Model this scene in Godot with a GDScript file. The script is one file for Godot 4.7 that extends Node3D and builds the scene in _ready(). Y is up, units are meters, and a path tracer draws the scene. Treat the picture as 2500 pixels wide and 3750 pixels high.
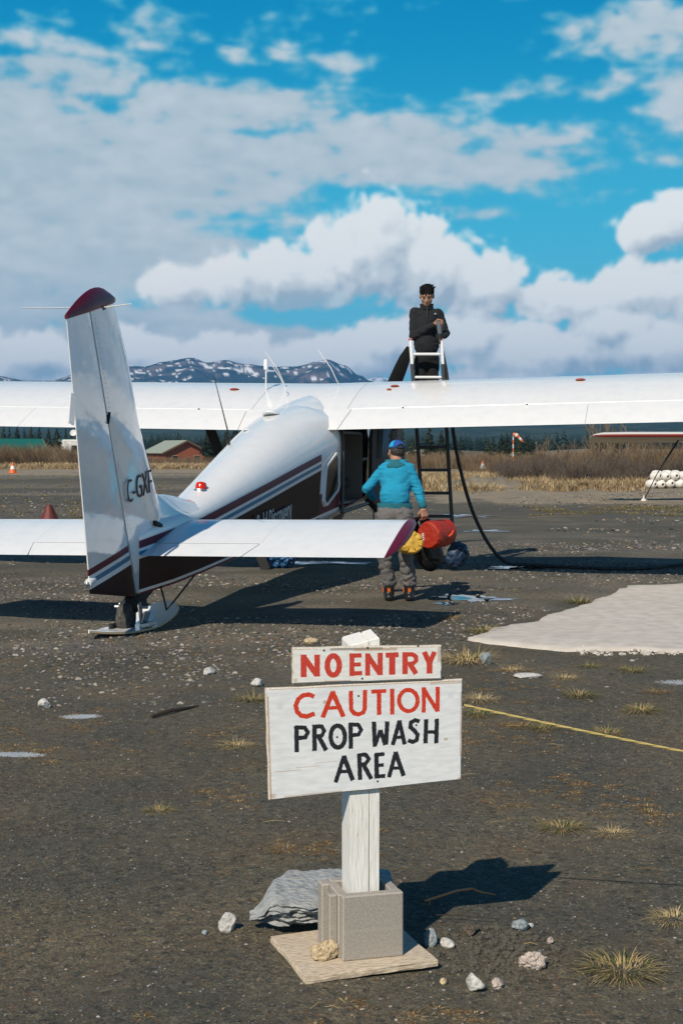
extends Node3D
# A ski plane being fuelled and loaded on a gravel airstrip, with a hand-painted warning sign in front.
# y is up, units are metres, the photograph's camera stands at the origin and looks down -z.

var rng := RandomNumberGenerator.new()
var used := {}
var mats := {}

# ------------------------------------------------------------------ geometry helpers

class Geo:
	# triangle soup per material, outward faces counter-clockwise; commit() smooths and flips to Godot's order
	var soup := {}
	func tri(m: Material, a: Vector3, b: Vector3, c: Vector3) -> void:
		if not soup.has(m):
			soup[m] = PackedVector3Array()
		soup[m].append(a); soup[m].append(b); soup[m].append(c)
	func quad(m: Material, a: Vector3, b: Vector3, c: Vector3, d: Vector3) -> void:
		tri(m, a, b, c); tri(m, a, c, d)
	func poly(m: Material, pts: Array, inside: Vector3) -> void:
		# flat convex face turned away from the point inside
		var n: Vector3 = (pts[1] - pts[0]).cross(pts[2] - pts[0])
		var flip: bool = n.dot(pts[0] - inside) < 0.0
		for i in range(1, pts.size() - 1):
			if flip: tri(m, pts[0], pts[i + 1], pts[i])
			else: tri(m, pts[0], pts[i], pts[i + 1])
	func box(m: Material, xf: Transform3D, s: Vector3, bevel := 0.0) -> void:
		var h := s / 2.0
		var b: float = minf(bevel, minf(h.x, minf(h.y, h.z)) * 0.6)
		var mid := xf.origin
		if b <= 0.0:
			for ax in 3:
				for sg in [-1.0, 1.0]:
					var p := []
					for q in [[-1, -1], [1, -1], [1, 1], [-1, 1]]:
						var v := Vector3.ZERO
						v[ax] = sg * h[ax]; v[(ax + 1) % 3] = q[0] * h[(ax + 1) % 3]; v[(ax + 2) % 3] = q[1] * h[(ax + 2) % 3]
						p.append(xf * v)
					poly(m, p, mid)
			return
		var cv := func(sx, sy, sz, ax):
			var v := Vector3(sx * (h.x - b), sy * (h.y - b), sz * (h.z - b))
			v[ax] += [sx, sy, sz][ax] * b
			return xf * v
		for ax in 3:
			var u := (ax + 1) % 3
			var w := (ax + 2) % 3
			for sg in [-1, 1]:
				var p := []
				for q in [[-1, -1], [1, -1], [1, 1], [-1, 1]]:
					var s3 := [0, 0, 0]
					s3[ax] = sg; s3[u] = q[0]; s3[w] = q[1]
					p.append(cv.call(s3[0], s3[1], s3[2], ax))
				poly(m, p, mid)
			for su in [-1, 1]:
				for sw in [-1, 1]:
					var p2 := []
					for e in [[-1, u], [-1, w], [1, w], [1, u]]:
						var s4 := [0, 0, 0]
						s4[ax] = e[0]; s4[u] = su; s4[w] = sw
						p2.append(cv.call(s4[0], s4[1], s4[2], e[1]))
					poly(m, p2, mid)
		for sx in [-1, 1]:
			for sy in [-1, 1]:
				for sz in [-1, 1]:
					poly(m, [cv.call(sx, sy, sz, 0), cv.call(sx, sy, sz, 1), cv.call(sx, sy, sz, 2)], mid)
	func loft(rings: Array, mm, cap0 := true, cap1 := true, closed := true, skip = null) -> void:
		# rings of equal length; mm is one material or a Callable(ring, point) -> Material
		var n: int = rings[0].size()
		var ts := []
		var last := n if closed else n - 1
		for i in rings.size() - 1:
			for j in last:
				if skip != null and skip.call(i, j): continue
				var k := (j + 1) % n
				var m: Material = mm.call(i, j) if mm is Callable else mm
				ts.append([m, rings[i][j], rings[i][k], rings[i + 1][k]])
				ts.append([m, rings[i][j], rings[i + 1][k], rings[i + 1][j]])
		for e in [0, rings.size() - 1]:
			if (e == 0 and not cap0) or (e > 0 and not cap1): continue
			var c := Vector3.ZERO
			for p in rings[e]: c += p
			c /= n
			var m2: Material = mm.call(mini(e, rings.size() - 2), 0) if mm is Callable else mm
			for j in n:
				var k2 := (j + 1) % n
				if e == 0: ts.append([m2, c, rings[e][k2], rings[e][j]])
				else: ts.append([m2, c, rings[e][j], rings[e][k2]])
		var o: Vector3 = rings[0][0]
		var vol := 0.0
		for t in ts: vol += (t[1] - o).dot((t[2] - o).cross(t[3] - o))
		for t in ts:
			if vol < 0.0: tri(t[0], t[1], t[3], t[2])
			else: tri(t[0], t[1], t[2], t[3])
	func tube(m: Material, pts: Array, radii, sides := 8, squash := 1.0) -> void:
		var rings := []
		var up := Vector3(0.12, 1, 0.07).normalized()
		for i in pts.size():
			var t: Vector3 = (pts[mini(i + 1, pts.size() - 1)] - pts[maxi(i - 1, 0)]).normalized()
			if absf(t.dot(up)) > 0.95: up = Vector3(1, 0.1, 0.2).normalized()
			var s := t.cross(up).normalized()
			var u := s.cross(t)
			up = u
			var r: float = radii[i] if radii is Array else radii
			var ring := PackedVector3Array()
			for k in sides:
				var a := TAU * k / sides
				ring.append(pts[i] + s * cos(a) * r + u * sin(a) * r * squash)
			rings.append(ring)
		loft(rings, m)
	func lathe(mm, prof: Array, sides: int, xf := Transform3D.IDENTITY) -> void:
		# prof: Vector2(radius, height)
		var rings := []
		for p in prof:
			var ring := PackedVector3Array()
			for k in sides:
				var a := TAU * k / sides
				ring.append(xf * Vector3(cos(a) * p.x, p.y, sin(a) * p.x))
			rings.append(ring)
		loft(rings, mm)
	func prism(m: Material, flat: PackedVector2Array, depth: float, xf: Transform3D) -> void:
		# outline in x, y pushed from z = 0 to z = depth
		var idx := Geometry2D.triangulate_polygon(flat)
		var area := 0.0
		for i in flat.size(): area += flat[i].cross(flat[(i + 1) % flat.size()])
		for i in range(0, idx.size(), 3):
			var a := flat[idx[i]]; var b := flat[idx[i + 1]]; var c := flat[idx[i + 2]]
			if (b - a).cross(c - a) < 0.0:
				var q := b; b = c; c = q
			tri(m, xf * Vector3(a.x, a.y, depth), xf * Vector3(b.x, b.y, depth), xf * Vector3(c.x, c.y, depth))
			tri(m, xf * Vector3(a.x, a.y, 0), xf * Vector3(c.x, c.y, 0), xf * Vector3(b.x, b.y, 0))
		for i in flat.size():
			var a2 := flat[i]; var b2 := flat[(i + 1) % flat.size()]
			if area < 0.0:
				var q2 := a2; a2 = b2; b2 = q2
			quad(m, xf * Vector3(a2.x, a2.y, 0), xf * Vector3(b2.x, b2.y, 0), xf * Vector3(b2.x, b2.y, depth), xf * Vector3(a2.x, a2.y, depth))
	func commit(crease := 38.0, uvf = null, colf = null) -> ArrayMesh:
		var out := ArrayMesh.new()
		var at := {}
		var fn := PackedVector3Array()
		for m in soup:
			var s: PackedVector3Array = soup[m]
			for i in range(0, s.size(), 3):
				var f := fn.size()
				fn.append((s[i + 1] - s[i]).cross(s[i + 2] - s[i]))
				if crease > 0.0:
					for k in 3:
						var key := Vector3i((s[i + k] * 4000.0).round())
						if at.has(key): at[key].append(f)
						else: at[key] = [f]
		var cc := cos(deg_to_rad(crease))
		var f0 := 0
		for m in soup:
			var s: PackedVector3Array = soup[m]
			var vs := PackedVector3Array(); var ns := PackedVector3Array(); var uv := PackedVector2Array(); var cs := PackedColorArray()
			vs.resize(s.size()); ns.resize(s.size())
			for i in range(0, s.size(), 3):
				var n0 := fn[f0]
				var d0 := n0.normalized()
				for k in 3:
					var p := s[i + k]
					var n := n0
					if crease > 0.0:
						n = Vector3.ZERO
						for f in at[Vector3i((p * 4000.0).round())]:
							if fn[f].dot(d0) >= cc * fn[f].length() - 1e-12: n += fn[f]
					var w: int = i + [0, 2, 1][k]
					vs[w] = p
					ns[w] = n.normalized() if n.length() > 1e-14 else Vector3.UP
				f0 += 1
			var arr := []
			arr.resize(Mesh.ARRAY_MAX)
			arr[Mesh.ARRAY_VERTEX] = vs; arr[Mesh.ARRAY_NORMAL] = ns
			if uvf != null:
				for p in vs: uv.append(uvf.call(p))
				arr[Mesh.ARRAY_TEX_UV] = uv
			if colf != null:
				for p in vs: cs.append(colf.call(p))
				arr[Mesh.ARRAY_COLOR] = cs
			out.add_surface_from_arrays(Mesh.PRIMITIVE_TRIANGLES, arr)
			out.surface_set_material(out.get_surface_count() - 1, m)
		return out

class Blob:
	# rounded bones and ellipsoids joined by a smooth minimum, meshed as surface nets
	var prims := []
	func bone(a: Vector3, b: Vector3, ra: float, rb: float, k := 0.03) -> void: prims.append([0, a, b, ra, rb, k])
	func ell(c: Vector3, r: Vector3, k := 0.03, turn := Basis.IDENTITY) -> void: prims.append([1, c, r, turn.transposed(), maxf(r.x, maxf(r.y, r.z)), k])
	func cut(c: Vector3, r: Vector3, k := 0.01, turn := Basis.IDENTITY) -> void: prims.append([2, c, r, turn.transposed(), maxf(r.x, maxf(r.y, r.z)), k])
	func chop(p: Vector3, n: Vector3) -> void: prims.append([3, p, n])   # keeps the side n points away from
	func mesh_into(arr: Array, cell: float, bump: FastNoiseLite = null, amp := 0.0, stretch := Vector3.ONE) -> void:
		var lo := Vector3.INF; var hi := -Vector3.INF
		for q in prims:
			if q[0] == 0:
				var rr := Vector3.ONE * maxf(q[3], q[4])
				lo = lo.min(q[1].min(q[2]) - rr); hi = hi.max(q[1].max(q[2]) + rr)
			elif q[0] == 1:
				lo = lo.min(q[1] - Vector3.ONE * q[4]); hi = hi.max(q[1] + Vector3.ONE * q[4])
		lo -= Vector3.ONE * (cell * 3 + amp); hi += Vector3.ONE * (cell * 3 + amp)
		var g := Vector3i(((hi - lo) / cell).ceil()) + Vector3i.ONE
		var sx := 1; var sy := g.x; var sz := g.x * g.y
		var f := PackedFloat32Array(); f.resize(sz * g.z); f.fill(1.0)
		for q in prims:
			if q[0] == 3: continue
			var k: float = q[5]
			var pad: float = k + cell * 2.5 + amp
			var a: Vector3; var b: Vector3
			if q[0] == 0:
				var rr2 := Vector3.ONE * (maxf(q[3], q[4]) + pad)
				a = q[1].min(q[2]) - rr2; b = q[1].max(q[2]) + rr2
			else:
				a = q[1] - Vector3.ONE * (q[4] + pad); b = q[1] + Vector3.ONE * (q[4] + pad)
			var i0 := Vector3i(((a - lo) / cell).floor()).clamp(Vector3i.ZERO, g - Vector3i.ONE)
			var i1 := Vector3i(((b - lo) / cell).ceil()).clamp(Vector3i.ZERO, g - Vector3i.ONE)
			var kind: int = q[0]
			var pa: Vector3 = q[1]
			var ab := Vector3.ZERO; var inv := 0.0; var ra := 0.0; var dr := 0.0
			var rad := Vector3.ONE; var tb := Basis.IDENTITY; var mr := 0.0
			if kind == 0:
				ab = q[2] - pa; inv = 1.0 / maxf(ab.length_squared(), 1e-9); ra = q[3]; dr = q[4] - q[3]
			else:
				rad = q[2]; tb = q[3]; mr = minf(rad.x, minf(rad.y, rad.z))
			for z in range(i0.z, i1.z + 1):
				for y in range(i0.y, i1.y + 1):
					var row := z * sz + y * sy
					var p := lo + Vector3(i0.x, y, z) * cell
					for x in range(i0.x, i1.x + 1):
						var v := p - pa
						p.x += cell
						var d: float
						if kind == 0:
							var h := clampf(v.dot(ab) * inv, 0.0, 1.0)
							d = (v - ab * h).length() - ra - dr * h
						else:
							var w := tb * v
							var l := (w / rad).length()
							var l2 := (w / (rad * rad)).length()
							d = l * (l - 1.0) / l2 if l2 > 1e-6 else -mr
						var o := f[row + x]
						if kind == 2:
							d = -d
							var hh := maxf(k - absf(d - o), 0.0) / k
							f[row + x] = maxf(d, o) + hh * hh * k * 0.25
						else:
							var h3 := maxf(k - absf(d - o), 0.0) / k
							f[row + x] = minf(d, o) - h3 * h3 * k * 0.25
		for q in prims:
			if q[0] != 3: continue
			for z in g.z:
				for y in g.y:
					for x in g.x:
						var at := z * sz + y * sy + x
						f[at] = maxf(f[at], (lo + Vector3(x, y, z) * cell - q[1]).dot(q[2]))
		if bump:
			for z in g.z:
				for y in g.y:
					for x in g.x:
						var at2 := z * sz + y * sy + x
						if absf(f[at2]) < cell * 2.5 + amp:
							var p2 := (lo + Vector3(x, y, z) * cell) * stretch
							f[at2] += bump.get_noise_3dv(p2) * amp
		var vs: PackedVector3Array = arr[0]; var ns: PackedVector3Array = arr[1]; var ix: PackedInt32Array = arr[2]
		var id := PackedInt32Array(); id.resize(f.size()); id.fill(-1)
		var offs := [0, sx, sy, sx + sy, sz, sz + sx, sz + sy, sz + sx + sy]
		for z in g.z - 1:
			for y in g.y - 1:
				for x in g.x - 1:
					var at3 := z * sz + y * sy + x
					var f0 := f[at3]
					if absf(f0) > cell * 2.0: continue
					var mask := 0
					for c in 8:
						if f[at3 + offs[c]] < 0.0: mask |= 1 << c
					if mask == 0 or mask == 255: continue
					var s := Vector3.ZERO; var cnt := 0
					for e in [[0, 1], [2, 3], [4, 5], [6, 7], [0, 2], [1, 3], [4, 6], [5, 7], [0, 4], [1, 5], [2, 6], [3, 7]]:
						var e0: int = e[0]; var e1: int = e[1]
						if ((mask >> e0) & 1) != ((mask >> e1) & 1):
							var v0 := f[at3 + offs[e0]]; var v1 := f[at3 + offs[e1]]
							var t := v0 / (v0 - v1)
							s += Vector3(e0 & 1, (e0 >> 1) & 1, e0 >> 2).lerp(Vector3(e1 & 1, (e1 >> 1) & 1, e1 >> 2), t)
							cnt += 1
					s /= cnt
					id[at3] = vs.size()
					vs.append(lo + (Vector3(x, y, z) + s) * cell)
					var c2 := PackedFloat32Array()
					for c in 8: c2.append(f[at3 + offs[c]])
					var gx := (c2[1] - c2[0] + c2[3] - c2[2] + c2[5] - c2[4] + c2[7] - c2[6])
					var gy := (c2[2] - c2[0] + c2[3] - c2[1] + c2[6] - c2[4] + c2[7] - c2[5])
					var gz := (c2[4] - c2[0] + c2[5] - c2[1] + c2[6] - c2[2] + c2[7] - c2[3])
					ns.append(Vector3(gx, gy, gz).normalized())
		for z in range(1, g.z - 1):
			for y in range(1, g.y - 1):
				for x in range(1, g.x - 1):
					var at4 := z * sz + y * sy + x
					if id[at4] < 0 : continue
					var f1 := f[at4]
					for ax in 3:
						var st: int = [sx, sy, sz][ax]
						if (f1 < 0.0) == (f[at4 + st] < 0.0): continue
						var u: int = [sy, sz, sx][ax]; var w: int = [sz, sx, sy][ax]
						var a4 := id[at4]; var b4 := id[at4 - u]; var c4 := id[at4 - u - w]; var d4 := id[at4 - w]
						if a4 < 0 or b4 < 0 or c4 < 0 or d4 < 0: continue
						var q4 := [a4, b4, c4, a4, c4, d4] if f1 > 0.0 else [a4, c4, b4, a4, d4, c4]
						for i in q4: ix.append(i)
		arr[0] = vs; arr[1] = ns; arr[2] = ix

func blob_mesh(arr: Array, m: Material) -> ArrayMesh:
	var a := []
	a.resize(Mesh.ARRAY_MAX)
	a[Mesh.ARRAY_VERTEX] = arr[0]; a[Mesh.ARRAY_NORMAL] = arr[1]; a[Mesh.ARRAY_INDEX] = arr[2]
	# make the winding agree with the gradient normals (Godot: clockwise faces front)
	var ix: PackedInt32Array = arr[2]
	var good := 0
	for i in range(0, mini(ix.size(), 3000), 3):
		var n: Vector3 = (arr[0][ix[i + 1]] - arr[0][ix[i]]).cross(arr[0][ix[i + 2]] - arr[0][ix[i]])
		good += 1 if n.dot(arr[1][ix[i]]) < 0.0 else -1
	if good < 0:
		for i in range(0, ix.size(), 3):
			var q := ix[i + 1]; ix[i + 1] = ix[i + 2]; ix[i + 2] = q
		a[Mesh.ARRAY_INDEX] = ix
	var out := ArrayMesh.new()
	out.add_surface_from_arrays(Mesh.PRIMITIVE_TRIANGLES, a)
	out.surface_set_material(0, m)
	return out

func fresh() -> Array:
	return [PackedVector3Array(), PackedVector3Array(), PackedInt32Array()]

# ------------------------------------------------------------------ naming helpers

func numbered(n: String) -> String:
	used[n] = used.get(n, -1) + 1
	return n if used[n] == 0 else "%s_%03d" % [n, used[n]]

func tag(o: Node, label: String, category: String, group := "") -> Node:
	o.set_meta("label", label)
	o.set_meta("category", category)
	if group: o.set_meta("group", group)
	return o

func thing(called: String, label: String, category: String, at := Vector3.ZERO, turn := 0.0, group := "") -> Node3D:
	var o := Node3D.new()
	o.name = numbered(called)
	add_child(o)
	o.position = at
	o.rotation.y = turn
	tag(o, label, category, group)
	return o

func put(called: String, mesh: Mesh, parent: Node = null) -> MeshInstance3D:
	var o := MeshInstance3D.new()
	o.name = called if parent else numbered(called)
	o.mesh = mesh
	(parent if parent else self).add_child(o, true)
	return o

func part(called: String, g: Geo, parent: Node, crease := 38.0) -> MeshInstance3D:
	return put(called, g.commit(crease), parent)

func struct(called: String, mesh: Mesh) -> MeshInstance3D:
	var o := put(called, mesh)
	o.set_meta("kind", "structure")
	return o

func scatter(called: String, label: String, category: String, mesh: Mesh, places: Array, tints: Array = []) -> void:
	# places: Transform3D; what nobody could count
	var mm := MultiMesh.new()
	mm.transform_format = MultiMesh.TRANSFORM_3D
	mm.use_colors = tints.size() > 0
	mm.mesh = mesh
	mm.instance_count = places.size()
	for i in places.size():
		mm.set_instance_transform(i, places[i])
		if tints.size(): mm.set_instance_color(i, tints[i])
	var o := MultiMeshInstance3D.new()
	o.name = numbered(called)
	o.multimesh = mm
	add_child(o)
	tag(o, label, category)
	o.set_meta("kind", "stuff")

func at_ground(x: float, z: float, lift := 0.0) -> Vector3:
	return Vector3(x, ground_y(x, z) + lift, z)

func spun(scale: Vector3, yaw: float, tilt := 0.0) -> Basis:
	return Basis(Vector3.UP, yaw) * Basis(Vector3.RIGHT, tilt) * Basis.from_scale(scale)

# ------------------------------------------------------------------ materials

func noise(s: int, freq: float, oct := 4, kind := FastNoiseLite.TYPE_SIMPLEX_SMOOTH) -> FastNoiseLite:
	var n := FastNoiseLite.new()
	n.seed = s; n.frequency = freq; n.noise_type = kind
	n.fractal_type = FastNoiseLite.FRACTAL_FBM if oct > 1 else FastNoiseLite.FRACTAL_NONE
	n.fractal_octaves = oct
	return n

func ramp_tex(n: FastNoiseLite, size: int, stops: Array, w := 0) -> ImageTexture:
	# stops: [position, sRGB colour] pairs laid over the noise
	var im := n.get_seamless_image(w if w else size, size)
	im.convert(Image.FORMAT_L8)
	var src := im.get_data()
	var lut := []
	for i in 256:
		var t := i / 255.0
		var c: Color = stops[0][1]
		for k in stops.size() - 1:
			if t >= stops[k][0]:
				c = stops[k][1].lerp(stops[k + 1][1], clampf((t - stops[k][0]) / maxf(stops[k + 1][0] - stops[k][0], 1e-4), 0, 1))
		lut.append([int(c.r * 255), int(c.g * 255), int(c.b * 255)])
	var out := PackedByteArray()
	out.resize(src.size() * 3)
	for i in src.size():
		var l = lut[src[i]]
		out[i * 3] = l[0]; out[i * 3 + 1] = l[1]; out[i * 3 + 2] = l[2]
	return ImageTexture.create_from_image(Image.create_from_data(im.get_width(), im.get_height(), false, Image.FORMAT_RGB8, out))

func grey_tex(n: FastNoiseLite, size: int) -> ImageTexture:
	var im := n.get_seamless_image(size, size)
	im.convert(Image.FORMAT_L8)
	return ImageTexture.create_from_image(im)

func s3(r: float, g: float, b: float) -> Color:
	return Color(r / 255.0, g / 255.0, b / 255.0)

func lin(r: float, g: float, b: float) -> Color:
	return Color(r, g, b).linear_to_srgb()

func mat(called: String, c: Color, rough := 0.6, metal := 0.0) -> StandardMaterial3D:
	if mats.has(called): return mats[called]
	var m := StandardMaterial3D.new()
	m.resource_name = called
	m.albedo_color = c
	m.roughness = rough
	m.metallic = metal
	mats[called] = m
	return m

func textured(called: String, tex: Texture2D, scale: float, rough := 0.8, bump: Texture2D = null, height := 0.0, world := false) -> StandardMaterial3D:
	var m := mat(called, Color.WHITE, rough)
	m.albedo_texture = tex
	m.uv1_triplanar = true
	m.uv1_world_triplanar = world
	m.uv1_scale = Vector3.ONE * scale
	if bump:
		m.heightmap_enabled = true
		m.heightmap_texture = bump
		m.heightmap_scale = height
	return m

# the airstrip is nearly level; beyond it the land drops a little towards the valley
var gn: FastNoiseLite
func ground_y(x: float, z: float) -> float:
	var far := smoothstep(125.0, 230.0, -z) * 1.35
	var near := 1.0 - smoothstep(60.0, 300.0, Vector2(x, z).length())
	var y := gn.get_noise_2d(x, z) * 0.035 * near - far
	if z < -40.0:
		var mx := (x - 6.0) / 1.9; var mz := (z + 57.5) / 1.6
		y += 0.62 * exp(-(mx * mx + mz * mz)) * (0.85 + 0.5 * gn.get_noise_2d(x * 3.0, z * 3.0))
	return y

# ------------------------------------------------------------------ the scene

func _ready() -> void:
	rng.seed = 20240611
	gn = noise(5, 0.35, 3)
	var cam := Camera3D.new()
	cam.name = "camera"
	cam.position = Vector3(0, 1.55, 0)
	cam.rotation_degrees = Vector3(-2.47, 0, 0)
	cam.fov = 39.6
	cam.near = 0.05
	cam.far = 40000.0
	add_child(cam)
	var env := Environment.new()
	env.background_mode = Environment.BG_SKY
	env.background_energy_multiplier = 1.0
	var sky := Sky.new()
	var sm := PanoramaSkyMaterial.new()
	sm.panorama = sky_picture()
	sky.sky_material = sm
	env.sky = sky
	env.tonemap_mode = Environment.TONE_MAPPER_LINEAR
	env.tonemap_exposure = 1.0
	env.sdfgi_enabled = true
	env.ssao_enabled = true
	env.ssil_enabled = true
	env.fog_enabled = true
	env.fog_density = 0.000085
	env.fog_light_color = Color(0.34, 0.72, 1.0)
	var we := WorldEnvironment.new()
	we.name = "world"
	we.environment = env
	add_child(we)
	var sun := DirectionalLight3D.new()
	sun.name = "sun"
	sun.light_energy = 1.6
	sun.light_color = Color(1.0, 0.955, 0.88)
	sun.light_angular_distance = 0.53
	sun.shadow_enabled = true
	add_child(sun)
	sun.look_at_from_position(Vector3.ZERO, Vector3(0.52, -1.0, -1.03))
	build_ground()
	build_far_land()
	build_buildings()
	build_trees()
	build_brush()
	build_plane()
	build_other_plane()
	build_sign()
	build_people()
	build_ladder_and_bags()
	build_markers()
	build_stones()
	build_tufts()

# ------------------------------------------------------------------ sky: air and clouds, computed by direction

var cl_a: FastNoiseLite
var cl_b: FastNoiseLite
var cl_c: FastNoiseLite
var bl_a: FastNoiseLite
var puffs := []      # [azimuth, height, half width, half height, base height] in degrees
var sheets := []     # [azimuth, height, half width, half height, strength]

func puff_field(az: float, el: float, d: Vector3, near: Array) -> float:
	# heaped lumps: rounded bumps at four sizes over soft ellipses with flat bases
	var w1 := cl_a.get_noise_3dv(d * 7.0)
	var warp := Vector3(w1, cl_a.get_noise_3dv(d * 7.0 + Vector3(9, 2, 5)), 0.0) * 0.02
	var q := d + warp
	var lumps := absf(bl_a.get_noise_3dv(q * 15.0)) * 0.30 + absf(bl_a.get_noise_3dv(q * 36.0 + Vector3(3, 1, 8))) * 0.19 + absf(bl_a.get_noise_3dv(q * 84.0)) * 0.12 + cl_b.get_noise_3dv(q * 60.0) * 0.24
	var f := -1.0
	for b in near:
		var dx: float = az - b[0]
		if dx > 180.0: dx -= 360.0
		if dx < -180.0: dx += 360.0
		dx /= b[2]
		var dy: float = (el - b[1]) / b[3]
		var v := 1.0 - sqrt(dx * dx + dy * dy)
		if el < b[4]: v -= (b[4] - el) * 0.8
		f = maxf(f, v)
	return f * 0.9 + w1 * 0.22 + lumps - 0.19

func toward(az: float, el: float) -> Vector3:
	var a := deg_to_rad(az); var e := deg_to_rad(el)
	return Vector3(sin(a) * cos(e), sin(e), -cos(a) * cos(e))

func sky_color(az: float, el: float) -> Color:
	var d := toward(az, el)
	var t := clampf(el / 17.0, 0.0, 1.0)
	var c := Color(0.60, 0.83, 0.89).lerp(Color(0.29, 0.74, 0.875), smoothstep(0.0, 0.55, t))
	c = c.lerp(Color(0.0, 0.54, 0.75), smoothstep(0.45, 1.1, t))
	c = c.lerp(Color(0.0, 0.21, 0.43), smoothstep(17.0, 50.0, el))
	# high thin sheets, drawn out sideways
	var s := Vector3(d.x, d.y * 3.4, d.z)
	var cover := 0.0
	for b in sheets:
		var dx: float = az - b[0]
		if dx > 180.0: dx -= 360.0
		if dx < -180.0: dx += 360.0
		dx /= b[2]
		var dy: float = (el - b[1]) / b[3]
		cover = maxf(cover, b[4] * (1.0 - smoothstep(0.25, 1.35, sqrt(dx * dx + dy * dy))))
	var n1 := cl_a.get_noise_3dv(s * 4.0 + Vector3(7, 3, 1))
	var n2 := cl_b.get_noise_3dv(s * 13.0 + Vector3(n1, 0, n1) * 1.2)
	var n3 := cl_c.get_noise_3dv(Vector3(d.x, d.y * 1.6, d.z) * 46.0)
	var q := cover * 1.22 - 0.34 + n1 * 0.55 + n2 * 0.62 + n3 * 0.36
	var al := smoothstep(-0.10, 0.62, q) * 0.93
	var tone := clampf(0.42 + n1 * 0.40 + n3 * 0.30 + n2 * 0.55, 0.0, 1.0)
	c = c.lerp(Color(0.735, 0.78, 0.815).lerp(Color(0.865, 0.875, 0.885), tone), al)
	# heaped clouds
	if el < 16.0:
		var near := []
		for b in puffs:
			var dx: float = absf(az - b[0])
			if dx > 180.0: dx = 360.0 - dx
			if dx < b[2] * 1.7 and absf(el - b[1]) < b[3] * 1.9: near.append(b)
		if near.size():
			var f := puff_field(az, el, d, near)
			var a2 := smoothstep(-0.06, 0.20, f)
			if a2 > 0.0:
				var f2 := puff_field(az - 0.28, el + 0.42, toward(az - 0.28, el + 0.42), near)
				var f3 := puff_field(az - 0.9, el + 1.5, toward(az - 0.9, el + 1.5), near)
				var base := 0.0; var top := 0.0; var wsum := 0.0
				for b in near:
					var w: float = maxf(0.02, 1.3 - absf(az - b[0]) / b[2])
					w *= maxf(0.05, 1.3 - absf(el - b[1]) / b[3])
					base += b[4] * w; top += (b[1] + b[3]) * w; wsum += w
				base /= wsum; top /= wsum
				var h := clampf((el - base) / maxf(top - base, 0.5), 0.0, 1.0)
				var lit := 0.33 + (f - f2) * 0.95 + (f - f3) * 0.28 + smoothstep(0.0, 0.8, h) * 0.42 + cl_a.get_noise_3dv(d * 14.0 + Vector3(4, 4, 4)) * 0.40
				lit = clampf(lit, 0.0, 1.0)
				var cc := Color(0.705, 0.755, 0.80).lerp(Color(0.85, 0.87, 0.885), smoothstep(0.04, 0.38, lit))
				cc = cc.lerp(Color(0.99, 0.985, 0.975), smoothstep(0.32, 0.88, lit))
				c = c.lerp(cc, a2 * lerpf(0.80, 0.97, smoothstep(0.0, 0.25, h)))
	# air near the skyline
	c = c.lerp(Color(0.74, 0.82, 0.87), (1.0 - smoothstep(0.0, 2.6, el)) * 0.5)
	return c

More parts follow.
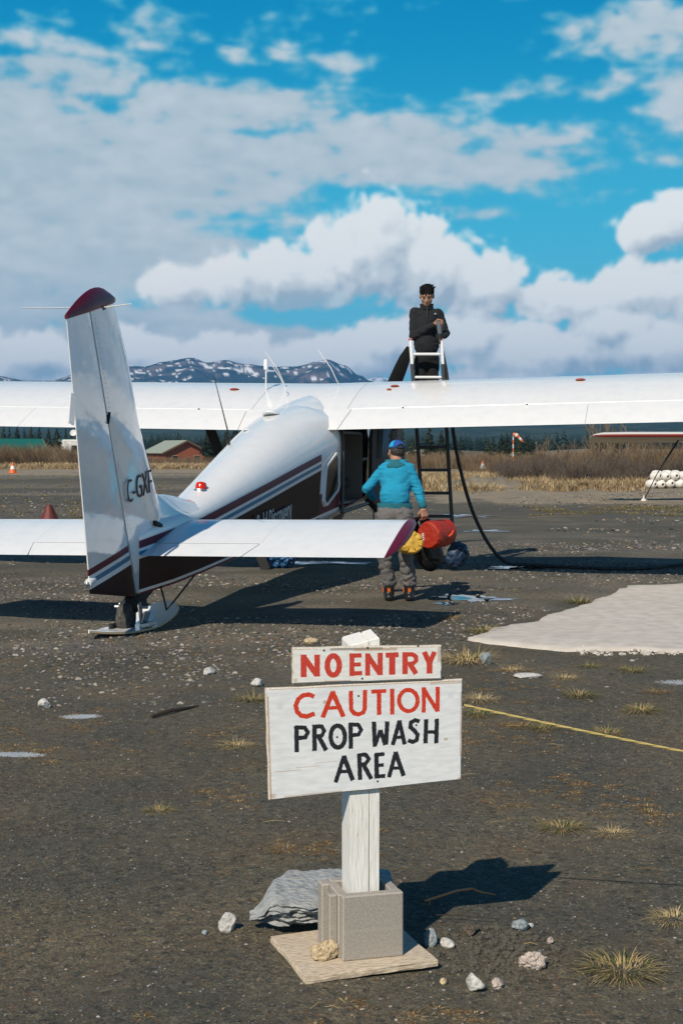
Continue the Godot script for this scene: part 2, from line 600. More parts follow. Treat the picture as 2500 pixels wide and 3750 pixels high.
func sky_picture() -> ImageTexture:
	cl_a = noise(11, 1.0, 4); cl_b = noise(23, 1.0, 4); cl_c = noise(31, 1.0, 3); bl_a = noise(37, 1.0, 1)
	# the clouds in view, read off the photograph in degrees from its middle and above its skyline
	for b in [[1.6, 8.0, 2.0, 2.5, 5.9], [0.2, 7.4, 2.6, 2.0, 5.8], [3.4, 7.3, 2.6, 2.0, 5.6], [-1.8, 6.9, 2.6, 1.5, 5.7], [-4.4, 6.8, 2.2, 1.3, 5.7], [-6.3, 6.6, 1.8, 1.1, 5.6],
			[5.6, 6.6, 2.2, 1.5, 5.2], [8.6, 6.0, 2.4, 1.1, 4.9], [11.6, 6.3, 2.6, 1.2, 4.9], [14.6, 6.2, 2.4, 1.3, 4.9],
			[12.4, 8.6, 1.9, 0.9, 7.7], [14.2, 9.1, 2.2, 1.3, 7.7],
			[0.0, 3.6, 3.0, 1.2, 2.2], [7.4, 4.0, 3.0, 1.3, 2.4], [-6.6, 3.4, 3.0, 1.1, 2.2], [-14.0, 3.0, 3.4, 1.2, 1.8], [10.8, 4.9, 2.4, 1.0, 3.6], [15.0, 4.9, 2.4, 1.0, 3.6], [2.2, 4.3, 2.6, 1.3, 2.6], [5.2, 4.5, 2.4, 1.2, 2.7], [9.0, 3.9, 2.8, 1.2, 2.5], [12.6, 4.2, 2.8, 1.2, 2.4], [15.6, 3.8, 2.6, 1.2, 2.3], [6.5, 2.5, 4.0, 1.0, 1.4], [12.5, 2.3, 4.0, 0.9, 1.2],
			[-4.8, 3.9, 2.2, 0.9, 2.7], [-8.4, 3.9, 2.6, 1.1, 2.6], [-12.2, 3.7, 2.4, 1.0, 2.4], [-15.2, 4.0, 2.4, 1.2, 2.4], [-2.4, 2.9, 3.0, 0.9, 1.8], [-10.5, 2.4, 4.0, 0.9, 1.4], [-0.5, 2.4, 3.5, 0.9, 1.4]]:
		puffs.append(b)
	sheets = [[-13.0, 10.4, 10.0, 4.6, 1.15], [-7.0, 11.0, 8.5, 2.6, 1.1], [1.0, 11.7, 8.0, 1.9, 0.95], [6.5, 11.3, 5.6, 1.9, 0.86], [-5.0, 13.3, 7.5, 1.6, 0.90], [-12.5, 14.0, 7.0, 2.2, 0.95], [-9.0, 7.8, 5.0, 1.9, 1.0], [-13.5, 6.2, 6.0, 2.2, 1.1], [-10.0, 4.8, 8.0, 1.4, 1.0], [-3.0, 4.4, 5.0, 0.9, 0.85],
		[11.5, 15.9, 4.4, 1.3, 0.72], [15.0, 15.4, 2.8, 1.3, 0.75], [9.2, 14.0, 5.6, 0.8, 0.62], [14.0, 13.8, 3.8, 1.0, 0.72], [-7.4, 16.0, 2.6, 1.1, 0.55], [-3.4, 15.3, 2.4, 0.7, 0.50], [-0.8, 14.8, 2.8, 0.8, 0.54], [12.5, 11.8, 3.2, 1.0, 0.58], [8.8, 17.7, 4.0, 0.7, 0.55], [4.6, 9.4, 3.2, 0.9, 0.56], [-4.5, 8.2, 2.0, 0.5, 0.6]]
	# the same kinds of cloud all round
	var r := RandomNumberGenerator.new()
	r.seed = 77
	var az := 19.0
	while az < 341.0:
		puffs.append([az, r.randf_range(5.8, 7.4), r.randf_range(2.4, 3.8), r.randf_range(1.4, 2.7), 5.4])
		if r.randf() < 0.7: puffs.append([az + 1.5, r.randf_range(3.4, 4.4), 3.6, 1.5, 2.5])
		puffs.append([az, 2.5, 4.5, 1.1, 1.5])
		if r.randf() < 0.6: sheets.append([az, r.randf_range(8.0, 16.0), r.randf_range(5.0, 11.0), r.randf_range(1.0, 3.2), r.randf_range(0.7, 1.05)])
		if r.randf() < 0.18: sheets.append([az, r.randf_range(20.0, 45.0), r.randf_range(6.0, 14.0), r.randf_range(2.0, 5.0), r.randf_range(0.5, 0.75)])
		az += r.randf_range(3.2, 5.5)
	for k in 3: sheets.append([r.randf_range(-20, 20), r.randf_range(22.0, 45.0), r.randf_range(6.0, 12.0), r.randf_range(2.0, 5.0), 0.65])
	var W := 4096; var H := 2048
	var small := Image.create_empty(512, 256, false, Image.FORMAT_RGB8)
	small.fill(Color(0.5, 0.55, 0.55))
	for y in 134:
		for x in 512:
			small.set_pixel(x, y, sky_color(wrapf((x + 0.5) / 512.0 * 360.0, -180.0, 180.0), maxf(90.0 - (y + 0.5) / 256.0 * 180.0, 0.0)))
	small.resize(W, H, Image.INTERPOLATE_CUBIC)
	# finer round the camera's view
	for y in range(H / 2 - 285, H / 2 + 4):
		var el := 90.0 - (y + 0.5) / H * 180.0
		var fade_y := smoothstep(22.0, 25.0, el)
		for k in range(-350, 350):
			var a := (k + 0.5) / W * 360.0
			var fade := maxf(fade_y, smoothstep(27.5, 30.5, absf(a)))
			if fade >= 1.0: continue
			var x := (k + W) % W
			var c := sky_color(a, maxf(el, 0.0))
			small.set_pixel(x, y, c.lerp(small.get_pixel(x, y), fade))
	return ImageTexture.create_from_image(small)

# ------------------------------------------------------------------ ground

func dense_axis(lo: float, hi: float, fine_lo: float, fine_hi: float, step: float, grow: float) -> Array:
	var a := []
	var x := fine_lo
	while x <= fine_hi:
		a.append(x); x += step
	var s := step
	x = a[-1]
	while x < hi:
		s *= grow; x += s; a.append(minf(x, hi))
	s = step
	x = fine_lo
	while x > lo:
		s *= grow; x -= s; a.push_front(maxf(x, lo))
	return a

func ground_tint(x: float, z: float, n1: FastNoiseLite, n2: FastNoiseLite) -> Color:
	var d := -z
	var a := n1.get_noise_2d(x, z)
	var b := n2.get_noise_2d(x, z)
	var w := n1.get_noise_2d(x * 0.12, z * 1.1)
	var c := Color(0.099, 0.088, 0.064)                                       # damp dark grit
	c = c.lerp(Color(0.116, 0.096, 0.064), smoothstep(-0.05, 0.4, a) * 0.7)    # dusty silt
	c = c.lerp(Color(0.118, 0.088, 0.055), smoothstep(0.08, 0.42, b) * 0.7 * (1.0 - smoothstep(9.0, 14.0, d)))   # brown moss
	c = c.lerp(Color(0.150, 0.132, 0.108), smoothstep(8.5, 11.0, d) * (1.0 - smoothstep(26.0, 45.0, d)) * smoothstep(-0.25, 0.3, a + w))   # pale gravel
	var strip := smoothstep(0.05, 0.30, w + 0.4 * a)
	c = c.lerp(Color(0.100, 0.089, 0.070), smoothstep(22.0, 36.0, d))
	c = c.lerp(Color(0.205, 0.165, 0.105), strip * smoothstep(24.0, 36.0, d) * 0.5)    # dry verge strips
	if x < -1.0:     # swept gravel lanes along the runway
		var dd := d + w * 2.0 + a * 1.5
		var lane := smoothstep(48.6, 49.4, dd) * (1.0 - smoothstep(51.0, 52.0, dd)) + smoothstep(57.0, 60.0, dd) * (1.0 - smoothstep(64.0, 68.0, dd)) * 0.7 + smoothstep(78.0, 84.0, dd)
		c = c.lerp(Color(0.205, 0.178, 0.142), clampf(lane, 0.0, 1.0) * 0.85)
	var edge := lerpf(92.0 + w * 14.0, 39.5 + w * 2.5, smoothstep(-6.0, 5.0, x - a * 3.0))
	c = c.lerp(Color(0.33, 0.27, 0.20), smoothstep(edge, edge + 3.0, d))        # dry grass beyond the strip
	if x > 3.0:
		c = c.lerp(Color(0.165, 0.135, 0.07), smoothstep(33.0, 35.0, d) * (1.0 - smoothstep(39.5, 41.0, d)) * smoothstep(6.0, 9.0, x) * smoothstep(-0.2, 0.25, b + w))
	c = c.lerp(Color(0.10, 0.085, 0.05), smoothstep(180.0, 420.0, d))
	return c

func build_ground() -> void:
	var n1 := noise(41, 0.45, 4)
	var n2 := noise(43, 1.5, 4)
	var pebbles := FastNoiseLite.new()
	pebbles.seed = 3; pebbles.noise_type = FastNoiseLite.TYPE_CELLULAR; pebbles.frequency = 0.085
	pebbles.cellular_return_type = FastNoiseLite.RETURN_CELL_VALUE; pebbles.fractal_type = FastNoiseLite.FRACTAL_NONE
	var im := pebbles.get_seamless_image(1024, 1024); im.convert(Image.FORMAT_L8)
	var cells := im.get_data()
	var g2 := pebbles.duplicate(); g2.frequency = 0.24; g2.seed = 8
	var im2: Image = g2.get_seamless_image(1024, 1024); im2.convert(Image.FORMAT_L8)
	var grit := im2.get_data()
	var im3 := noise(12, 0.02, 5).get_seamless_image(1024, 1024); im3.convert(Image.FORMAT_L8)
	var soft := im3.get_data()
	var out := PackedByteArray(); out.resize(1024 * 1024 * 3)
	var hgt := PackedByteArray(); hgt.resize(1024 * 1024)
	for i in 1024 * 1024:
		var a := cells[i]; var b := grit[i]; var c := soft[i]
		var v := 188 + (c - 128) / 5 + (b - 128) / 3
		var r := v; var g := v; var bl := v
		if a > 232:
			v += 40 + (b - 128) / 6
			r = v; g = v - 4; bl = v - 10
		elif a > 212:
			v += 22; r = v; g = v + 2; bl = v + 6
		elif a < 26:
			v -= 42; r = v - 2; g = v + 2; bl = v + 5
		elif a > 118 and a < 128:
			r = v + 34; g = v + 8; bl = v - 14
		out[i * 3] = clampi(r, 20, 255); out[i * 3 + 1] = clampi(g, 20, 255); out[i * 3 + 2] = clampi(bl, 20, 255)
		hgt[i] = clampi(110 + (b - 128) / 3 + (c - 128) / 6 + (40 if a > 212 else 0), 0, 255)
	var tex := ImageTexture.create_from_image(Image.create_from_data(1024, 1024, false, Image.FORMAT_RGB8, out))
	var bump := ImageTexture.create_from_image(Image.create_from_data(1024, 1024, false, Image.FORMAT_L8, hgt))
	var m := textured("gritty dirt", tex, 0.62, 0.95, bump, 0.8, true)
	m.vertex_color_use_as_albedo = true
	m.albedo_color = Color(1, 1, 1)
	m.detail_enabled = true
	m.detail_blend_mode = BaseMaterial3D.BLEND_MODE_MUL
	m.detail_uv_layer = BaseMaterial3D.DETAIL_UV_2
	m.detail_albedo = ramp_tex(noise(61, 0.012, 5), 512, [[0.15, s3(205, 210, 208)], [0.5, s3(230, 230, 222)], [0.8, s3(252, 248, 236)]])
	m.uv2_triplanar = true
	m.uv2_world_triplanar = true
	m.uv2_scale = Vector3.ONE * 0.137
	var xs := dense_axis(-14000, 14000, -9.0, 9.0, 0.22, 1.09)
	var zs := dense_axis(-14000, 400, -24.0, 1.0, 0.22, 1.06)
	var vs := PackedVector3Array(); var cs := PackedColorArray(); var ix := PackedInt32Array(); var ns := PackedVector3Array()
	for z in zs:
		for x in xs:
			vs.append(Vector3(x, ground_y(x, z), z))
			cs.append(ground_tint(x, z, n1, n2) * 1.76)
			var e := 0.15
			ns.append(Vector3(ground_y(x - e, z) - ground_y(x + e, z), 2.0 * e, ground_y(x, z - e) - ground_y(x, z + e)).normalized())
	var nx := xs.size()
	for j in zs.size() - 1:
		for i in nx - 1:
			var a := j * nx + i
			for k in [a, a + 1, a + nx, a + 1, a + nx + 1, a + nx]: ix.append(k)
	var arr := []; arr.resize(Mesh.ARRAY_MAX)
	arr[Mesh.ARRAY_VERTEX] = vs; arr[Mesh.ARRAY_NORMAL] = ns; arr[Mesh.ARRAY_COLOR] = cs; arr[Mesh.ARRAY_INDEX] = ix
	var mesh := ArrayMesh.new()
	mesh.add_surface_from_arrays(Mesh.PRIMITIVE_TRIANGLES, arr)
	mesh.surface_set_material(0, m)
	struct("ground", mesh)
	# pale concrete pad breaking through on the right, its edge crumbled
	var con := textured("pale concrete", ramp_tex(noise(71, 0.03, 5), 512, [[0.2, s3(180, 172, 163)], [0.5, s3(190, 183, 174)], [0.8, s3(198, 191, 183)]]), 0.30, 0.95, grey_tex(noise(72, 0.35, 3), 256), 0.06, true)
	var edge := [Vector2(1.06, -11.62), Vector2(1.36, -12.2), Vector2(1.68, -12.75), Vector2(2.02, -13.38), Vector2(2.39, -14.12), Vector2(2.77, -14.95), Vector2(3.25, -16.1), Vector2(4.2, -16.45), Vector2(6.2, -16.3), Vector2(7.4, -13.6), Vector2(6.0, -11.2), Vector2(4.1, -10.8), Vector2(2.62, -10.84), Vector2(2.07, -10.91), Vector2(1.75, -10.93), Vector2(1.43, -11.2)]
	struct("concrete_pad", flat_patch(edge, con, 0.024, 0.5, 14, 0.045))
	# shallow puddles
	var water := mat("puddle water", Color(0.02, 0.022, 0.024), 0.03)
	water.metallic_specular = 0.6
	for p in [[1.42, -14.85, 0.34, 0.30, 4], [1.06, -14.32, 0.10, 0.16, 8], [-0.15, -19.6, 0.62, 0.42, 5], [2.35, -18.75, 0.3, 0.28, 6], [3.05, -33.5, 0.6, 0.8, 7], [2.7, -27.6, 0.5, 0.45, 9]]:
		var ring := []
		for k in 40:
			var a := TAU * k / 40.0
			var w := 1.0 + 0.8 * gn.get_noise_2d(cos(a) * 4.0 + p[4] * 9.0, sin(a) * 4.0)
			ring.append(Vector2(p[0] + cos(a) * p[2] * w, p[1] + sin(a) * p[3] * w))
		struct("puddle", flat_patch(ring, water, 0.006, 0.25, 4, 0.02))

func flat_patch(edge: Array, m: Material, lift: float, rough: float, sub: int, wob: float) -> ArrayMesh:
	# a thin sheet over the ground with an uneven rim that slopes into it
	var ring := []
	for i in edge.size():
		var a: Vector2 = edge[i]; var b: Vector2 = edge[(i + 1) % edge.size()]
		for k in sub:
			var p := a.lerp(b, float(k) / sub)
			ring.append(p + Vector2(gn.get_noise_2d(p.x * 4.0, p.y * 4.0), gn.get_noise_2d(p.x * 4.0 + 50.0, p.y * 4.0)) * wob * 1.6 + Vector2(gn.get_noise_2d(p.x * 21.0, p.y * 21.0), gn.get_noise_2d(p.x * 21.0, p.y * 21.0 + 50.0)) * wob * 0.4)
	var c := Vector2.ZERO
	for p in ring: c += p
	c /= ring.size()
	var g := Geo.new()
	var levels := [0.0, 0.3, 0.6, 0.85, 1.0] if lift < 0.02 else [0.0, 0.08, 0.16, 0.24, 0.32, 0.4, 0.48, 0.56, 0.64, 0.72, 0.8, 0.88, 0.95, 1.0]
	for i in ring.size():
		var p: Vector2 = ring[i]; var q: Vector2 = ring[(i + 1) % ring.size()]
		for l in levels.size() - 1:
			var v := []
			for e in [[p, levels[l]], [q, levels[l]], [q, levels[l + 1]], [p, levels[l + 1]]]:
				var w: Vector2 = c.lerp(e[0], e[1])
				v.append(at_ground(w.x, w.y, lift))
			if (v[1] - v[0]).cross(v[2] - v[0]).y + (v[2] - v[0]).cross(v[3] - v[0]).y < 0.0: v.reverse()
			g.quad(m, v[0], v[1], v[2], v[3])
		if lift > 0.01:
			var p2 := c.lerp(p, 1.0) + (p - c).normalized() * lift * 0.8; var q2 := q + (q - c).normalized() * lift * 0.8
			var u := [at_ground(p.x, p.y, lift), at_ground(q.x, q.y, lift), at_ground(q2.x, q2.y, -0.03), at_ground(p2.x, p2.y, -0.03)]
			if (u[1] - u[0]).cross(u[2] - u[0]).y < 0.0: u.reverse()
			g.quad(m, u[0], u[1], u[2], u[3])
	return g.commit(85.0)

# ------------------------------------------------------------------ hills and mountains

func curve_at(pts: Array, x: float) -> float:
	if x <= pts[0].x: return pts[0].y
	for i in pts.size() - 1:
		if x <= pts[i + 1].x:
			var t: float = (x - pts[i].x) / (pts[i + 1].x - pts[i].x)
			t = t * t * (3.0 - 2.0 * t)
			return lerpf(pts[i].y, pts[i + 1].y, t)
	return pts[-1].y

func relief(called: String, profile: Array, r0: float, r1: float, crest: float, a0: float, a1: float, na: int, nr: int, rough: float, colour: Callable, m: Material) -> void:
	# profile: degrees from the middle -> height in metres of the crest, which runs at the distance crest
	var n := noise(91, 1.0, 5)
	n.fractal_type = FastNoiseLite.FRACTAL_RIDGED
	var vs := PackedVector3Array(); var ix := PackedInt32Array(); var cs := PackedColorArray(); var ns := PackedVector3Array()
	for j in nr + 1:
		var r := lerpf(r0, r1, float(j) / nr)
		for i in na + 1:
			var a := lerpf(a0, a1, float(i) / na)
			var h := curve_at(profile, a)
			var bow := clampf(1.0 - pow(absf(r - crest) / (crest - r0 if r < crest else r1 - crest), 1.35), 0.0, 1.0)
			var x := sin(deg_to_rad(a)) * r; var z := -cos(deg_to_rad(a)) * r
			var v := n.get_noise_2d(x / 620.0, z / 620.0)
			var y := h * bow * (1.0 - rough * (0.62 - 0.6 * v) * (1.0 - bow * 0.955)) - 4.0
			vs.append(Vector3(x, y, z))
	for j in nr + 1:
		for i in na + 1:
			var p := vs[j * (na + 1) + i]
			var e := vs[j * (na + 1) + mini(i + 1, na)] - vs[j * (na + 1) + maxi(i - 1, 0)]
			var f := vs[mini(j + 1, nr) * (na + 1) + i] - vs[maxi(j - 1, 0) * (na + 1) + i]
			var nn := e.cross(f).normalized()
			if nn.y < 0: nn = -nn
			ns.append(nn)
			cs.append(colour.call(p, nn))
	for j in nr:
		for i in na:
			var a := j * (na + 1) + i
			for k in [a, a + na + 1, a + 1, a + 1, a + na + 1, a + na + 2]: ix.append(k)
	var arr := []; arr.resize(Mesh.ARRAY_MAX)
	arr[Mesh.ARRAY_VERTEX] = vs; arr[Mesh.ARRAY_NORMAL] = ns; arr[Mesh.ARRAY_COLOR] = cs; arr[Mesh.ARRAY_INDEX] = ix
	var mesh := ArrayMesh.new()
	mesh.add_surface_from_arrays(Mesh.PRIMITIVE_TRIANGLES, arr)
	mesh.surface_set_material(0, m)
	struct(called, mesh)

func build_far_land() -> void:
	var m := mat("bare mountain", Color.WHITE, 1.0)
	m.vertex_color_use_as_albedo = true
	m.specular_mode = BaseMaterial3D.SPECULAR_DISABLED
	var pn := noise(97, 0.0042, 4)
	var fnn := noise(98, 0.016, 3)
	var mountain := func(p: Vector3, n: Vector3) -> Color:
		var v := pn.get_noise_3dv(p)
		var w := fnn.get_noise_3dv(p)
		var c := Color(0.046, 0.050, 0.040).lerp(Color(0.150, 0.118, 0.105), smoothstep(-0.05, 0.20, v + w * 0.5 + (p.y - 330.0) / 800.0))
		if p.y > 270.0 and v * 0.25 + w + (p.y - 400.0) / 1000.0 > 0.30: c = Color(0.82, 0.83, 0.85)
		return c
	var pr := [Vector2(-19.92, 279), Vector2(-14.6, 340), Vector2(-13.49, 371), Vector2(-12.4, 350), Vector2(-11.49, 349), Vector2(-10.47, 379), Vector2(-9.62, 407), Vector2(-8.60, 426), Vector2(-7.91, 426), Vector2(-7.05, 448), Vector2(-6.01, 463), Vector2(-5.32, 441), Vector2(-4.62, 450), Vector2(-3.92, 433), Vector2(-2.87, 420), Vector2(-1.82, 426), Vector2(-1.12, 450), Vector2(-0.56, 463), Vector2(0.11, 431), Vector2(0.72, 379), Vector2(1.16, 351), Vector2(2.03, 279), Vector2(3.43, 161), Vector2(4.83, 11)]
	relief("mountain", pr, 4600.0, 9000.0, 7000.0, -24.0, 5.5, 420, 120, 0.85, mountain, m)
	# higher snowy range far behind
	var snowy := func(p: Vector3, n: Vector3) -> Color:
		return Color(0.10, 0.11, 0.13).lerp(Color(0.80, 0.82, 0.86), smoothstep(-0.12, 0.10, pn.get_noise_3dv(p * 0.8) + fnn.get_noise_3dv(p) * 0.7 + (p.y - 380.0) / 1600.0))
	var pr2 := [Vector2(-21.46, 500), Vector2(-14.49, 500), Vector2(-13.49, 500), Vector2(-12.66, 500), Vector2(-11.99, 500), Vector2(-8.43, 510), Vector2(0.28, 546), Vector2(1.07, 595), Vector2(1.51, 609), Vector2(2.03, 588), Vector2(2.56, 574), Vector2(3.08, 595), Vector2(3.78, 581), Vector2(4.65, 588), Vector2(5.87, 567), Vector2(8.12, 546), Vector2(10.68, 574), Vector2(15.66, 546), Vector2(23.43, 581)]
	relief("mountain", pr2, 9300.0, 13600.0, 11500.0, -26.0, 26.0, 360, 50, 0.8, snowy, m)
	# wooded slopes below them
	var wooded := func(p: Vector3, n: Vector3) -> Color:
		return Color(0.032, 0.046, 0.030).lerp(Color(0.052, 0.064, 0.040), smoothstep(-0.2, 0.3, fnn.get_noise_3dv(p) + pn.get_noise_3dv(p)))
	var pr3 := [Vector2(-27.27, 105), Vector2(-13.49, 83), Vector2(-4.97, 91), Vector2(2.03, 101), Vector2(8.12, 109), Vector2(13.49, 112), Vector2(27.71, 125)]
	relief("hill", pr3, 1500.0, 5200.0, 4300.0, -30.0, 30.0, 300, 60, 0.5, wooded, m)
	var pale := func(p: Vector3, n: Vector3) -> Color:
		return Color(0.21, 0.175, 0.135).lerp(Color(0.14, 0.115, 0.085), smoothstep(-0.1, 0.3, fnn.get_noise_3dv(p * 3.0)))
	relief("low_rise", [Vector2(1.5, 0.0), Vector2(3.0, 6.0), Vector2(7.0, 5.2), Vector2(10.0, 6.2), Vector2(14.0, 6.0), Vector2(19.0, 6.0), Vector2(28.0, 4.5)], 290.0, 620.0, 470.0, 1.5, 28.0, 120, 16, 0.15, pale, m)

# ------------------------------------------------------------------ houses beyond the strip

func build_buildings() -> void:
	var red := textured("weathered red boards", ramp_tex(noise(101, 0.05, 4), 256, [[0.2, s3(104, 55, 38)], [0.55, s3(140, 76, 50)], [0.8, s3(156, 92, 62)]]), 0.5, 0.9)
	var roof_grey := textured("grey green roofing", ramp_tex(noise(102, 0.06, 4), 256, [[0.2, s3(128, 136, 124)], [0.8, s3(158, 165, 150)]]), 0.4, 0.7)
	var teal := mat("green sheet roof", s3(20, 98, 86), 0.55)
	var brown := mat("brown boards", s3(96, 78, 62), 0.9)
	var dark := mat("dark opening", Color(0.02, 0.02, 0.022), 0.4)
	var trim := mat("pale trim", s3(150, 138, 120), 0.8)
	# the red shed, gable towards the strip
	var h := thing("red_shed", "rust red wooden shed with grey green gable roof beyond the strip", "shed", Vector3(-35.2, -1.5, -303.0), deg_to_rad(26))
	house(h, 9.6, 13.0, 2.75, 2.3, red, roof_grey, brown, dark, trim)
	var h2 := thing("green_roof_building", "long low brown building with a bright green metal roof behind the brush", "building", Vector3(-72.0, -1.7, -290.0), deg_to_rad(-64))
	house(h2, 11.0, 21.0, 3.2, 2.3, brown, teal, trim, dark, trim)
	var h3 := thing("green_roof_building", "smaller building with dull green roof half hidden behind the tall spruce", "building", Vector3(-59.0, -1.5, -345.0), deg_to_rad(-70))
	house(h3, 9.0, 17.0, 3.6, 2.1, brown, mat("dull green roof", s3(28, 92, 84), 0.5), trim, dark, trim)
	# white trailer between spruce and fin
	var t := thing("white_trailer", "white boxy trailer parked beside the dark spruce on the left", "trailer", Vector3(-39.9, -1.35, -226.0), 0.25)
	t.scale = Vector3.ONE * 1.6
	var white := textured("dull white paint", ramp_tex(noise(103, 0.03, 4), 128, [[0.2, s3(196, 192, 186)], [0.7, s3(226, 224, 220)]]), 0.4, 0.6)
	var g := Geo.new()
	g.box(white, Transform3D(Basis(), Vector3(0, 1.75, 0)), Vector3(5.4, 2.3, 2.3), 0.12)
	part("body", g, t)
	for x in [-1.4, 0.9]:
		var w := Geo.new()
		w.box(dark, Transform3D(Basis(), Vector3(x, 2.0, 1.16)), Vector3(0.9, 0.65, 0.05), 0.02)
		part("window", w, t)
	for x in [-0.6, 0.4]:
		var w := Geo.new()
		w.lathe(dark, [Vector2(0, -0.1), Vector2(0.34, -0.1), Vector2(0.36, 0), Vector2(0.34, 0.1), Vector2(0, 0.1)], 14, Transform3D(Basis(Vector3.RIGHT, PI / 2), Vector3(x, 0.36, 1.08)))
		part("wheel", w, t)
	# satellite dish on a post
	var d := thing("satellite_dish", "small white dish on a thin post above the trailer roof", "dish", Vector3(-43.4, -1.35, -231.0), 0.0)
	var pg := Geo.new(); pg.tube(mat("grey steel", s3(120, 122, 124), 0.5, 0.6), [Vector3(0, 0, 0), Vector3(0, 5.6, 0)], 0.06, 8); part("post", pg, d)
	var dg := Geo.new()
	var dish := []
	for k in 7: dish.append(Vector2(0.55 * k / 6.0, 0.16 * pow(k / 6.0, 2)))
	for k in 7: dish.append(Vector2(0.55 * (6 - k) / 6.0, 0.16 * pow((6 - k) / 6.0, 2) - 0.03))
	dg.lathe(white, dish, 18, Transform3D(Basis(Vector3.RIGHT, 1.2), Vector3(0, 5.75, 0.1)))
	part("reflector", dg, d)

func house(o: Node3D, w: float, l: float, wall: float, rise: float, wm: Material, rm: Material, fascia: Material, dark: Material, trim: Material) -> void:
	# gable ends face +z and -z of the node
	var g := Geo.new()
	var hw := w / 2.0; var hl := l / 2.0
	var prof := PackedVector2Array([Vector2(-hw, 0), Vector2(hw, 0), Vector2(hw, wall), Vector2(0, wall + rise), Vector2(-hw, wall)])
	g.prism(wm, prof, l, Transform3D(Basis(), Vector3(0, 0, -hl)))
	part("wall", g, o, 20.0)
	var over := 0.7
	for s in [-1.0, 1.0]:
		var r := Geo.new()
		var slope := Vector2(hw, -rise).normalized()
		var lo := Vector2(hw, wall) + slope * over
		var quad := PackedVector2Array([Vector2(s * lo.x, lo.y + 0.03), Vector2(s * lo.x, lo.y + 0.18), Vector2(0.0, wall + rise + 0.20), Vector2(0.0, wall + rise + 0.03)])
		r.prism(rm, quad, l + over * 2, Transform3D(Basis(), Vector3(0, 0, -hl - over)))
		part("roof_slope", r, o, 20.0)
		for e in [-1.0, 1.0]:
			var f := Geo.new()
			var mid := Vector2(s * lo.x * 0.5, (lo.y + wall + rise) * 0.5)
			f.box(fascia, Transform3D(Basis(Vector3.BACK, s * atan2(-(wall + rise - lo.y), lo.x)), Vector3(mid.x, mid.y + 0.04, e * (hl + over + 0.04))), Vector3(Vector2(lo.x, wall + rise - lo.y).length() + 0.1, 0.34, 0.07))
			part("fascia_board", f, o)
	for x in [-0.26, 0.24]:
		var win := Geo.new()
		win.box(trim, Transform3D(Basis(), Vector3(x * w, wall * 0.56, hl + 0.03)), Vector3(1.3, 1.1, 0.1), 0.03)
		var wn := part("window", win, o)
		var pane := Geo.new()
		pane.box(dark, Transform3D(Basis(), Vector3(x * w, wall * 0.56, hl + 0.085)), Vector3(1.1, 0.9, 0.03))
		part("pane", pane, wn)
	for z in [-0.3, 0.05, 0.32]:
		var win2 := Geo.new()
		win2.box(trim, Transform3D(Basis(), Vector3(hw + 0.03, wall * 0.56, z * l)), Vector3(0.1, 1.1, 1.4), 0.03)
		var wn2 := part("window", win2, o)
		var pane2 := Geo.new()
		pane2.box(dark, Transform3D(Basis(), Vector3(hw + 0.085, wall * 0.56, z * l)), Vector3(0.03, 0.9, 1.2))
		part("pane", pane2, wn2)

# ------------------------------------------------------------------ trees and brush

func leaf_mat(called: String, c: Color) -> StandardMaterial3D:
	var m := mat(called, c, 0.9)
	m.specular_mode = BaseMaterial3D.SPECULAR_DISABLED
	m.backlight_enabled = true
	m.backlight = Color(0.15, 0.15, 0.12)
	m.cull_mode = BaseMaterial3D.CULL_DISABLED
	return m

func spruce(h: float, wide: float, sd: int, needles: Material, bark: Material, boughs := 95) -> Array:
	var r := RandomNumberGenerator.new(); r.seed = sd
	var t := Geo.new()
	t.tube(bark, [Vector3(0, -0.3, 0), Vector3(0.02 * h, h * 0.5, 0), Vector3(0.01 * h, h * 0.97, 0)], [0.022 * h, 0.013 * h, 0.003 * h], 6)
	var c := Geo.new()
	for i in boughs:
		var u := pow(r.randf(), 0.85)
		var y := h * lerpf(0.05, 0.99, u)
		var len := wide * (1.0 - u) * r.randf_range(0.6, 1.15) + 0.04 * h * (1.0 - u * 0.6)
		var a := r.randf() * TAU
		var out := Vector3(cos(a), 0, sin(a)); var side := Vector3(-sin(a), 0, cos(a))
		var droop := r.randf_range(0.15, 0.5)
		var p0 := Vector3(0.01 * h, y, 0)
		for k in 3:
			var b := p0 + out * len * (0.25 + 0.25 * k) + Vector3(0, -droop * len * (0.3 + 0.2 * k), 0)
			var tip := p0 + out * len * (0.62 + 0.22 * k) + side * len * r.randf_range(-0.28, 0.28) + Vector3(0, -droop * len * (0.55 + 0.25 * k) + r.randf_range(-0.02, 0.04) * h, 0)
			var wd := len * r.randf_range(0.16, 0.26) + 0.01 * h
			c.tri(needles, b + side * wd + Vector3(0, 0.02 * h, 0), b - side * wd, tip)
			c.tri(needles, b + Vector3(0, wd * 0.8, 0), b - Vector3(0, wd * 0.9, 0), tip)
	return [t.commit(60.0), c.commit(0.0)]

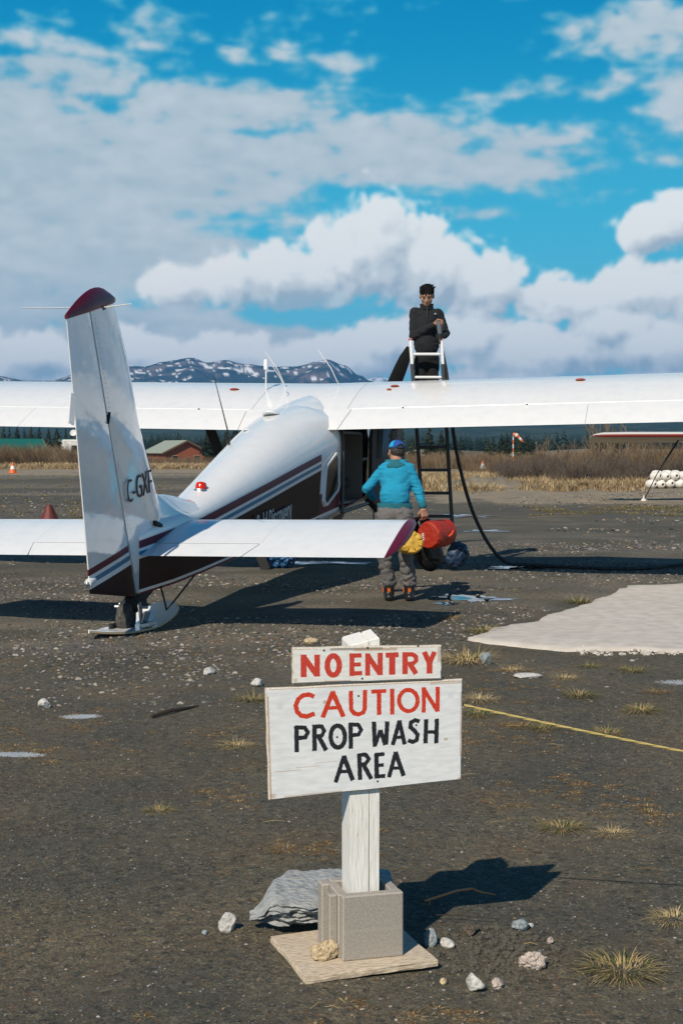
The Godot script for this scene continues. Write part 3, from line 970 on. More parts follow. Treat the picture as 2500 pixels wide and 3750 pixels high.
func build_trees() -> void:
	var nd := leaf_mat("spruce needles", Color(0.036, 0.05, 0.03).linear_to_srgb())
	var nd2 := leaf_mat("spruce needles paler", Color(0.058, 0.07, 0.036).linear_to_srgb())
	var bark := mat("spruce bark", lin(0.06, 0.045, 0.035), 0.95)
	var kinds := []
	for k in 4: kinds.append(spruce(1.0, [0.17, 0.22, 0.14, 0.25][k], 300 + k, nd if k != 1 else nd2, bark, 110))
	# [x, z, height of the top above the strip, width factor, label]
	var list := [
		[-43.0, -215.0, 4.91, 1.5, "dark bushy spruce in front of the white trailer"],
		[-99.5, -420.0, 9.13, 1.0, "spruce at the far left behind the green roof"], [-100.0, -430.0, 8.66, 1.0, "second spruce from the left behind the green roof"],
		[-96.8, -425.0, 8.97, 1.1, "third spruce from the left behind the green roof"], [-98.0, -440.0, 8.55, 0.9, "short spruce fourth from the left behind the green roof"],
		[-91.4, -420.0, 9.01, 1.1, "fifth spruce from the left behind the green roof"], [-93.1, -440.0, 9.09, 1.1, "sixth spruce from the left behind the green roof"],
		[-86.4, -420.0, 8.49, 1.0, "spruce just left of the dark bushy one"], [-83.2, -430.0, 8.39, 1.0, "spruce just right of the dark bushy one"], [-85.1, -450.0, 8.44, 1.0, "spruce closest to the fin's rear edge"],
		[-68.8, -520.0, 6.48, 0.9, "small spruce left of the red shed's peak"], [-71.6, -560.0, 6.18, 0.9, "tiny spruce behind the red shed's peak"], [-53.8, -470.0, 7.74, 1.0, "tall spruce behind the red shed roof"],
		[-59.3, -540.0, 6.51, 0.9, "small spruce right of the tall one behind the shed roof"], [-55.5, -540.0, 6.34, 0.9, "small spruce behind the middle of the shed roof"], [-51.3, -520.0, 6.64, 0.9, "spruce behind the right end of the shed roof"],
		[-23.4, -250.0, 5.30, 1.7, "broad spruce beside the dark post under the left wing"], [-23.6, -262.0, 5.16, 1.6, "spruce partly behind the dark post under the left wing"], [-20.6, -255.0, 5.53, 1.7, "broad spruce between dark post and fuselage"], [-20.0, -268.0, 6.06, 1.6, "spruce closest to the fuselage left edge"],
		[6.8, -160.0, 4.64, 1.0, "slim spruce beside the blue cap"], [9.4, -190.0, 3.59, 1.0, "short spruce between cap and ladder"], [9.2, -150.0, 4.30, 1.5, "tall spruce seen through the ladder"], [11.9, -170.0, 3.89, 1.3, "shorter spruce beside the right ladder rail"], [17.6, -210.0, 3.29, 1.1, "lone spruce right of the hose"],
		[19.5, -190.0, 3.35, 1.2, "spruce furthest left of the windsock clump"], [21.2, -200.0, 3.57, 1.2, "second spruce left of the windsock"], [20.8, -185.0, 3.65, 1.3, "spruce touching the windsock pole on its left"], [22.3, -192.0, 3.84, 1.2, "spruce behind the windsock pole"], [23.1, -185.0, 3.53, 1.5, "spruce behind the windsock tail"], [24.6, -190.0, 3.47, 1.5, "spruce just right of the windsock tail"], [26.1, -195.0, 3.04, 1.3, "last spruce right of the windsock clump"],
		[39.6, -260.0, 2.27, 1.0, "small spruce on the pale field"], [39.1, -230.0, 1.48, 1.2, "tiny spruce left of the other wing tip"]]
	var i := 0
	for q in list:
		var base := ground_y(q[0], q[1])
		var h: float = q[2] - base
		var o := thing("spruce", q[4], "tree", Vector3(q[0], base, q[1]), i * 1.7, "spruces beyond the airstrip")
		var kk: Array = kinds[i % 4]
		put("trunk", kk[0], o); put("crown", kk[1], o)
		var wf: float = q[3]
		o.scale = Vector3(h * wf, h, h * wf)
		i += 1
	# far-off spruce forest that reads as one dark band
	var places := []; var tints := []
	for k in 5200:
		var d := rng.randf_range(620.0, 1500.0)
		var a := deg_to_rad(rng.randf_range(-24.0, 24.0))
		if gn.get_noise_2d(a * 60.0, d * 0.01) < -0.2: continue
		var h := rng.randf_range(7.0, 13.0)
		places.append(Transform3D(spun(Vector3(h * 1.4, h, h * 1.4), rng.randf() * TAU), Vector3(sin(a) * d, -2.0, -cos(a) * d)))
		tints.append(Color.WHITE)
	var merged := Geo.new()
	var sp := spruce(1.0, 0.24, 777, nd, bark, 34)
	scatter("spruce_forest", "far dark spruce forest across the valley floor", "forest", sp[1], places)

func twig_bush(sd: int, stems: int, m: Material, m2: Material, thick: float, lean: float) -> ArrayMesh:
	# a bare bush one metre high
	var r := RandomNumberGenerator.new(); r.seed = sd
	var g := Geo.new()
	for i in stems:
		var a := r.randf() * TAU
		var b := Vector3(cos(a), 0, sin(a)) * r.randf_range(0.0, 0.22)
		var h := r.randf_range(0.55, 1.05)
		var dir := Vector3(cos(a) * lean * r.randf(), 1, sin(a) * lean * r.randf())
		var p := [b]
		for k in 3: p.append(b + dir * h * (k + 1) / 3.0 + Vector3(r.randf_range(-1, 1), 0, r.randf_range(-1, 1)) * 0.05)
		var mm: Material = m if r.randf() < 0.6 else m2
		g.tube(mm, p, [thick, thick * 0.8, thick * 0.6, thick * 0.3], 3)
		for k in 5:
			var s: Vector3 = p[1].lerp(p[3], r.randf())
			var e := s + Vector3(r.randf_range(-1, 1) * 0.22, r.randf_range(0.08, 0.3), r.randf_range(-1, 1) * 0.22)
			g.tube(mm, [s, e], [thick * 0.55, thick * 0.25], 3)
	return g.commit(0.0)

func blade_tuft(sd: int, count: int, spread: float, m: Material, m2: Material, wide: float, flop: float) -> ArrayMesh:
	# a tuft of grass whose longest blades are one metre
	var r := RandomNumberGenerator.new(); r.seed = sd
	var g := Geo.new()
	for i in count:
		var a := r.randf() * TAU
		var out := Vector3(cos(a), 0, sin(a)); var side := Vector3(-sin(a), 0, cos(a))
		var b := out * spread * sqrt(r.randf()) + side * r.randf_range(-0.1, 0.1) * spread
		var len := r.randf_range(0.45, 1.0)
		var f := flop * r.randf_range(0.3, 1.4)
		var mm: Material = m if r.randf() < 0.62 else m2
		var p := b; var dir := (Vector3.UP + out * f * 0.4).normalized()
		var w := wide * r.randf_range(0.7, 1.2)
		for k in 3:
			var e := p + dir * len / 3.0
			var w2 = w * [0.8, 0.5, 0.05][k]
			if e.y < 0.01: e.y = 0.01
			g.quad(mm, p - side * w, p + side * w, e + side * w2, e - side * w2)
			p = e; w = w2
			dir = (dir + (out * 0.8 + Vector3(0, -0.55, 0)) * f * 0.75 + side * r.randf_range(-0.2, 0.2)).normalized()
	return g.commit(0.0)

func build_brush() -> void:
	var tan1 := leaf_mat("dry twig tan", lin(0.24, 0.18, 0.115))
	var tan2 := leaf_mat("dry twig grey brown", lin(0.13, 0.098, 0.072))
	var rust := leaf_mat("dry twig rust", lin(0.19, 0.115, 0.062))
	var straw := leaf_mat("straw", lin(0.42, 0.31, 0.175))
	var straw2 := leaf_mat("pale straw", lin(0.52, 0.41, 0.255))
	var olive := leaf_mat("olive grass", lin(0.15, 0.14, 0.05))
	var bushes := [twig_bush(1, 30, tan1, tan2, 0.009, 0.5), twig_bush(2, 34, tan2, rust, 0.009, 0.7), twig_bush(3, 26, tan1, rust, 0.008, 0.6)]
	# brush beyond the strip on the right
	for k in 3:
		var places := []
		for i in 210:
			var d := rng.randf_range(66.0, 112.0)
			var az := rng.randf_range(5.2, 20.0)
			if d < 78.0 and az < 8.0: continue
			var x := tan(deg_to_rad(az)) * d
			var h := rng.randf_range(0.7, 1.5) * (0.62 + 0.5 * smoothstep(7.0, 11.5, az)) * (1.0 + 0.9 * gn.get_noise_2d(x * 0.5, d * 0.4))
			places.append(Transform3D(spun(Vector3(h * 0.8, h, h * 0.8), rng.randf() * TAU), at_ground(x, -d, -0.05)))
		for i in 260:
			var d := rng.randf_range(105.0, 190.0)
			var x := tan(deg_to_rad(rng.randf_range(1.5, 13.0))) * d
			var h := rng.randf_range(0.7, 1.5)
			places.append(Transform3D(spun(Vector3(h, h, h), rng.randf() * TAU), at_ground(x, -d, -0.1)))
		for i in 300:
			var d := rng.randf_range(150.0, 235.0)
			var x := tan(deg_to_rad(rng.randf_range(-17.0, -10.6))) * d
			var h := rng.randf_range(1.2, 2.7)
			places.append(Transform3D(spun(Vector3(h, h, h), rng.randf() * TAU), at_ground(x, -d, -0.1)))
		for i in 150:
			var d := rng.randf_range(180.0, 270.0)
			var x := tan(deg_to_rad(rng.randf_range(-10.6, -3.5))) * d
			var h := rng.randf_range(0.9, 1.8)
			places.append(Transform3D(spun(Vector3(h, h, h), rng.randf() * TAU), at_ground(x, -d, -0.1)))
		scatter("brush", ["bare grey brown brush behind the dry grass", "rusty bare brush along the far edge of the strip", "pale tan bare brush beyond the strip"][k], "brush", bushes[k], places)
	var grey1 := leaf_mat("dry twig grey", lin(0.105, 0.092, 0.084))
	var thicket := twig_bush(21, 44, grey1, tan2, 0.010, 0.9)
	var pl2 := []
	for i in 420:
		var d := rng.randf_range(62.0, 84.0)
		var x := tan(deg_to_rad(rng.randf_range(6.4, 20.0))) * d
		if gn.get_noise_2d(x * 0.35 + 60.0, d * 0.35) < -0.02: continue
		var h := rng.randf_range(0.6, 1.35)
		pl2.append(Transform3D(spun(Vector3(h, h, h), rng.randf() * TAU), at_ground(x, -d, -0.05)))
	scatter("brush", "low dense grey thicket behind the straw coloured grass", "brush", thicket, pl2)
	# taller bare shrubs that stand out of the brush
	var tall := twig_bush(9, 22, tan1, tan2, 0.013, 0.30)
	for q in [[15.02, -84.0, 3.07, "tall bare shrub poking above the brush under the right wing"], [15.28, -80.0, 2.90, "second tall bare shrub beside the tallest one"], [12.42, -88.0, 2.06, "bare shrub leaning beside the windsock trees"], [12.95, -82.0, 1.88, "wide bare shrub in front of the pale field"], [15.90, -78.0, 2.62, "bare shrub rising just behind the other wing"]]:
		var x: float = q[0]
		var o := put("tall_shrub", tall)
		tag(o, q[3], "shrub", "tall bare shrubs over the brush")
		var h: float = q[2] - ground_y(x, q[1])
		o.position = at_ground(x, q[1])
		o.rotation.y = x
		o.scale = Vector3(h * 0.8, h, h * 0.8)
	# a few leafing bushes
	var green := leaf_mat("young leaves", lin(0.085, 0.115, 0.03))
	for q in [[15.5, -72.0, "greening bush behind the tie down rope"], [17.2, -74.0, "greening bush at the right edge behind the floats"]]:
		var g := Geo.new()
		for i in 420:
			var v := Vector3(rng.randfn() * 0.3, absf(rng.randfn()) * 0.34 + 0.15, rng.randfn() * 0.3)
			var e := Vector3(rng.randf_range(-1, 1), rng.randf_range(-1, 1), rng.randf_range(-1, 1)) * 0.06
			g.tri(green, v, v + e, v + Vector3(e.z, e.x, -e.y))
		var o := thing("green_bush", q[2], "bush", at_ground(q[0], q[1]), 0.0, "greening bushes")
		part("foliage", g, o, 0.0)
		put("stem", twig_bush(14, 9, tan2, tan1, 0.012, 0.6), o)
		o.scale = Vector3.ONE * 1.5
	# dry grass
	var tufts := [blade_tuft(1, 26, 0.35, straw, straw2, 0.022, 0.6), blade_tuft(2, 26, 0.4, straw, tan1, 0.022, 0.9), blade_tuft(3, 22, 0.4, straw2, rust, 0.02, 0.5)]
	for k in 3:
		var places := []
		for i in 2600:
			var d := 54.0 + 30.0 * pow(rng.randf(), 1.4)
			var x := tan(deg_to_rad(rng.randf_range(2.5, 20.0))) * d
			if Vector2(x - 6.0, d - 57.5).length() < 2.2 or (x > 11.6 and x < 16.5 and d < 59.4) or (d < 57.5 + 5.0 * gn.get_noise_2d(x, 3.0) and rng.randf() < 0.85): continue
			var h := rng.randf_range(0.25, 0.62)
			places.append(Transform3D(spun(Vector3(h * 1.3, h, h * 1.3), rng.randf() * TAU), at_ground(x, -d)))
		for i in 1500:
			var d := rng.randf_range(118.0, 190.0)
			var x := tan(deg_to_rad(rng.randf_range(-19.0, 6.0))) * d
			var h := rng.randf_range(0.35, 0.8)
			places.append(Transform3D(spun(Vector3(h * 1.8, h, h * 1.8), rng.randf() * TAU), at_ground(x, -d)))
		scatter("dry_grass", ["straw coloured grass along the far verge", "rough tan grass along the far verge", "pale bleached grass along the far verge"][k], "grass", tufts[k], places)
	var places2 := []
	var low := blade_tuft(5, 24, 0.5, olive, straw, 0.03, 1.2)
	for i in 1500:
		var d := rng.randf_range(34.0, 39.6)
		var x := tan(deg_to_rad(rng.randf_range(7.5, 20.0))) * d
		if gn.get_noise_2d(x * 1.2, d * 1.2) < 0.02: continue
		var h := rng.randf_range(0.04, 0.09)
		places2.append(Transform3D(spun(Vector3(h * 2, h, h * 2), rng.randf() * TAU), at_ground(x, -d)))
	scatter("low_grass", "short yellow green grass patch before the tied down wing", "grass", low, places2)
	# thin strips of dry grass on the far left of the strip
	var places3 := []
	for i in 1600:
		var d := rng.randf_range(30.0, 95.0)
		var x := tan(deg_to_rad(rng.randf_range(-19.0, -4.0))) * d
		if gn.get_noise_2d(x * 0.15, d * 1.3) < 0.18: continue
		var h := rng.randf_range(0.05, 0.14)
		places3.append(Transform3D(spun(Vector3(h * 2.2, h, h * 2.2), rng.randf() * TAU), at_ground(x, -d)))
	scatter("low_grass", "sparse short dry grass in strips on the far airstrip", "grass", low, places3)

# ------------------------------------------------------------------ the ski plane
# local axes of the plane: x to its starboard, y up from the ground, z aft (so forward is -z); d below is the distance forward of the tail ski

func foil(c: float, thick: float, camber: float) -> Vector2:
	# upper and lower height of a wing section at chord fraction c
	var t := 5.0 * thick * (0.2969 * sqrt(c) - 0.126 * c - 0.3516 * c * c + 0.2843 * c * c * c - 0.1030 * c * c * c * c)
	var m := 4.0 * camber * c * (1.0 - c)
	return Vector2(m + t, m - t)

func wing_ring(le: Vector3, te: Vector3, up: Vector3, c0: float, c1: float, thick: float, camber: float, n := 12) -> PackedVector3Array:
	var ch := (te - le).length()
	var ring := PackedVector3Array()
	for k in n + 1:
		var u := float(k) / n
		var c := c1 + (c0 - c1) * (u if c0 > 0.0 else 1.0 - (1.0 - u) * (1.0 - u))
		ring.append(le.lerp(te, c) + up * foil(maxf(c, 0.0), thick, camber).x * ch)
	for k in range(1 if c0 <= 0.0 else 0, n + 1):
		var u := float(k) / n
		var c := c0 + (c1 - c0) * (u if c0 > 0.0 else u * u)
		ring.append(le.lerp(te, c) + up * foil(maxf(c, 0.0), thick, camber).y * ch)
	return ring

func build_plane() -> void:
	var P := thing("ski_plane", "white and dark maroon high wing ski plane parked tail towards the sign", "airplane", Vector3(-1.80, 0, -12.10), -deg_to_rad(14.0))
	var dirt := ramp_tex(noise(201, 0.018, 5), 512, [[0.1, s3(226, 227, 228)], [0.45, s3(231, 232, 232)], [0.8, s3(234, 234, 233)]])
	var white := textured("white aircraft paint", dirt, 0.6, 0.22)
	white.clearcoat_enabled = true; white.clearcoat = 0.5; white.clearcoat_roughness = 0.08
	var oil := ImageTexture.new()
	var im := noise(203, 0.012, 3).get_seamless_image(512, 512)
	im.convert(Image.FORMAT_RGBA8)
	im.bump_map_to_normal_map(5.0)
	oil = ImageTexture.create_from_image(im)
	var tin := textured("white fin paint", dirt, 0.5, 0.09)
	tin.normal_enabled = true; tin.normal_texture = oil; tin.normal_scale = 0.22
	tin.metallic_specular = 0.75
	tin.clearcoat_enabled = true; tin.clearcoat = 1.0; tin.clearcoat_roughness = 0.03
	var maroon := mat("maroon paint", s3(92, 18, 40), 0.32)
	maroon.metallic_specular = 0.35
	var panel := mat("dark plum paint", lin(0.016, 0.006, 0.009), 0.20)
	panel.metallic_specular = 0.30
	var blue := mat("blue stripe paint", s3(46, 118, 152), 0.25)
	var black := mat("black rubber", lin(0.014, 0.014, 0.015), 0.75)
	var tyre := textured("dusty tyre", ramp_tex(noise(205, 0.05, 4), 128, [[0.2, s3(38, 38, 38)], [0.8, s3(88, 84, 78)]]), 3.0, 0.9)
	var dark := mat("grey cabin lining", lin(0.15, 0.15, 0.155), 0.8)
	var metal := mat("worn aluminium", s3(170, 172, 174), 0.38, 0.9)
	var gap := mat("black gap shade and hinge", lin(0.02, 0.02, 0.022), 0.9)  # black for the shade painted into hinge gaps, also the rudder hinge
	var glass := mat("tinted window", Color(0.08, 0.10, 0.11, 0.35), 0.04)
	glass.transparency = BaseMaterial3D.TRANSPARENCY_ALPHA

	# fuselage sections: d, half width, belly, shoulder line, spine
	var S := [[0.03, 0.07, 0.315, 0.78, 0.86], [0.7, 0.135, 0.335, 0.855, 0.975], [1.27, 0.20, 0.375, 0.925, 1.06], [2.0, 0.275, 0.435, 1.06, 1.27], [2.88, 0.37, 0.515, 1.225, 1.535], [3.76, 0.455, 0.60, 1.39, 1.81], [4.40, 0.525, 0.66, 1.51, 1.965],
		[4.92, 0.575, 0.705, 1.61, 2.065], [5.10, 0.585, 0.72, 1.64, 2.09], [5.8, 0.60, 0.78, 1.70, 2.14], [6.45, 0.60, 0.835, 1.72, 2.22], [7.05, 0.575, 0.89, 1.70, 2.12], [7.5, 0.54, 0.93, 1.60, 1.86], [8.2, 0.48, 1.0, 1.50, 1.74], [9.0, 0.40, 1.12, 1.45, 1.68], [9.35, 0.27, 1.28, 1.45, 1.60]]
	var heights := []     # fraction rows below the shoulder are absolute drops
	var rings := []
	for s in S:
		var half := []
		for k in 7:
			var a := PI / 2.0 * k / 6.0
			half.append(Vector2(sin(a) * s[1], s[3] + cos(a) * (s[4] - s[3])))
		var span: float = s[3] - s[2]
		var q := clampf(span / 0.55, 0.5, 1.0)
		for drop in [0.078, 0.108, 0.148, 0.182]: half.append(Vector2(s[1] * (1.0 - drop * 0.02), s[3] - drop * q))
		var low: float = s[2] + clampf(s[0] * 0.024, 0.0, 0.12)
		for y in [lerpf(s[3] - 0.182 * q, low, 0.5), low + 0.045, low + 0.02, low]:
			half.append(Vector2(s[1] * (0.985 - 0.05 * (s[3] - y) / span), y))
		half.append(Vector2(s[1] * 0.80, s[2] + 0.03)); half.append(Vector2(s[1] * 0.5, s[2]))
		var ring := PackedVector3Array()
		for v in half: ring.append(Vector3(v.x, v.y, -s[0]))
		for k in range(half.size() - 1, 0, -1): ring.append(Vector3(-half[k].x, half[k].y, -s[0]))
		rings.append(ring)
	var n: int = rings[0].size()
	var band := func(i: int, j: int) -> Material:
		var k: int = j if j < 16 else n - 1 - j
		if k < 6: return white
		if i >= 6 and i < 8:     # round the rear cabin window
			return maroon if k == 11 else white
		if k == 6: return maroon
		if k == 7: return white
		if k == 8: return blue
		if k == 9: return white
		if k == 10 or k == 11: return panel
		if k == 12: return white
		if k == 13: return maroon
		return white
	var door_hole := func(i: int, j: int) -> bool: return (i == 8 or i == 9) and j >= 3 and j <= 12
	var fg := Geo.new()
	fg.loft(rings, band, true, true, true, door_hole)
	var body := part("fuselage", fg, P, 50.0)
	# cabin inside the open cargo door
	var cg := Geo.new()
	for e in [[Vector3(0, 0.92, -5.75), Vector3(1.08, 0.03, 1.25)], [Vector3(-0.53, 1.35, -5.75), Vector3(0.03, 0.85, 1.25)], [Vector3(0, 1.35, -6.40), Vector3(1.06, 0.85, 0.03)], [Vector3(0, 1.33, -5.12), Vector3(1.06, 0.85, 0.03)], [Vector3(0, 1.77, -5.75), Vector3(1.04, 0.03, 1.25)]]:
		cg.box(dark, Transform3D(Basis(), e[0]), e[1], 0.0)
	part("cabin_lining", cg, P)
	for x in [-0.26, 0.2]:
		var sg := Geo.new()
		var cloth := mat("dark seat cloth", lin(0.03, 0.03, 0.034), 0.9)
		sg.box(cloth, Transform3D(Basis(), Vector3(x, 1.14, -6.1)), Vector3(0.4, 0.14, 0.42), 0.05)
		sg.box(cloth, Transform3D(Basis(Vector3.RIGHT, 0.15), Vector3(x, 1.5, -5.9)), Vector3(0.4, 0.62, 0.1), 0.05)
		part("seat", sg, P)
	# door frame, rounded, standing proud of the skin
	var df := Geo.new()
	df.tube(mat("grey door seal", lin(0.05, 0.055, 0.058), 0.5), [Vector3(0.47, 2.03, -5.32), Vector3(0.55, 1.90, -5.19), Vector3(0.60, 1.66, -5.10), Vector3(0.598, 1.2, -5.10), Vector3(0.585, 0.80, -5.12)], 0.022, 6)
	df.tube(mat("grey door seal", lin(0.05, 0.055, 0.058), 0.5), [Vector3(0.585, 0.815, -5.12), Vector3(0.59, 0.875, -6.45)], 0.022, 6)
	part("door_frame", df, P)
	# the cargo door, hinged forward and swung open against the nose
	var dg := Geo.new()
	var xf := Transform3D(Basis(Vector3.UP, deg_to_rad(-16)), Vector3(0.60, 0.0, -6.47))
	var frame2 := PackedVector2Array([Vector2(0, 0.92), Vector2(0.92, 1.02), Vector2(0.90, 1.62), Vector2(0.72, 1.98), Vector2(0.1, 2.05), Vector2(0, 1.7)])
	dg.prism(mat("door inner lining", lin(0.045, 0.047, 0.05), 0.35), frame2, 0.05, xf * Transform3D(Basis(Vector3.UP, PI / 2.0), Vector3.ZERO))
	var door := part("cargo_door", dg, P)
	var dw := Geo.new()
	dw.prism(mat("door window", lin(0.10, 0.12, 0.13), 0.05), PackedVector2Array([Vector2(0.14, 1.45), Vector2(0.78, 1.5), Vector2(0.70, 1.9), Vector2(0.16, 1.94)]), 0.07, xf * Transform3D(Basis(Vector3.UP, PI / 2.0), Vector3(-0.01, 0, 0)))
	part("window", dw, door)
	# rear cabin window with its white surround
	for s in [1.0, -1.0]:
		var outline := [Vector2(4.50, 0.985), Vector2(4.55, 0.93), Vector2(4.62, 0.935), Vector2(4.95, 1.085), Vector2(4.985, 1.14), Vector2(4.93, 1.45), Vector2(4.90, 1.50), Vector2(4.84, 1.505), Vector2(4.575, 1.385), Vector2(4.53, 1.33)]
		var c := Vector2(4.75, 1.21)
		var wfr := []
		var pg := Geo.new()
		for k in outline.size():
			var p: Vector2 = outline[k]
			wfr.append(p)
		var lat := func(p: Vector2, o: float) -> Vector3:
			var h := 0.525 + (p.x - 4.40) * 0.0955 - 0.045 * (1.56 - p.y)
			return Vector3(s * (h + o), p.y, -p.x)
		var r0 := PackedVector3Array(); var r1 := PackedVector3Array(); var r2 := PackedVector3Array(); var r3 := PackedVector3Array(); var rp := PackedVector3Array()
		for p in wfr:
			r0.append(lat.call(c + (p - c) * 1.10, 0.0)); r1.append(lat.call(c + (p - c) * 1.07, 0.03)); r2.append(lat.call(c + (p - c) * 0.96, 0.03)); r3.append(lat.call(c + (p - c) * 0.93, 0.012)); rp.append(lat.call(c + (p - c) * 0.95, 0.017))
		pg.loft([r0, r1, r2, r3], white, false, false)
		var wf := part("window", pg, P)
		var gg := Geo.new()
		var rp2 := PackedVector3Array()
		for v in rp: rp2.append(v + Vector3(-s * 0.004, 0, 0))
		gg.loft([rp2, rp], mat("smoked window", lin(0.012, 0.016, 0.016), 0.05))
		part("pane", gg, wf)
	# lettering on the dark side panel
	var font := SystemFont.new()
	font.font_names = PackedStringArray(["Droid Sans"])
	var tm := TextMesh.new()
	tm.text = "Icefield Discovery"; tm.font = font; tm.font_size = 32; tm.pixel_size = 0.0078; tm.depth = 0.006
	tm.horizontal_alignment = HORIZONTAL_ALIGNMENT_RIGHT
	tm.material = mat("white lettering", lin(0.62, 0.64, 0.65), 0.4)
	var tx := put("lettering", tm, P)
	# the line of writing follows the taper of the side and rises gently towards the nose
	var fwd := Vector3(0.095, 0.150, -1.0).normalized()
	var upw := Vector3(0.035, 1.0, 0.150).normalized()
	tx.transform = Transform3D(Basis(fwd * 0.60, upw * 1.18, fwd.cross(upw).normalized()), Vector3(0.438, 0.905, -3.46))
	# small patch windows low on the tail
	for k in 2:
		var pg2 := Geo.new()
		pg2.box(mat("faded patch", lin(0.05, 0.05, 0.052), 0.5), Transform3D(Basis(Vector3.UP, -0.105), Vector3(0.137 + 0.012 * k, 0.685 + 0.02 * k, -0.72 - 0.10 * k)), Vector3(0.01, 0.07, 0.075), 0.002)
		part("inspection_patch", pg2, P)

	# wing
	var up := Vector3(0, 0.9605, -0.278)
	var le0 := Vector3(0, 2.35, -6.75); var te0 := Vector3(0, 1.785, -4.80)
	var wing_at := func(x: float) -> Array:
		var rise := Vector3(x, absf(x) * 0.0185, 0)
		return [le0 + rise, te0 + rise]
	var span := func(x0: float, x1: float, c0: float, c1: float, steps: int) -> Geo:
		var g := Geo.new(); var rr := []
		for k in steps + 1:
			var x := lerpf(x0, x1, float(k) / steps)
			var w = wing_at.call(x)
			rr.append(wing_ring(w[0], w[1], up, c0, c1, 0.135, 0.03))
		g.loft(rr, white)
		return g
	var cs := span.call(-0.60, 0.60, 0.0, 0.745, 2) as Geo
	var slant := func(g: Geo, l: Vector3, t: Vector3, u3: Vector3, c0: float, th: float, cam: float, xa: Vector2, xb: Vector2, rise: float, sym: float) -> void:
		# the part of a section aft of c0 whose ends run from x at the hinge (.x) to x at the trailing edge (.y)
		var rr := []
		for e in [xa, xb]:
			var ring := PackedVector3Array()
			for p in wing_ring(Vector3.ZERO, t - l, u3, c0, 1.0, th, cam, 6):
				var u := clampf((p.z / (t - l).z - c0) / (1.0 - c0), 0.0, 1.0)
				var x: float = lerpf(e.x, e.y, u)
				ring.append(p + l + Vector3(x, (absf(x) if sym > 0.5 else x) * rise, 0))
			rr.append(ring)
		g.loft(rr, white)
	slant.call(cs, le0, te0, up, 0.745, 0.135, 0.03, Vector2(-0.652, -0.604), Vector2(0.652, 0.604), 0.0185, 1.0)
	part("wing_center_section", cs, P, 30.0)
	for s in [1.0, -1.0]:
		var wp := part("wing_panel", span.call(s * 0.606, s * 5.6, 0.0, 0.745, 6), P, 30.0)
		# rounded tip
		var tip := Geo.new(); var rr := []
		for e in [[5.606, 1.0], [5.8, 0.97], [5.93, 0.86], [6.0, 0.6]]:
			var w = wing_at.call(s * e[0])
			var mid: Vector3 = w[0].lerp(w[1], 0.42)
			rr.append(wing_ring(mid + (w[0] - mid) * e[1], mid + (w[1] - mid) * e[1], up, 0.0, 1.0, 0.135 * e[1], 0.03))
		tip.loft(rr, white)
		part("wing_tip", tip, P, 40.0)
		# flap with its slanted inner end, then the aileron
		var fg2 := Geo.new(); var fr := []
		for e in [[0.0, 0.0], [1.0, 0.0]]:
			var ring := PackedVector3Array()
			var xi: float = lerpf(0.66, 3.456, e[0]); var xo: float = lerpf(0.612, 3.456, e[0])
			var src := wing_ring(Vector3.ZERO, Vector3(0, -0.565, 1.95), up, 0.752, 1.0, 0.135, 0.03, 6)
			for p in src:
				var u := clampf((p.z / 1.95 - 0.752) / 0.248, 0.0, 1.0)
				var x: float = s * lerpf(xi, xo, u)
				ring.append(p + le0 + Vector3(x, absf(x) * 0.0185, 0))
			fr.append(ring)
		fg2.loft(fr, white)
		var fl := part("flap", fg2, P, 30.0)
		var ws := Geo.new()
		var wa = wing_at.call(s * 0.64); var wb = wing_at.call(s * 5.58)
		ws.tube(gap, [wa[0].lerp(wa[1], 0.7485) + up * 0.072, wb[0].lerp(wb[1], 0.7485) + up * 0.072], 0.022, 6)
		part("gap_shade_strip", ws, P)  # black strip added in the flap gap to draw its shade
		part("aileron", span.call(s * 3.46, s * 5.6, 0.752, 1.0, 3), P, 30.0)
		for x in [1.28, 2.75]:
			var hg := Geo.new()
			var w = wing_at.call(s * x)
			var p: Vector3 = w[0].lerp(w[1], 0.75) + up * 0.118
			hg.box(metal, Transform3D(Basis(Vector3.RIGHT, -0.26), p), Vector3(0.022, 0.012, 0.09), 0.003)
			part("hinge_tab", hg, fl)
		# fuel filler cap
		for q in [[1.05, 0.40, 0.06] if s < 0 else [3.30, 0.34, 0.06], [1.02, 0.36, 0.055] if s > 0 else [4.6, 0.36, 0.06], [0.98, 0.44, 0.03] if s > 0 else [4.4, 0.44, 0.03]]:
			var w = wing_at.call(s * q[0])
			var p: Vector3 = w[0].lerp(w[1], q[1]) + up * (foil(q[1], 0.135, 0.03).x * 2.016 - 0.004)
			var kg := Geo.new()
			kg.lathe(mat("rusty red cap", s3(150, 58, 40), 0.6), [Vector2(0, 0), Vector2(q[2], 0), Vector2(q[2], 0.014), Vector2(q[2] * 0.6, 0.022), Vector2(0, 0.022)], 16, Transform3D(Basis(Vector3.RIGHT, -0.12), p))
			part("filler_cap", kg, P)
	# dark slot behind the flap hinge line is a black tube painting its shade
	var hump := Geo.new(); var hr := []
	for e in [[4.70, 0.38, 1.97], [5.1, 0.43, 2.085], [5.45, 0.41, 2.165], [5.85, 0.32, 2.245], [6.1, 0.18, 2.28]]:
		var ring := PackedVector3Array()
		for k in 13:
			var a := PI * k / 12.0
			ring.append(Vector3(cos(a) * e[1], e[2] - 0.32 * (1.0 - pow(sin(a), 0.8)), -e[0]))
		hr.append(ring)
	hump.loft(hr, white)
	part("wing_fairing", hump, P, 50.0)

	# fin and rudder
	var fin_le := [Vector2(0.70, 0.92), Vector2(0.665, 1.08), Vector2(0.46, 1.38), Vector2(0.20, 1.76), Vector2(-0.06, 2.34), Vector2(-0.345, 2.79)]
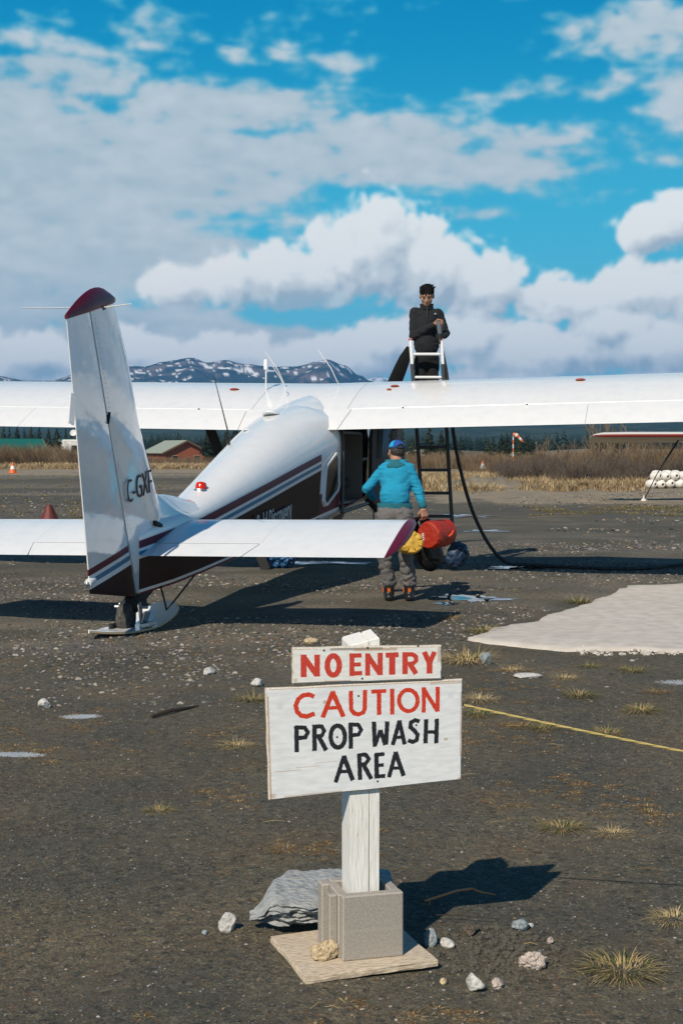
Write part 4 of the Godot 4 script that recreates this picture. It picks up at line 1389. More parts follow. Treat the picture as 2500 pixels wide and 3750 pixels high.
	var fin_hinge := [Vector2(-0.105, 0.74), Vector2(-0.17, 0.95), Vector2(-0.265, 1.27), Vector2(-0.395, 1.66), Vector2(-0.60, 2.25), Vector2(-0.845, 2.665)]
	fin_hinge = []
	for p in fin_le:
		var y: float = lerpf(0.50, 2.665, (p.y - 0.92) / (2.79 - 0.92))
		fin_hinge.append(Vector2(lerpf(0.0, -0.845, (y - 0.45) / (2.66 - 0.45)), y))
	var frr := []
	for k in fin_le.size():
		var a: Vector2 = fin_le[k]; var b: Vector2 = fin_hinge[k]
		var ring := PackedVector3Array()
		var th: float = lerpf(0.075, 0.045, float(k) / (fin_le.size() - 1))
		for e in [[1.0, 0.62], [0.85, 0.80], [0.6, 0.98], [0.4, 1.0], [0.22, 0.86], [0.1, 0.62], [0.03, 0.34], [0.0, 0.0], [0.03, -0.34], [0.1, -0.62], [0.22, -0.86], [0.4, -1.0], [0.6, -0.98], [0.85, -0.80], [1.0, -0.62]]:
			var q := a.lerp(b, e[0])
			ring.append(Vector3(e[1] * th, q.y, -q.x))
		frr.append(ring)
	var fing := Geo.new()
	fing.loft(frr, tin)
	part("fin", fing, P, 40.0)
	# rudder: paint bands continue the stripes of the body
	var rud := Geo.new(); var rr2 := []
	var rud_mats := [panel, white, blue, white, maroon, tin, tin, tin, tin, tin]
	var rows := [[0.30, 0.41], [0.595, 0.445], [0.635, 0.482], [0.675, 0.522], [0.705, 0.552], [0.760, 0.605], [1.2, 1.0], [1.7, 1.5], [2.2, 2.05], [2.45, 2.34], [2.664, 2.578]]
	for r in rows:
		var hx: float = lerpf(0.0, -0.845, (r[0] - 0.45) / (2.66 - 0.45)) - 0.016
		var tx2: float = lerpf(-0.83, -1.23, (r[1] - 0.42) / (2.58 - 0.42))
		var th: float = lerpf(0.052, 0.03, (r[0] - 0.3) / 2.36)
		var ring := PackedVector3Array()
		for e in [[0.0, 0.75], [0.05, 1.0], [0.3, 0.86], [0.7, 0.46], [1.0, 0.10], [1.0, -0.10], [0.7, -0.46], [0.3, -0.86], [0.05, -1.0], [0.0, -0.75]]:
			ring.append(Vector3(e[1] * th, lerpf(r[0], r[1], e[0]), -lerpf(hx, tx2, e[0])))
		rr2.append(ring)
	rud.loft(rr2, func(i, j): return rud_mats[mini(i, 9)])
	var ru := part("rudder", rud, P, 40.0)
	var tt := Geo.new()
	tt.box(tin, Transform3D(Basis(Vector3.RIGHT, -0.19), Vector3(0.012, 1.87, 1.165)), Vector3(0.012, 0.24, 0.10), 0.004)
	part("trim_tab", tt, ru)
	var hn := Geo.new()
	hn.box(gap, Transform3D(Basis(Vector3.RIGHT, -0.37), Vector3(0.036, 1.815, 0.53)), Vector3(0.03, 0.10, 0.022), 0.004)
	part("rudder_hinge", hn, ru)
	# rivet heads along the fin's rear spar and the rudder ribs
	var rv := Geo.new()
	for k in 46:
		var u := k / 45.0
		var y := lerpf(0.85, 2.6, u)
		var hx: float = lerpf(0.0, -0.845, (y - 0.45) / 2.21)
		var th: float = lerpf(0.075, 0.045, (y - 0.92) / 1.87)
		for e in [[hx + 0.05, th * 0.735], [hx - 0.085, lerpf(0.052, 0.03, (y - 0.3) / 2.36) * 0.925]]:
			rv.lathe(tin, [Vector2(0.006, 0), Vector2(0.0045, 0.0024), Vector2(0, 0.003)], 6, Transform3D(Basis(Vector3.BACK, -PI / 2), Vector3(e[1] - 0.0006, y, -e[0])))
	var rvm := part("rivet", rv, P, 60.0)
	rvm.set_meta("kind", "stuff")
	# maroon fin cap
	var cap := Geo.new(); var cr := []
	for k in 11:
		var u := float(k) / 10.0
		var base := Vector2(lerpf(-1.235, -0.335, u), lerpf(2.574, 2.793, u))
		var hgt: float = 0.135 * pow(maxf(sin(PI * minf(1.0, 0.02 + 0.985 * pow(u, 1.05))), 0.0), 0.72) * (0.86 + 0.4 * u) + 0.004
		if u >= 1.0: hgt = 0.03
		var w: float = lerpf(0.012, 0.052, minf(1.0, u * 2.4)) * (1.0 if u < 0.95 else 0.5)
		var ring := PackedVector3Array()
		for j in 12:
			var a := TAU * j / 12.0
			var yy: float = maxf(sin(a), -0.0) * hgt
			ring.append(Vector3(cos(a) * w * (1.0 if sin(a) < 0.05 else sqrt(maxf(0.05, 1.0 - pow(sin(a), 4)))), base.y + yy - (0.02 if sin(a) < -0.05 else 0.0), -base.x))
		cr.append(ring)
	cap.loft(cr, maroon)
	part("fin_cap", cap, P, 50.0)
	# cat whisker aerial
	var wh := Geo.new()
	wh.tube(mat("white fibreglass rod", lin(0.75, 0.75, 0.75), 0.4), [Vector3(-0.02, 2.70, 0.60), Vector3(-0.46, 2.665, 1.05)], [0.007, 0.004], 6)
	part("aerial", wh, P)
	var wh2 := Geo.new()
	wh2.tube(mat("white fibreglass rod", lin(0.75, 0.75, 0.75), 0.4), [Vector3(0.02, 2.70, 0.60), Vector3(0.46, 2.675, 1.05)], [0.007, 0.004], 6)
	part("aerial", wh2, P)
	var wm := Geo.new()
	wm.box(black, Transform3D(Basis(Vector3.RIGHT, 0.24), Vector3(0, 2.70, 0.60)), Vector3(0.09, 0.05, 0.11), 0.01)
	part("aerial_mount", wm, P)
	# registration
	var tm2 := TextMesh.new()
	tm2.text = "C-GXF"; tm2.font = font; tm2.font_size = 32; tm2.pixel_size = 0.0098; tm2.depth = 0.006
	tm2.material = mat("maroon lettering", lin(0.035, 0.008, 0.013), 0.35)
	var reg := put("registration", tm2, P)
	var rf := Vector3(0.0, 0.165, -1.0).normalized(); var ruu := Vector3(0.0, 1.0, 0.16).normalized()
	reg.transform = Transform3D(Basis(rf * 0.70, ruu * 0.82, rf.cross(ruu).normalized()), Vector3(0.0685, 1.240, -0.06))
	# dorsal fillet ahead of the fin
	var dl := Geo.new(); var dr := []
	for e in [[0.56, 1.16, 0.05, 0.90], [0.80, 1.155, 0.10, 0.93], [1.15, 1.12, 0.165, 0.97], [1.48, 1.085, 0.20, 1.01]]:
		var ring := PackedVector3Array()
		for k in 11:
			var u := -1.0 + 2.0 * k / 10.0
			ring.append(Vector3(u * e[2], lerpf(e[1], e[3], pow(absf(u), 1.6)), -e[0]))
		ring.append(Vector3(0, e[3] - 0.1, -e[0]))
		dr.append(ring)
	dl.loft(dr, tin)
	part("dorsal_fillet", dl, P, 50.0)
	# boot between fin and tailplane
	var bt := Geo.new()
	bt.box(black, Transform3D(Basis(Vector3.RIGHT, -0.25), Vector3(0.075, 0.90, -0.43)), Vector3(0.06, 0.045, 0.16), 0.01)
	part("tail_seal", bt, P)
	# red beacon
	var bc := Geo.new()
	var red_glass := mat("red beacon glass", s3(196, 36, 10), 0.12)
	bc.lathe(metal, [Vector2(0, -0.02), Vector2(0.075, -0.02), Vector2(0.07, 0.012), Vector2(0, 0.012)], 18, Transform3D(Basis(Vector3.RIGHT, -0.28), Vector3(0.03, 1.155, -1.70)))
	var be := part("beacon", bc, P)
	var bc2 := Geo.new()
	bc2.lathe(red_glass, [Vector2(0, 0.012), Vector2(0.055, 0.012), Vector2(0.055, 0.06), Vector2(0.046, 0.085), Vector2(0.02, 0.095), Vector2(0, 0.096)], 18, Transform3D(Basis(Vector3.RIGHT, -0.28), Vector3(0.03, 1.155, -1.70)))
	part("lens", bc2, be, 50.0)
	# tailplane
	var sup := Vector3(0, 0.974, -0.225)
	var sle := Vector3(0, 0.895, -1.13); var ste := Vector3(0, 0.652, -0.05)
	var srow := func(x0: float, x1: float, c0: float, c1: float) -> Geo:
		var g := Geo.new(); var rr3 := []
		for x in [x0, x1]: rr3.append(wing_ring(sle + Vector3(x, x * 0.010, 0), ste + Vector3(x, x * 0.010, 0), sup, c0, c1, 0.10, 0.0))
		g.loft(rr3, white)
		return g
	part("tailplane", srow.call(-1.06, 1.06, 0.0, 0.735), P, 30.0)
	for s in [1.0, -1.0]:
		var sp2 := srow.call(s * 1.0615, s * 2.2, 0.0, 0.735) as Geo
		slant.call(sp2, sle, ste, sup, 0.735, 0.10, 0.0, Vector2(s * 1.0615, s * 0.98), Vector2(s * 2.2, s * 2.2), 0.010, 0.0)
		part("tailplane_panel", sp2, P, 30.0)
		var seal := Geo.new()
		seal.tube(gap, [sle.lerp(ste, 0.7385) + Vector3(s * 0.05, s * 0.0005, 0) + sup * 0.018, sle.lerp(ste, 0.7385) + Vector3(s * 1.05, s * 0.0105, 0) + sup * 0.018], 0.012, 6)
		part("gap_shade_strip", seal, P)  # same added black strip, shade of the tailplane tab gap
		var tb := Geo.new(); var tr := []
		for e in [[0.05, 0.05], [1.052, 0.97]]:
			var ring := PackedVector3Array()
			for p in wing_ring(Vector3.ZERO, ste - sle, sup, 0.742, 1.0, 0.10, 0.0, 5):
				var u := clampf((p.z / 1.08 - 0.742) / 0.258, 0.0, 1.0)
				var x: float = s * lerpf(e[0], e[1], u)
				ring.append(p + sle + Vector3(x, x * 0.010, 0))
			tr.append(ring)
		tb.loft(tr, white)
		part("trim_tab", tb, P, 30.0)
		# maroon tip, a slim boat shape
		var tg := Geo.new(); var tgr := []
		for k in 11:
			var u := float(k) / 10.0
			var c := lerpf(1.0, -0.04, u)
			var th := (foil(clampf(c, 0.02, 1.0), 0.10, 0.0).x * 1.1 + 0.006) * (1.0 if u < 0.96 else 0.45)
			var wd: float = 0.092 * pow(maxf(sin(PI * pow(u * 0.80, 0.85)), 0.02), 0.7) * (1.0 if u < 0.96 else 0.6)
			var ring := PackedVector3Array()
			var base := sle.lerp(ste, c) + Vector3(s * 2.203, s * 2.203 * 0.010, 0)
			for j in 11:
				var a := -PI / 2.0 + PI * j / 10.0
				ring.append(base + Vector3(s * cos(a) * wd, 0, 0) + sup * sin(a) * th)
			tgr.append(ring)
		tg.loft(tgr, maroon)
		part("tailplane_tip", tg, P, 50.0)
	# nav light at the foot of the rudder
	var nl := Geo.new()
	nl.lathe(mat("white lamp housing", lin(0.7, 0.7, 0.7), 0.3), [Vector2(0, -0.10), Vector2(0.030, -0.08), Vector2(0.036, 0.0), Vector2(0.03, 0.03), Vector2(0, 0.034)], 14, Transform3D(Basis(Vector3.RIGHT, PI / 2 + 0.2), Vector3(0, 0.50, 0.845)))
	var nlm := part("tail_light", nl, P, 50.0)
	var nl2 := Geo.new()
	nl2.lathe(metal, [Vector2(0, 0.03), Vector2(0.02, 0.03), Vector2(0.02, 0.05), Vector2(0.008, 0.062), Vector2(0, 0.062)], 12, Transform3D(Basis(Vector3.RIGHT, PI / 2 + 0.2), Vector3(0, 0.50, 0.845)))
	part("lens", nl2, nlm)

	# tail wheel, its fork and the tail ski
	var leg := Geo.new()
	var lr := []
	for e in [[0.40, -0.26, 0.50, 0.085], [0.30, -0.14, 0.34, 0.08], [0.205, -0.10, 0.17, 0.07]]:
		lr.append(PackedVector3Array([Vector3(-e[3], e[0], e[1] - 0.02), Vector3(e[3], e[0], e[1] - 0.02), Vector3(e[3], e[0] - 0.02, e[1] - e[2] + 0.4 - 0.4), Vector3(e[3], e[0], -e[2] - 0.02), Vector3(-e[3], e[0], -e[2] - 0.02), Vector3(-e[3], e[0] - 0.02, e[1] - e[2])]))
	leg.box(black, Transform3D(Basis(Vector3.RIGHT, 0.35), Vector3(0, 0.315, -0.22)), Vector3(0.13, 0.13, 0.50), 0.02)
	leg.box(black, Transform3D(Basis(Vector3.RIGHT, 0.0), Vector3(0, 0.235, -0.09)), Vector3(0.15, 0.09, 0.24), 0.02)
	part("tail_spring", leg, P)
	var fk := Geo.new()
	for s in [-1.0, 1.0]:
		fk.box(metal, Transform3D(Basis(Vector3.RIGHT, 0.35), Vector3(s * 0.085, 0.165, -0.02)), Vector3(0.018, 0.20, 0.06), 0.004)
	fk.tube(metal, [Vector3(-0.15, 0.215, -0.02), Vector3(0.15, 0.215, -0.02)], 0.014, 8)
	part("wheel_fork", fk, P)
	var wl := Geo.new()
	wl.lathe(tyre, [Vector2(0.06, -0.045), Vector2(0.09, -0.052), Vector2(0.118, -0.045), Vector2(0.128, -0.02), Vector2(0.128, 0.02), Vector2(0.118, 0.045), Vector2(0.09, 0.052), Vector2(0.06, 0.045)], 26, Transform3D(Basis(Vector3.BACK, PI / 2), Vector3(-0.02, 0.128, 0.05)))
	part("tail_wheel", wl, P, 50.0)
	var ski := Geo.new(); var skr := []
	var skd := mat("scuffed ski edge", s3(176, 160, 132), 0.7)
	for k in 15:
		var u := float(k) / 14.0
		var z := lerpf(0.50, -0.66, u)
		var w: float = 0.19 * pow(clampf(1.0 - pow(1.0 - clampf(u / 0.42, 0, 1), 1.6), 0.03, 1.0), 1.0)
		if u > 0.86: w *= sqrt(maxf(0.02, 1.0 - pow((u - 0.86) / 0.145, 2)))
		var y := 0.028 + 0.16 * pow(maxf(0.0, (u - 0.55) / 0.45), 1.8) + 0.045 * pow(maxf(0.0, (0.3 - u) / 0.3), 1.5)
		skr.append(PackedVector3Array([Vector3(-w, y + 0.012, z), Vector3(-w * 0.5, y + 0.02, z), Vector3(w * 0.5, y + 0.02, z), Vector3(w, y + 0.012, z), Vector3(w, y - 0.006, z), Vector3(w * 0.5, y - 0.012, z), Vector3(-w * 0.5, y - 0.012, z), Vector3(-w, y - 0.006, z)]))
	ski.loft(skr, func(i, j): return white if j < 3 else skd)
	var sk := part("tail_ski", ski, P, 30.0)
	sk.rotation.y = deg_to_rad(-8)
	sk.position = Vector3(-0.03, 0, 0.05)
	sk.scale = Vector3(1.0, 1.0, 1.14)
	var ped := Geo.new()
	ped.box(metal, Transform3D(Basis(Vector3.FORWARD, 0.3), Vector3(0.10, 0.10, -0.08)), Vector3(0.02, 0.16, 0.13), 0.005)
	part("ski_pedestal", ped, P)
	ped = Geo.new()
	ped.box(metal, Transform3D(Basis(Vector3.FORWARD, -0.2), Vector3(0.15, 0.07, -0.02)), Vector3(0.08, 0.05, 0.18), 0.01)
	part("ski_bracket", ped, P)
	ped = Geo.new()
	ped.box(black, Transform3D(Basis(), Vector3(-0.10, 0.06, 0.10)), Vector3(0.03, 0.06, 0.22), 0.01)
	part("ski_bracket", ped, P)
	for q in [[Vector3(0.10, 0.36, -0.45), Vector3(0.13, 0.13, -0.52)], [Vector3(0.16, 0.40, -1.18), Vector3(0.13, 0.14, -0.54)]]:
		var cbl := Geo.new()
		cbl.tube(black, [q[0], q[1]], 0.009, 6)
		part("ski_cable", cbl, P)
	# main wheels, legs and blue wheel cover
	for s in [-1.0, 1.0]:
		var mw := Geo.new()
		mw.lathe(black, [Vector2(0.12, -0.085), Vector2(0.23, -0.105), Vector2(0.295, -0.085), Vector2(0.315, -0.03), Vector2(0.315, 0.03), Vector2(0.295, 0.085), Vector2(0.23, 0.105), Vector2(0.12, 0.085)], 30, Transform3D(Basis(Vector3.BACK, PI / 2), Vector3(s * 0.98, 0.315, -7.2)))
		var mwp := part("main_wheel", mw, P, 50.0)
		var rim := Geo.new()
		rim.lathe(metal, [Vector2(0, -0.05), Vector2(0.125, -0.07), Vector2(0.125, 0.07), Vector2(0, 0.05)], 20, Transform3D(Basis(Vector3.BACK, PI / 2), Vector3(s * 0.98, 0.315, -7.2)))
		part("rim", rim, mwp)
		var lg := Geo.new()
		lg.tube(black, [Vector3(s * 0.45, 0.98, -6.9), Vector3(s * 0.72, 0.62, -7.05), Vector3(s * 0.9, 0.33, -7.2)], [0.06, 0.05, 0.05], 8)
		part("gear_leg", lg, P)
	# propeller, two blades, stopped at an angle
	var hub := Vector3(-0.09, 1.72, -9.62)
	var sp := Geo.new()
	sp.lathe(maroon, [Vector2(0, -0.28), Vector2(0.08, -0.24), Vector2(0.15, -0.1), Vector2(0.17, 0.06), Vector2(0, 0.08)], 20, Transform3D(Basis(Vector3.RIGHT, PI / 2 - 0.2), hub))
	part("spinner", sp, P, 50.0)
	for s in [0.0, PI]:
		var bl := Geo.new(); var br := []
		for k in 9:
			var u := float(k) / 8.0
			var r := lerpf(0.12, 1.52, u)
			var w: float = [0.05, 0.07, 0.09, 0.10, 0.108, 0.108, 0.10, 0.085, 0.045][k]
			var t := lerpf(0.035, 0.008, u)
			var tw := lerpf(0.9, 0.35, u)
			var ring := PackedVector3Array()
			for e in [[-1, 0], [-0.4, 1], [0.4, 0.8], [1, 0], [0.4, -0.6], [-0.4, -0.8]]:
				var q := Vector3(e[0] * w, r, e[1] * t)
				ring.append(hub + Basis(Vector3.RIGHT, -0.2) * (Basis(Vector3.BACK, -0.36 + s) * (Basis(Vector3.UP, tw) * q)))
			br.append(ring)
		var blade_m := mat("matt black blade", lin(0.010, 0.010, 0.011), 0.7)
		blade_m.metallic_specular = 0.2
		bl.loft(br, blade_m)
		part("propeller_blade", bl, P, 40.0)
	# aerials and bumps on the roof
	var rod := mat("white fibreglass rod", lin(0.75, 0.75, 0.75), 0.4)
	for q in [[Vector3(-0.40, 2.42, -6.15), Vector3(-0.62, 2.80, -5.95), 0.006], [Vector3(0.28, 2.45, -6.2), Vector3(0.05, 2.82, -6.0), 0.006], [Vector3(-0.28, 2.33, -5.75), Vector3(-0.42, 2.60, -5.6), 0.005]]:
		var ag := Geo.new()
		ag.tube(rod, [q[0] - Vector3(0, 0.08, 0), q[0].lerp(q[1], 0.4), q[1]], [q[2] * 0.7, q[2], q[2] * 1.15], 6)
		part("aerial", ag, P)
	var pm := Geo.new()
	pm.tube(rod, [Vector3(-0.64, 2.33, -6.05), Vector3(-0.64, 2.56, -6.05)], 0.009, 6)
	pm.box(white, Transform3D(Basis(), Vector3(-0.64, 2.64, -6.05)), Vector3(0.05, 0.14, 0.06), 0.015)
	part("aerial", pm, P)
	var ba := Geo.new()
	ba.tube(black, [Vector3(-0.21, 1.57, -3.30), Vector3(-0.215, 1.72, -3.29), Vector3(-0.32, 2.36, -3.1)], [0.014, 0.008, 0.003], 6)
	part("whip_aerial", ba, P)
	for q in [[Vector3(-0.08, 1.96, -4.45), 0.11, 0.055, 0.16], [Vector3(-0.15, 1.765, -3.78), 0.055, 0.03, 0.09]]:
		var dm := Geo.new(); var dmr := []
		for k in 6:
			var a := PI / 2.0 * k / 5.0
			var ring := PackedVector3Array()
			for j in 14:
				var b := TAU * j / 14.0
				ring.append(q[0] + Basis(Vector3.RIGHT, -0.27) * Vector3(cos(b) * q[1] * cos(a), sin(a) * q[2] - 0.01, sin(b) * q[3] * cos(a)))
			dmr.append(ring)
		dm.loft(dmr, white)
		part("aerial_dome", dm, P, 60.0)

func build_other_plane() -> void:
	# the tied-down plane at the right edge: only its near wing reaches into the picture
	var silver := mat("silver wing fabric", s3(176, 170, 158), 0.45)
	var red := mat("red brown wing edge", s3(120, 34, 28), 0.4)
	var cream := mat("cream paint", s3(214, 210, 202), 0.4)
	var blk := mat("black strap", lin(0.015, 0.015, 0.016), 0.8)
	var P := thing("tied_down_plane", "other high wing plane whose red edged wing enters from the right", "airplane", Vector3(12.6, 0, -43.0), deg_to_rad(-4))
	var rr := []; var g := Geo.new()
	for e in [[-5.05, 0.35], [-4.95, 0.75], [-4.7, 0.95], [-4.0, 1.0], [0.0, 1.0], [5.2, 1.0]]:
		var le := Vector3(e[0], 2.00, 0.75 * e[1]); var te := Vector3(e[0], 1.80, -1.15 * e[1])
		rr.append(wing_ring(le, te, Vector3.UP, 0.0, 1.0, 0.13 * e[1], 0.03, 8))
	g.loft(rr, func(i, j): return red if (j >= 7 and j <= 8) else (cream if j < 7 else silver))
	part("wing", g, P, 30.0)
	for s in [-1.0, 1.0]:
		var st := Geo.new()
		st.tube(cream, [Vector3(s * 2.45, 1.90, 0.1), Vector3(s * 0.42, 0.75, 0.1)], 0.035, 8)
		part("wing_strut", st, P)
		var w := Geo.new()
		w.lathe(blk, [Vector2(0.08, -0.08), Vector2(0.24, -0.09), Vector2(0.28, 0), Vector2(0.24, 0.09), Vector2(0.08, 0.08)], 18, Transform3D(Basis(Vector3.BACK, PI / 2), Vector3(s * 0.9, 0.28, 0.5)))
		part("wheel", w, P, 50.0)
		var lg := Geo.new()
		lg.tube(blk, [Vector3(s * 0.35, 0.7, 0.4), Vector3(s * 0.9, 0.28, 0.5)], 0.03, 6)
		part("gear_leg", lg, P)
	var f := Geo.new(); var fr := []
	for e in [[1.9, 0.2, 0.85, 1.15], [1.2, 0.42, 0.62, 1.4], [0.6, 0.48, 0.55, 1.92], [-0.8, 0.46, 0.5, 1.84], [-2.0, 0.28, 0.4, 1.2], [-4.3, 0.06, 0.35, 0.7]]:
		var ring := PackedVector3Array()
		for k in 14:
			var a := TAU * k / 14.0
			ring.append(Vector3(cos(a) * e[1], lerpf(e[2], e[3], 0.5 + 0.5 * sin(a)), e[0]))
		fr.append(ring)
	f.loft(fr, cream)
	part("fuselage", f, P, 50.0)
	var rope := Geo.new()
	rope.tube(blk, [Vector3(10.17, 1.88, -43.0), Vector3(9.72, 1.06, -43.3)], 0.028, 6)
	rope.tube(blk, [Vector3(9.72, 1.06, -43.3), Vector3(9.58, 0.8, -43.35), Vector3(9.28, 0.02, -43.7)], 0.018, 6)
	tag(part("tie_down_rope", rope, null), "dark tie down rope from the other wing to the ground", "rope")
	var pin := Geo.new()
	pin.lathe(cream, [Vector2(0, 0), Vector2(0.09, 0), Vector2(0.085, 0.05), Vector2(0.03, 0.08), Vector2(0.02, 0.17), Vector2(0, 0.17)], 12)
	var pn := part("tie_down_anchor", pin, null)
	pn.position = at_ground(9.28, -43.7)
	tag(pn, "small pale ground anchor at the foot of the tie down rope", "anchor")
	# white floats stacked in two rows
	var fm := textured("chalky white plastic", ramp_tex(noise(211, 0.03, 3), 128, [[0.2, s3(206, 200, 192)], [0.7, s3(228, 225, 220)]]), 2.0, 0.6)
	var eye := mat("float hole", lin(0.03, 0.03, 0.032), 0.9)
	var fl := Geo.new()
	var prof := [Vector2(0, -0.24), Vector2(0.05, -0.235), Vector2(0.06, -0.25), Vector2(0.085, -0.25), Vector2(0.15, -0.205), Vector2(0.185, -0.11), Vector2(0.192, 0.0), Vector2(0.185, 0.11), Vector2(0.15, 0.205), Vector2(0.085, 0.25), Vector2(0.06, 0.25), Vector2(0.05, 0.235), Vector2(0, 0.23)]
	fl.lathe(func(i, j): return eye if i == 0 or i == 11 else fm, prof, 18, Transform3D(Basis(Vector3.RIGHT, PI / 2), Vector3.ZERO))
	var fmesh := fl.commit(40.0)
	var names := ["leftmost white float of the lower row", "second white float of the lower row behind the rope", "third white float of the lower row", "fourth white float of the lower row", "fifth white float of the lower row at the edge", "leftmost white float of the upper row", "upper row white float crossed by the rope", "third white float of the upper row", "fourth white float of the upper row at the edge", "white float lying behind the leftmost upper one", "white float lying behind the second upper one", "white float lying behind the third upper one"]
	for k in 12:
		var o := put("white_float", fmesh)
		var row := 0 if k < 5 else (1 if k < 9 else 2)
		var j: int = k if row == 0 else (k - 5 if row == 1 else k - 9)
		var x: float = [12.75, 12.94, 13.10][row] + j * 0.375
		o.position = at_ground(x, -58.6 - (0.5 if row == 2 else 0.0)) + Vector3(0, [0.192, 0.515, 0.56][row], 0)
		o.rotation = Vector3(0.1 * sin(k * 2.3), 0.55 + 0.35 * sin(k * 5.1), 0)
		tag(o, names[k], "float", "white floats stacked at the edge of the strip")

# ------------------------------------------------------------------ the warning sign

func paint_board(w: int, h: int, strokes: Array, base: Color, seed_: int, flaws: Array) -> ImageTexture:
	# strokes: [colour, width, points...] in pixels of the board's own face; brushed by hand, so edges wander a little
	var n := noise(seed_, 0.05, 3)
	var n2 := noise(seed_ + 1, 0.012, 4)
	var im := Image.create_empty(w, h, false, Image.FORMAT_RGB8)
	for y in h:
		for x in w:
			var v := n2.get_noise_2d(x * 0.6, y * 2.6) * 0.05 + n.get_noise_2d(x * 0.5, y * 6.0) * 0.02
			im.set_pixel(x, y, Color(base.r + v, base.g + v, base.b + v))
	for f in flaws:
		# rub marks, stains and scratches: [x, y, radius x, radius y, colour, strength]
		for y in range(maxi(0, int(f[1] - f[3] * 1.6)), mini(h, int(f[1] + f[3] * 1.6))):
			for x in range(maxi(0, int(f[0] - f[2] * 1.6)), mini(w, int(f[0] + f[2] * 1.6))):
				var d := Vector2((x - f[0]) / f[2], (y - f[1]) / f[3]).length() + n.get_noise_2d(x * 3.0, y * 3.0) * 1.1
				if d < 0.8: im.set_pixel(x, y, im.get_pixel(x, y).lerp(f[4], f[5] * clampf((0.8 - d) * 1.6, 0, 1)))
	for s in strokes:
		var col: Color = s[0]; var half: float = s[1] / 2.0
		for i in range(2, s.size() - 1):
			var a: Vector2 = s[i]; var b: Vector2 = s[i + 1]
			var ab := b - a
			var len := ab.length()
			var dir := ab / len
			var lo0 := a.min(b) - Vector2.ONE * (half + 3.0); var hi0 := a.max(b) + Vector2.ONE * (half + 3.0)
			for y in range(maxi(0, int(lo0.y)), mini(h, int(hi0.y) + 1)):
				for x in range(maxi(0, int(lo0.x)), mini(w, int(hi0.x) + 1)):
					var p := Vector2(x + 0.5, y + 0.5) - a
					var t := p.dot(dir)
					var side := absf(p.cross(dir))
					var over := maxf(-t, t - len)
					var round_joint = (i > 2 and t < 0.0) or (i < s.size() - 2 and t > len)
					var d: float = Vector2(maxf(over, 0.0), side).length() - half if round_joint else maxf(side - half, over)
					d += n.get_noise_2d(x * 1.6, y * 1.6) * 2.4
					if d < 0.7:
						var wear := n.get_noise_2d(x * 0.7 + 90.0, y * 5.0)
						var cc := col.lightened(clampf(wear * 0.20, -0.1, 0.08)) if wear > 0.0 else col.darkened(-wear * 0.3)
						if n.get_noise_2d(x * 6.0, y * 6.0 + 300.0) > 0.56: cc = cc.lerp(base, 0.6)
						im.set_pixel(x, y, im.get_pixel(x, y).lerp(cc, clampf(0.7 - d, 0.0, 1.0)))
	return ImageTexture.create_from_image(im)

func arc(cx: float, cy: float, rx: float, ry: float, a0: float, a1: float, steps := 14) -> Array:
	var out := []
	for k in steps + 1:
		var a := deg_to_rad(lerpf(a0, a1, float(k) / steps))
		out.append(Vector2(cx + cos(a) * rx, cy + sin(a) * ry))
	return out

func pts(s: String) -> Array:
	var out := []
	for q in s.split(" "):
		var v := q.split(",")
		out.append(Vector2(float(v[0]), float(v[1])))
	return out

func board(called: String, quad: Array, thick: float, face: Material, edge: Material, parent: Node3D, z0: float) -> void:
	# quad: four corners from the upper left, clockwise, in the sign's own x and y; the painted face is one sheet with its own 0 to 1 layout
	var g := Geo.new()
	var b := 0.003
	var mid := Vector2.ZERO
	for q in quad: mid += q / 4.0
	var fr := PackedVector3Array(); var rim := PackedVector3Array(); var back := PackedVector3Array()
	var wob := [Vector2(0, 0), Vector2(0.0015, -0.001), Vector2(-0.001, 0.001), Vector2(0.001, 0.0005)]
	for i in 4:
		for k in 6:
			var q: Vector2 = quad[i].lerp(quad[(i + 1) % 4], k / 6.0)
			q += wob[(i + k) % 4] * (1.0 if k > 0 else 0.0)
			fr.append(Vector3(q.x, q.y, z0 + thick) + Vector3(signf(mid.x - q.x) * b, signf(mid.y - q.y) * b, 0))
			rim.append(Vector3(q.x, q.y, z0 + thick - b)); back.append(Vector3(q.x, q.y, z0))
	g.loft([back, rim, fr], edge, true, false)
	var c := Vector3(mid.x, mid.y, z0 + thick)
	for k in fr.size():
		g.tri(face, c, fr[(k + 1) % fr.size()], fr[k])
	var uvf := func(p: Vector3) -> Vector2:
		var v: float = clampf((lerpf(quad[0].y, quad[1].y, 0.5) - p.y) / (quad[0].y - quad[3].y), 0, 1)
		for it in 3:
			var xl: float = lerpf(quad[0].x, quad[3].x, v); var xr: float = lerpf(quad[1].x, quad[2].x, v)
			var u0: float = (p.x - xl) / (xr - xl)
			var yt: float = lerpf(quad[0].y, quad[1].y, u0); var yb: float = lerpf(quad[3].y, quad[2].y, u0)
			v = (yt - p.y) / (yt - yb)
		var xl2: float = lerpf(quad[0].x, quad[3].x, v); var xr2: float = lerpf(quad[1].x, quad[2].x, v)
		return Vector2((p.x - xl2) / (xr2 - xl2), v)
	put(called, g.commit(20.0, uvf), parent)

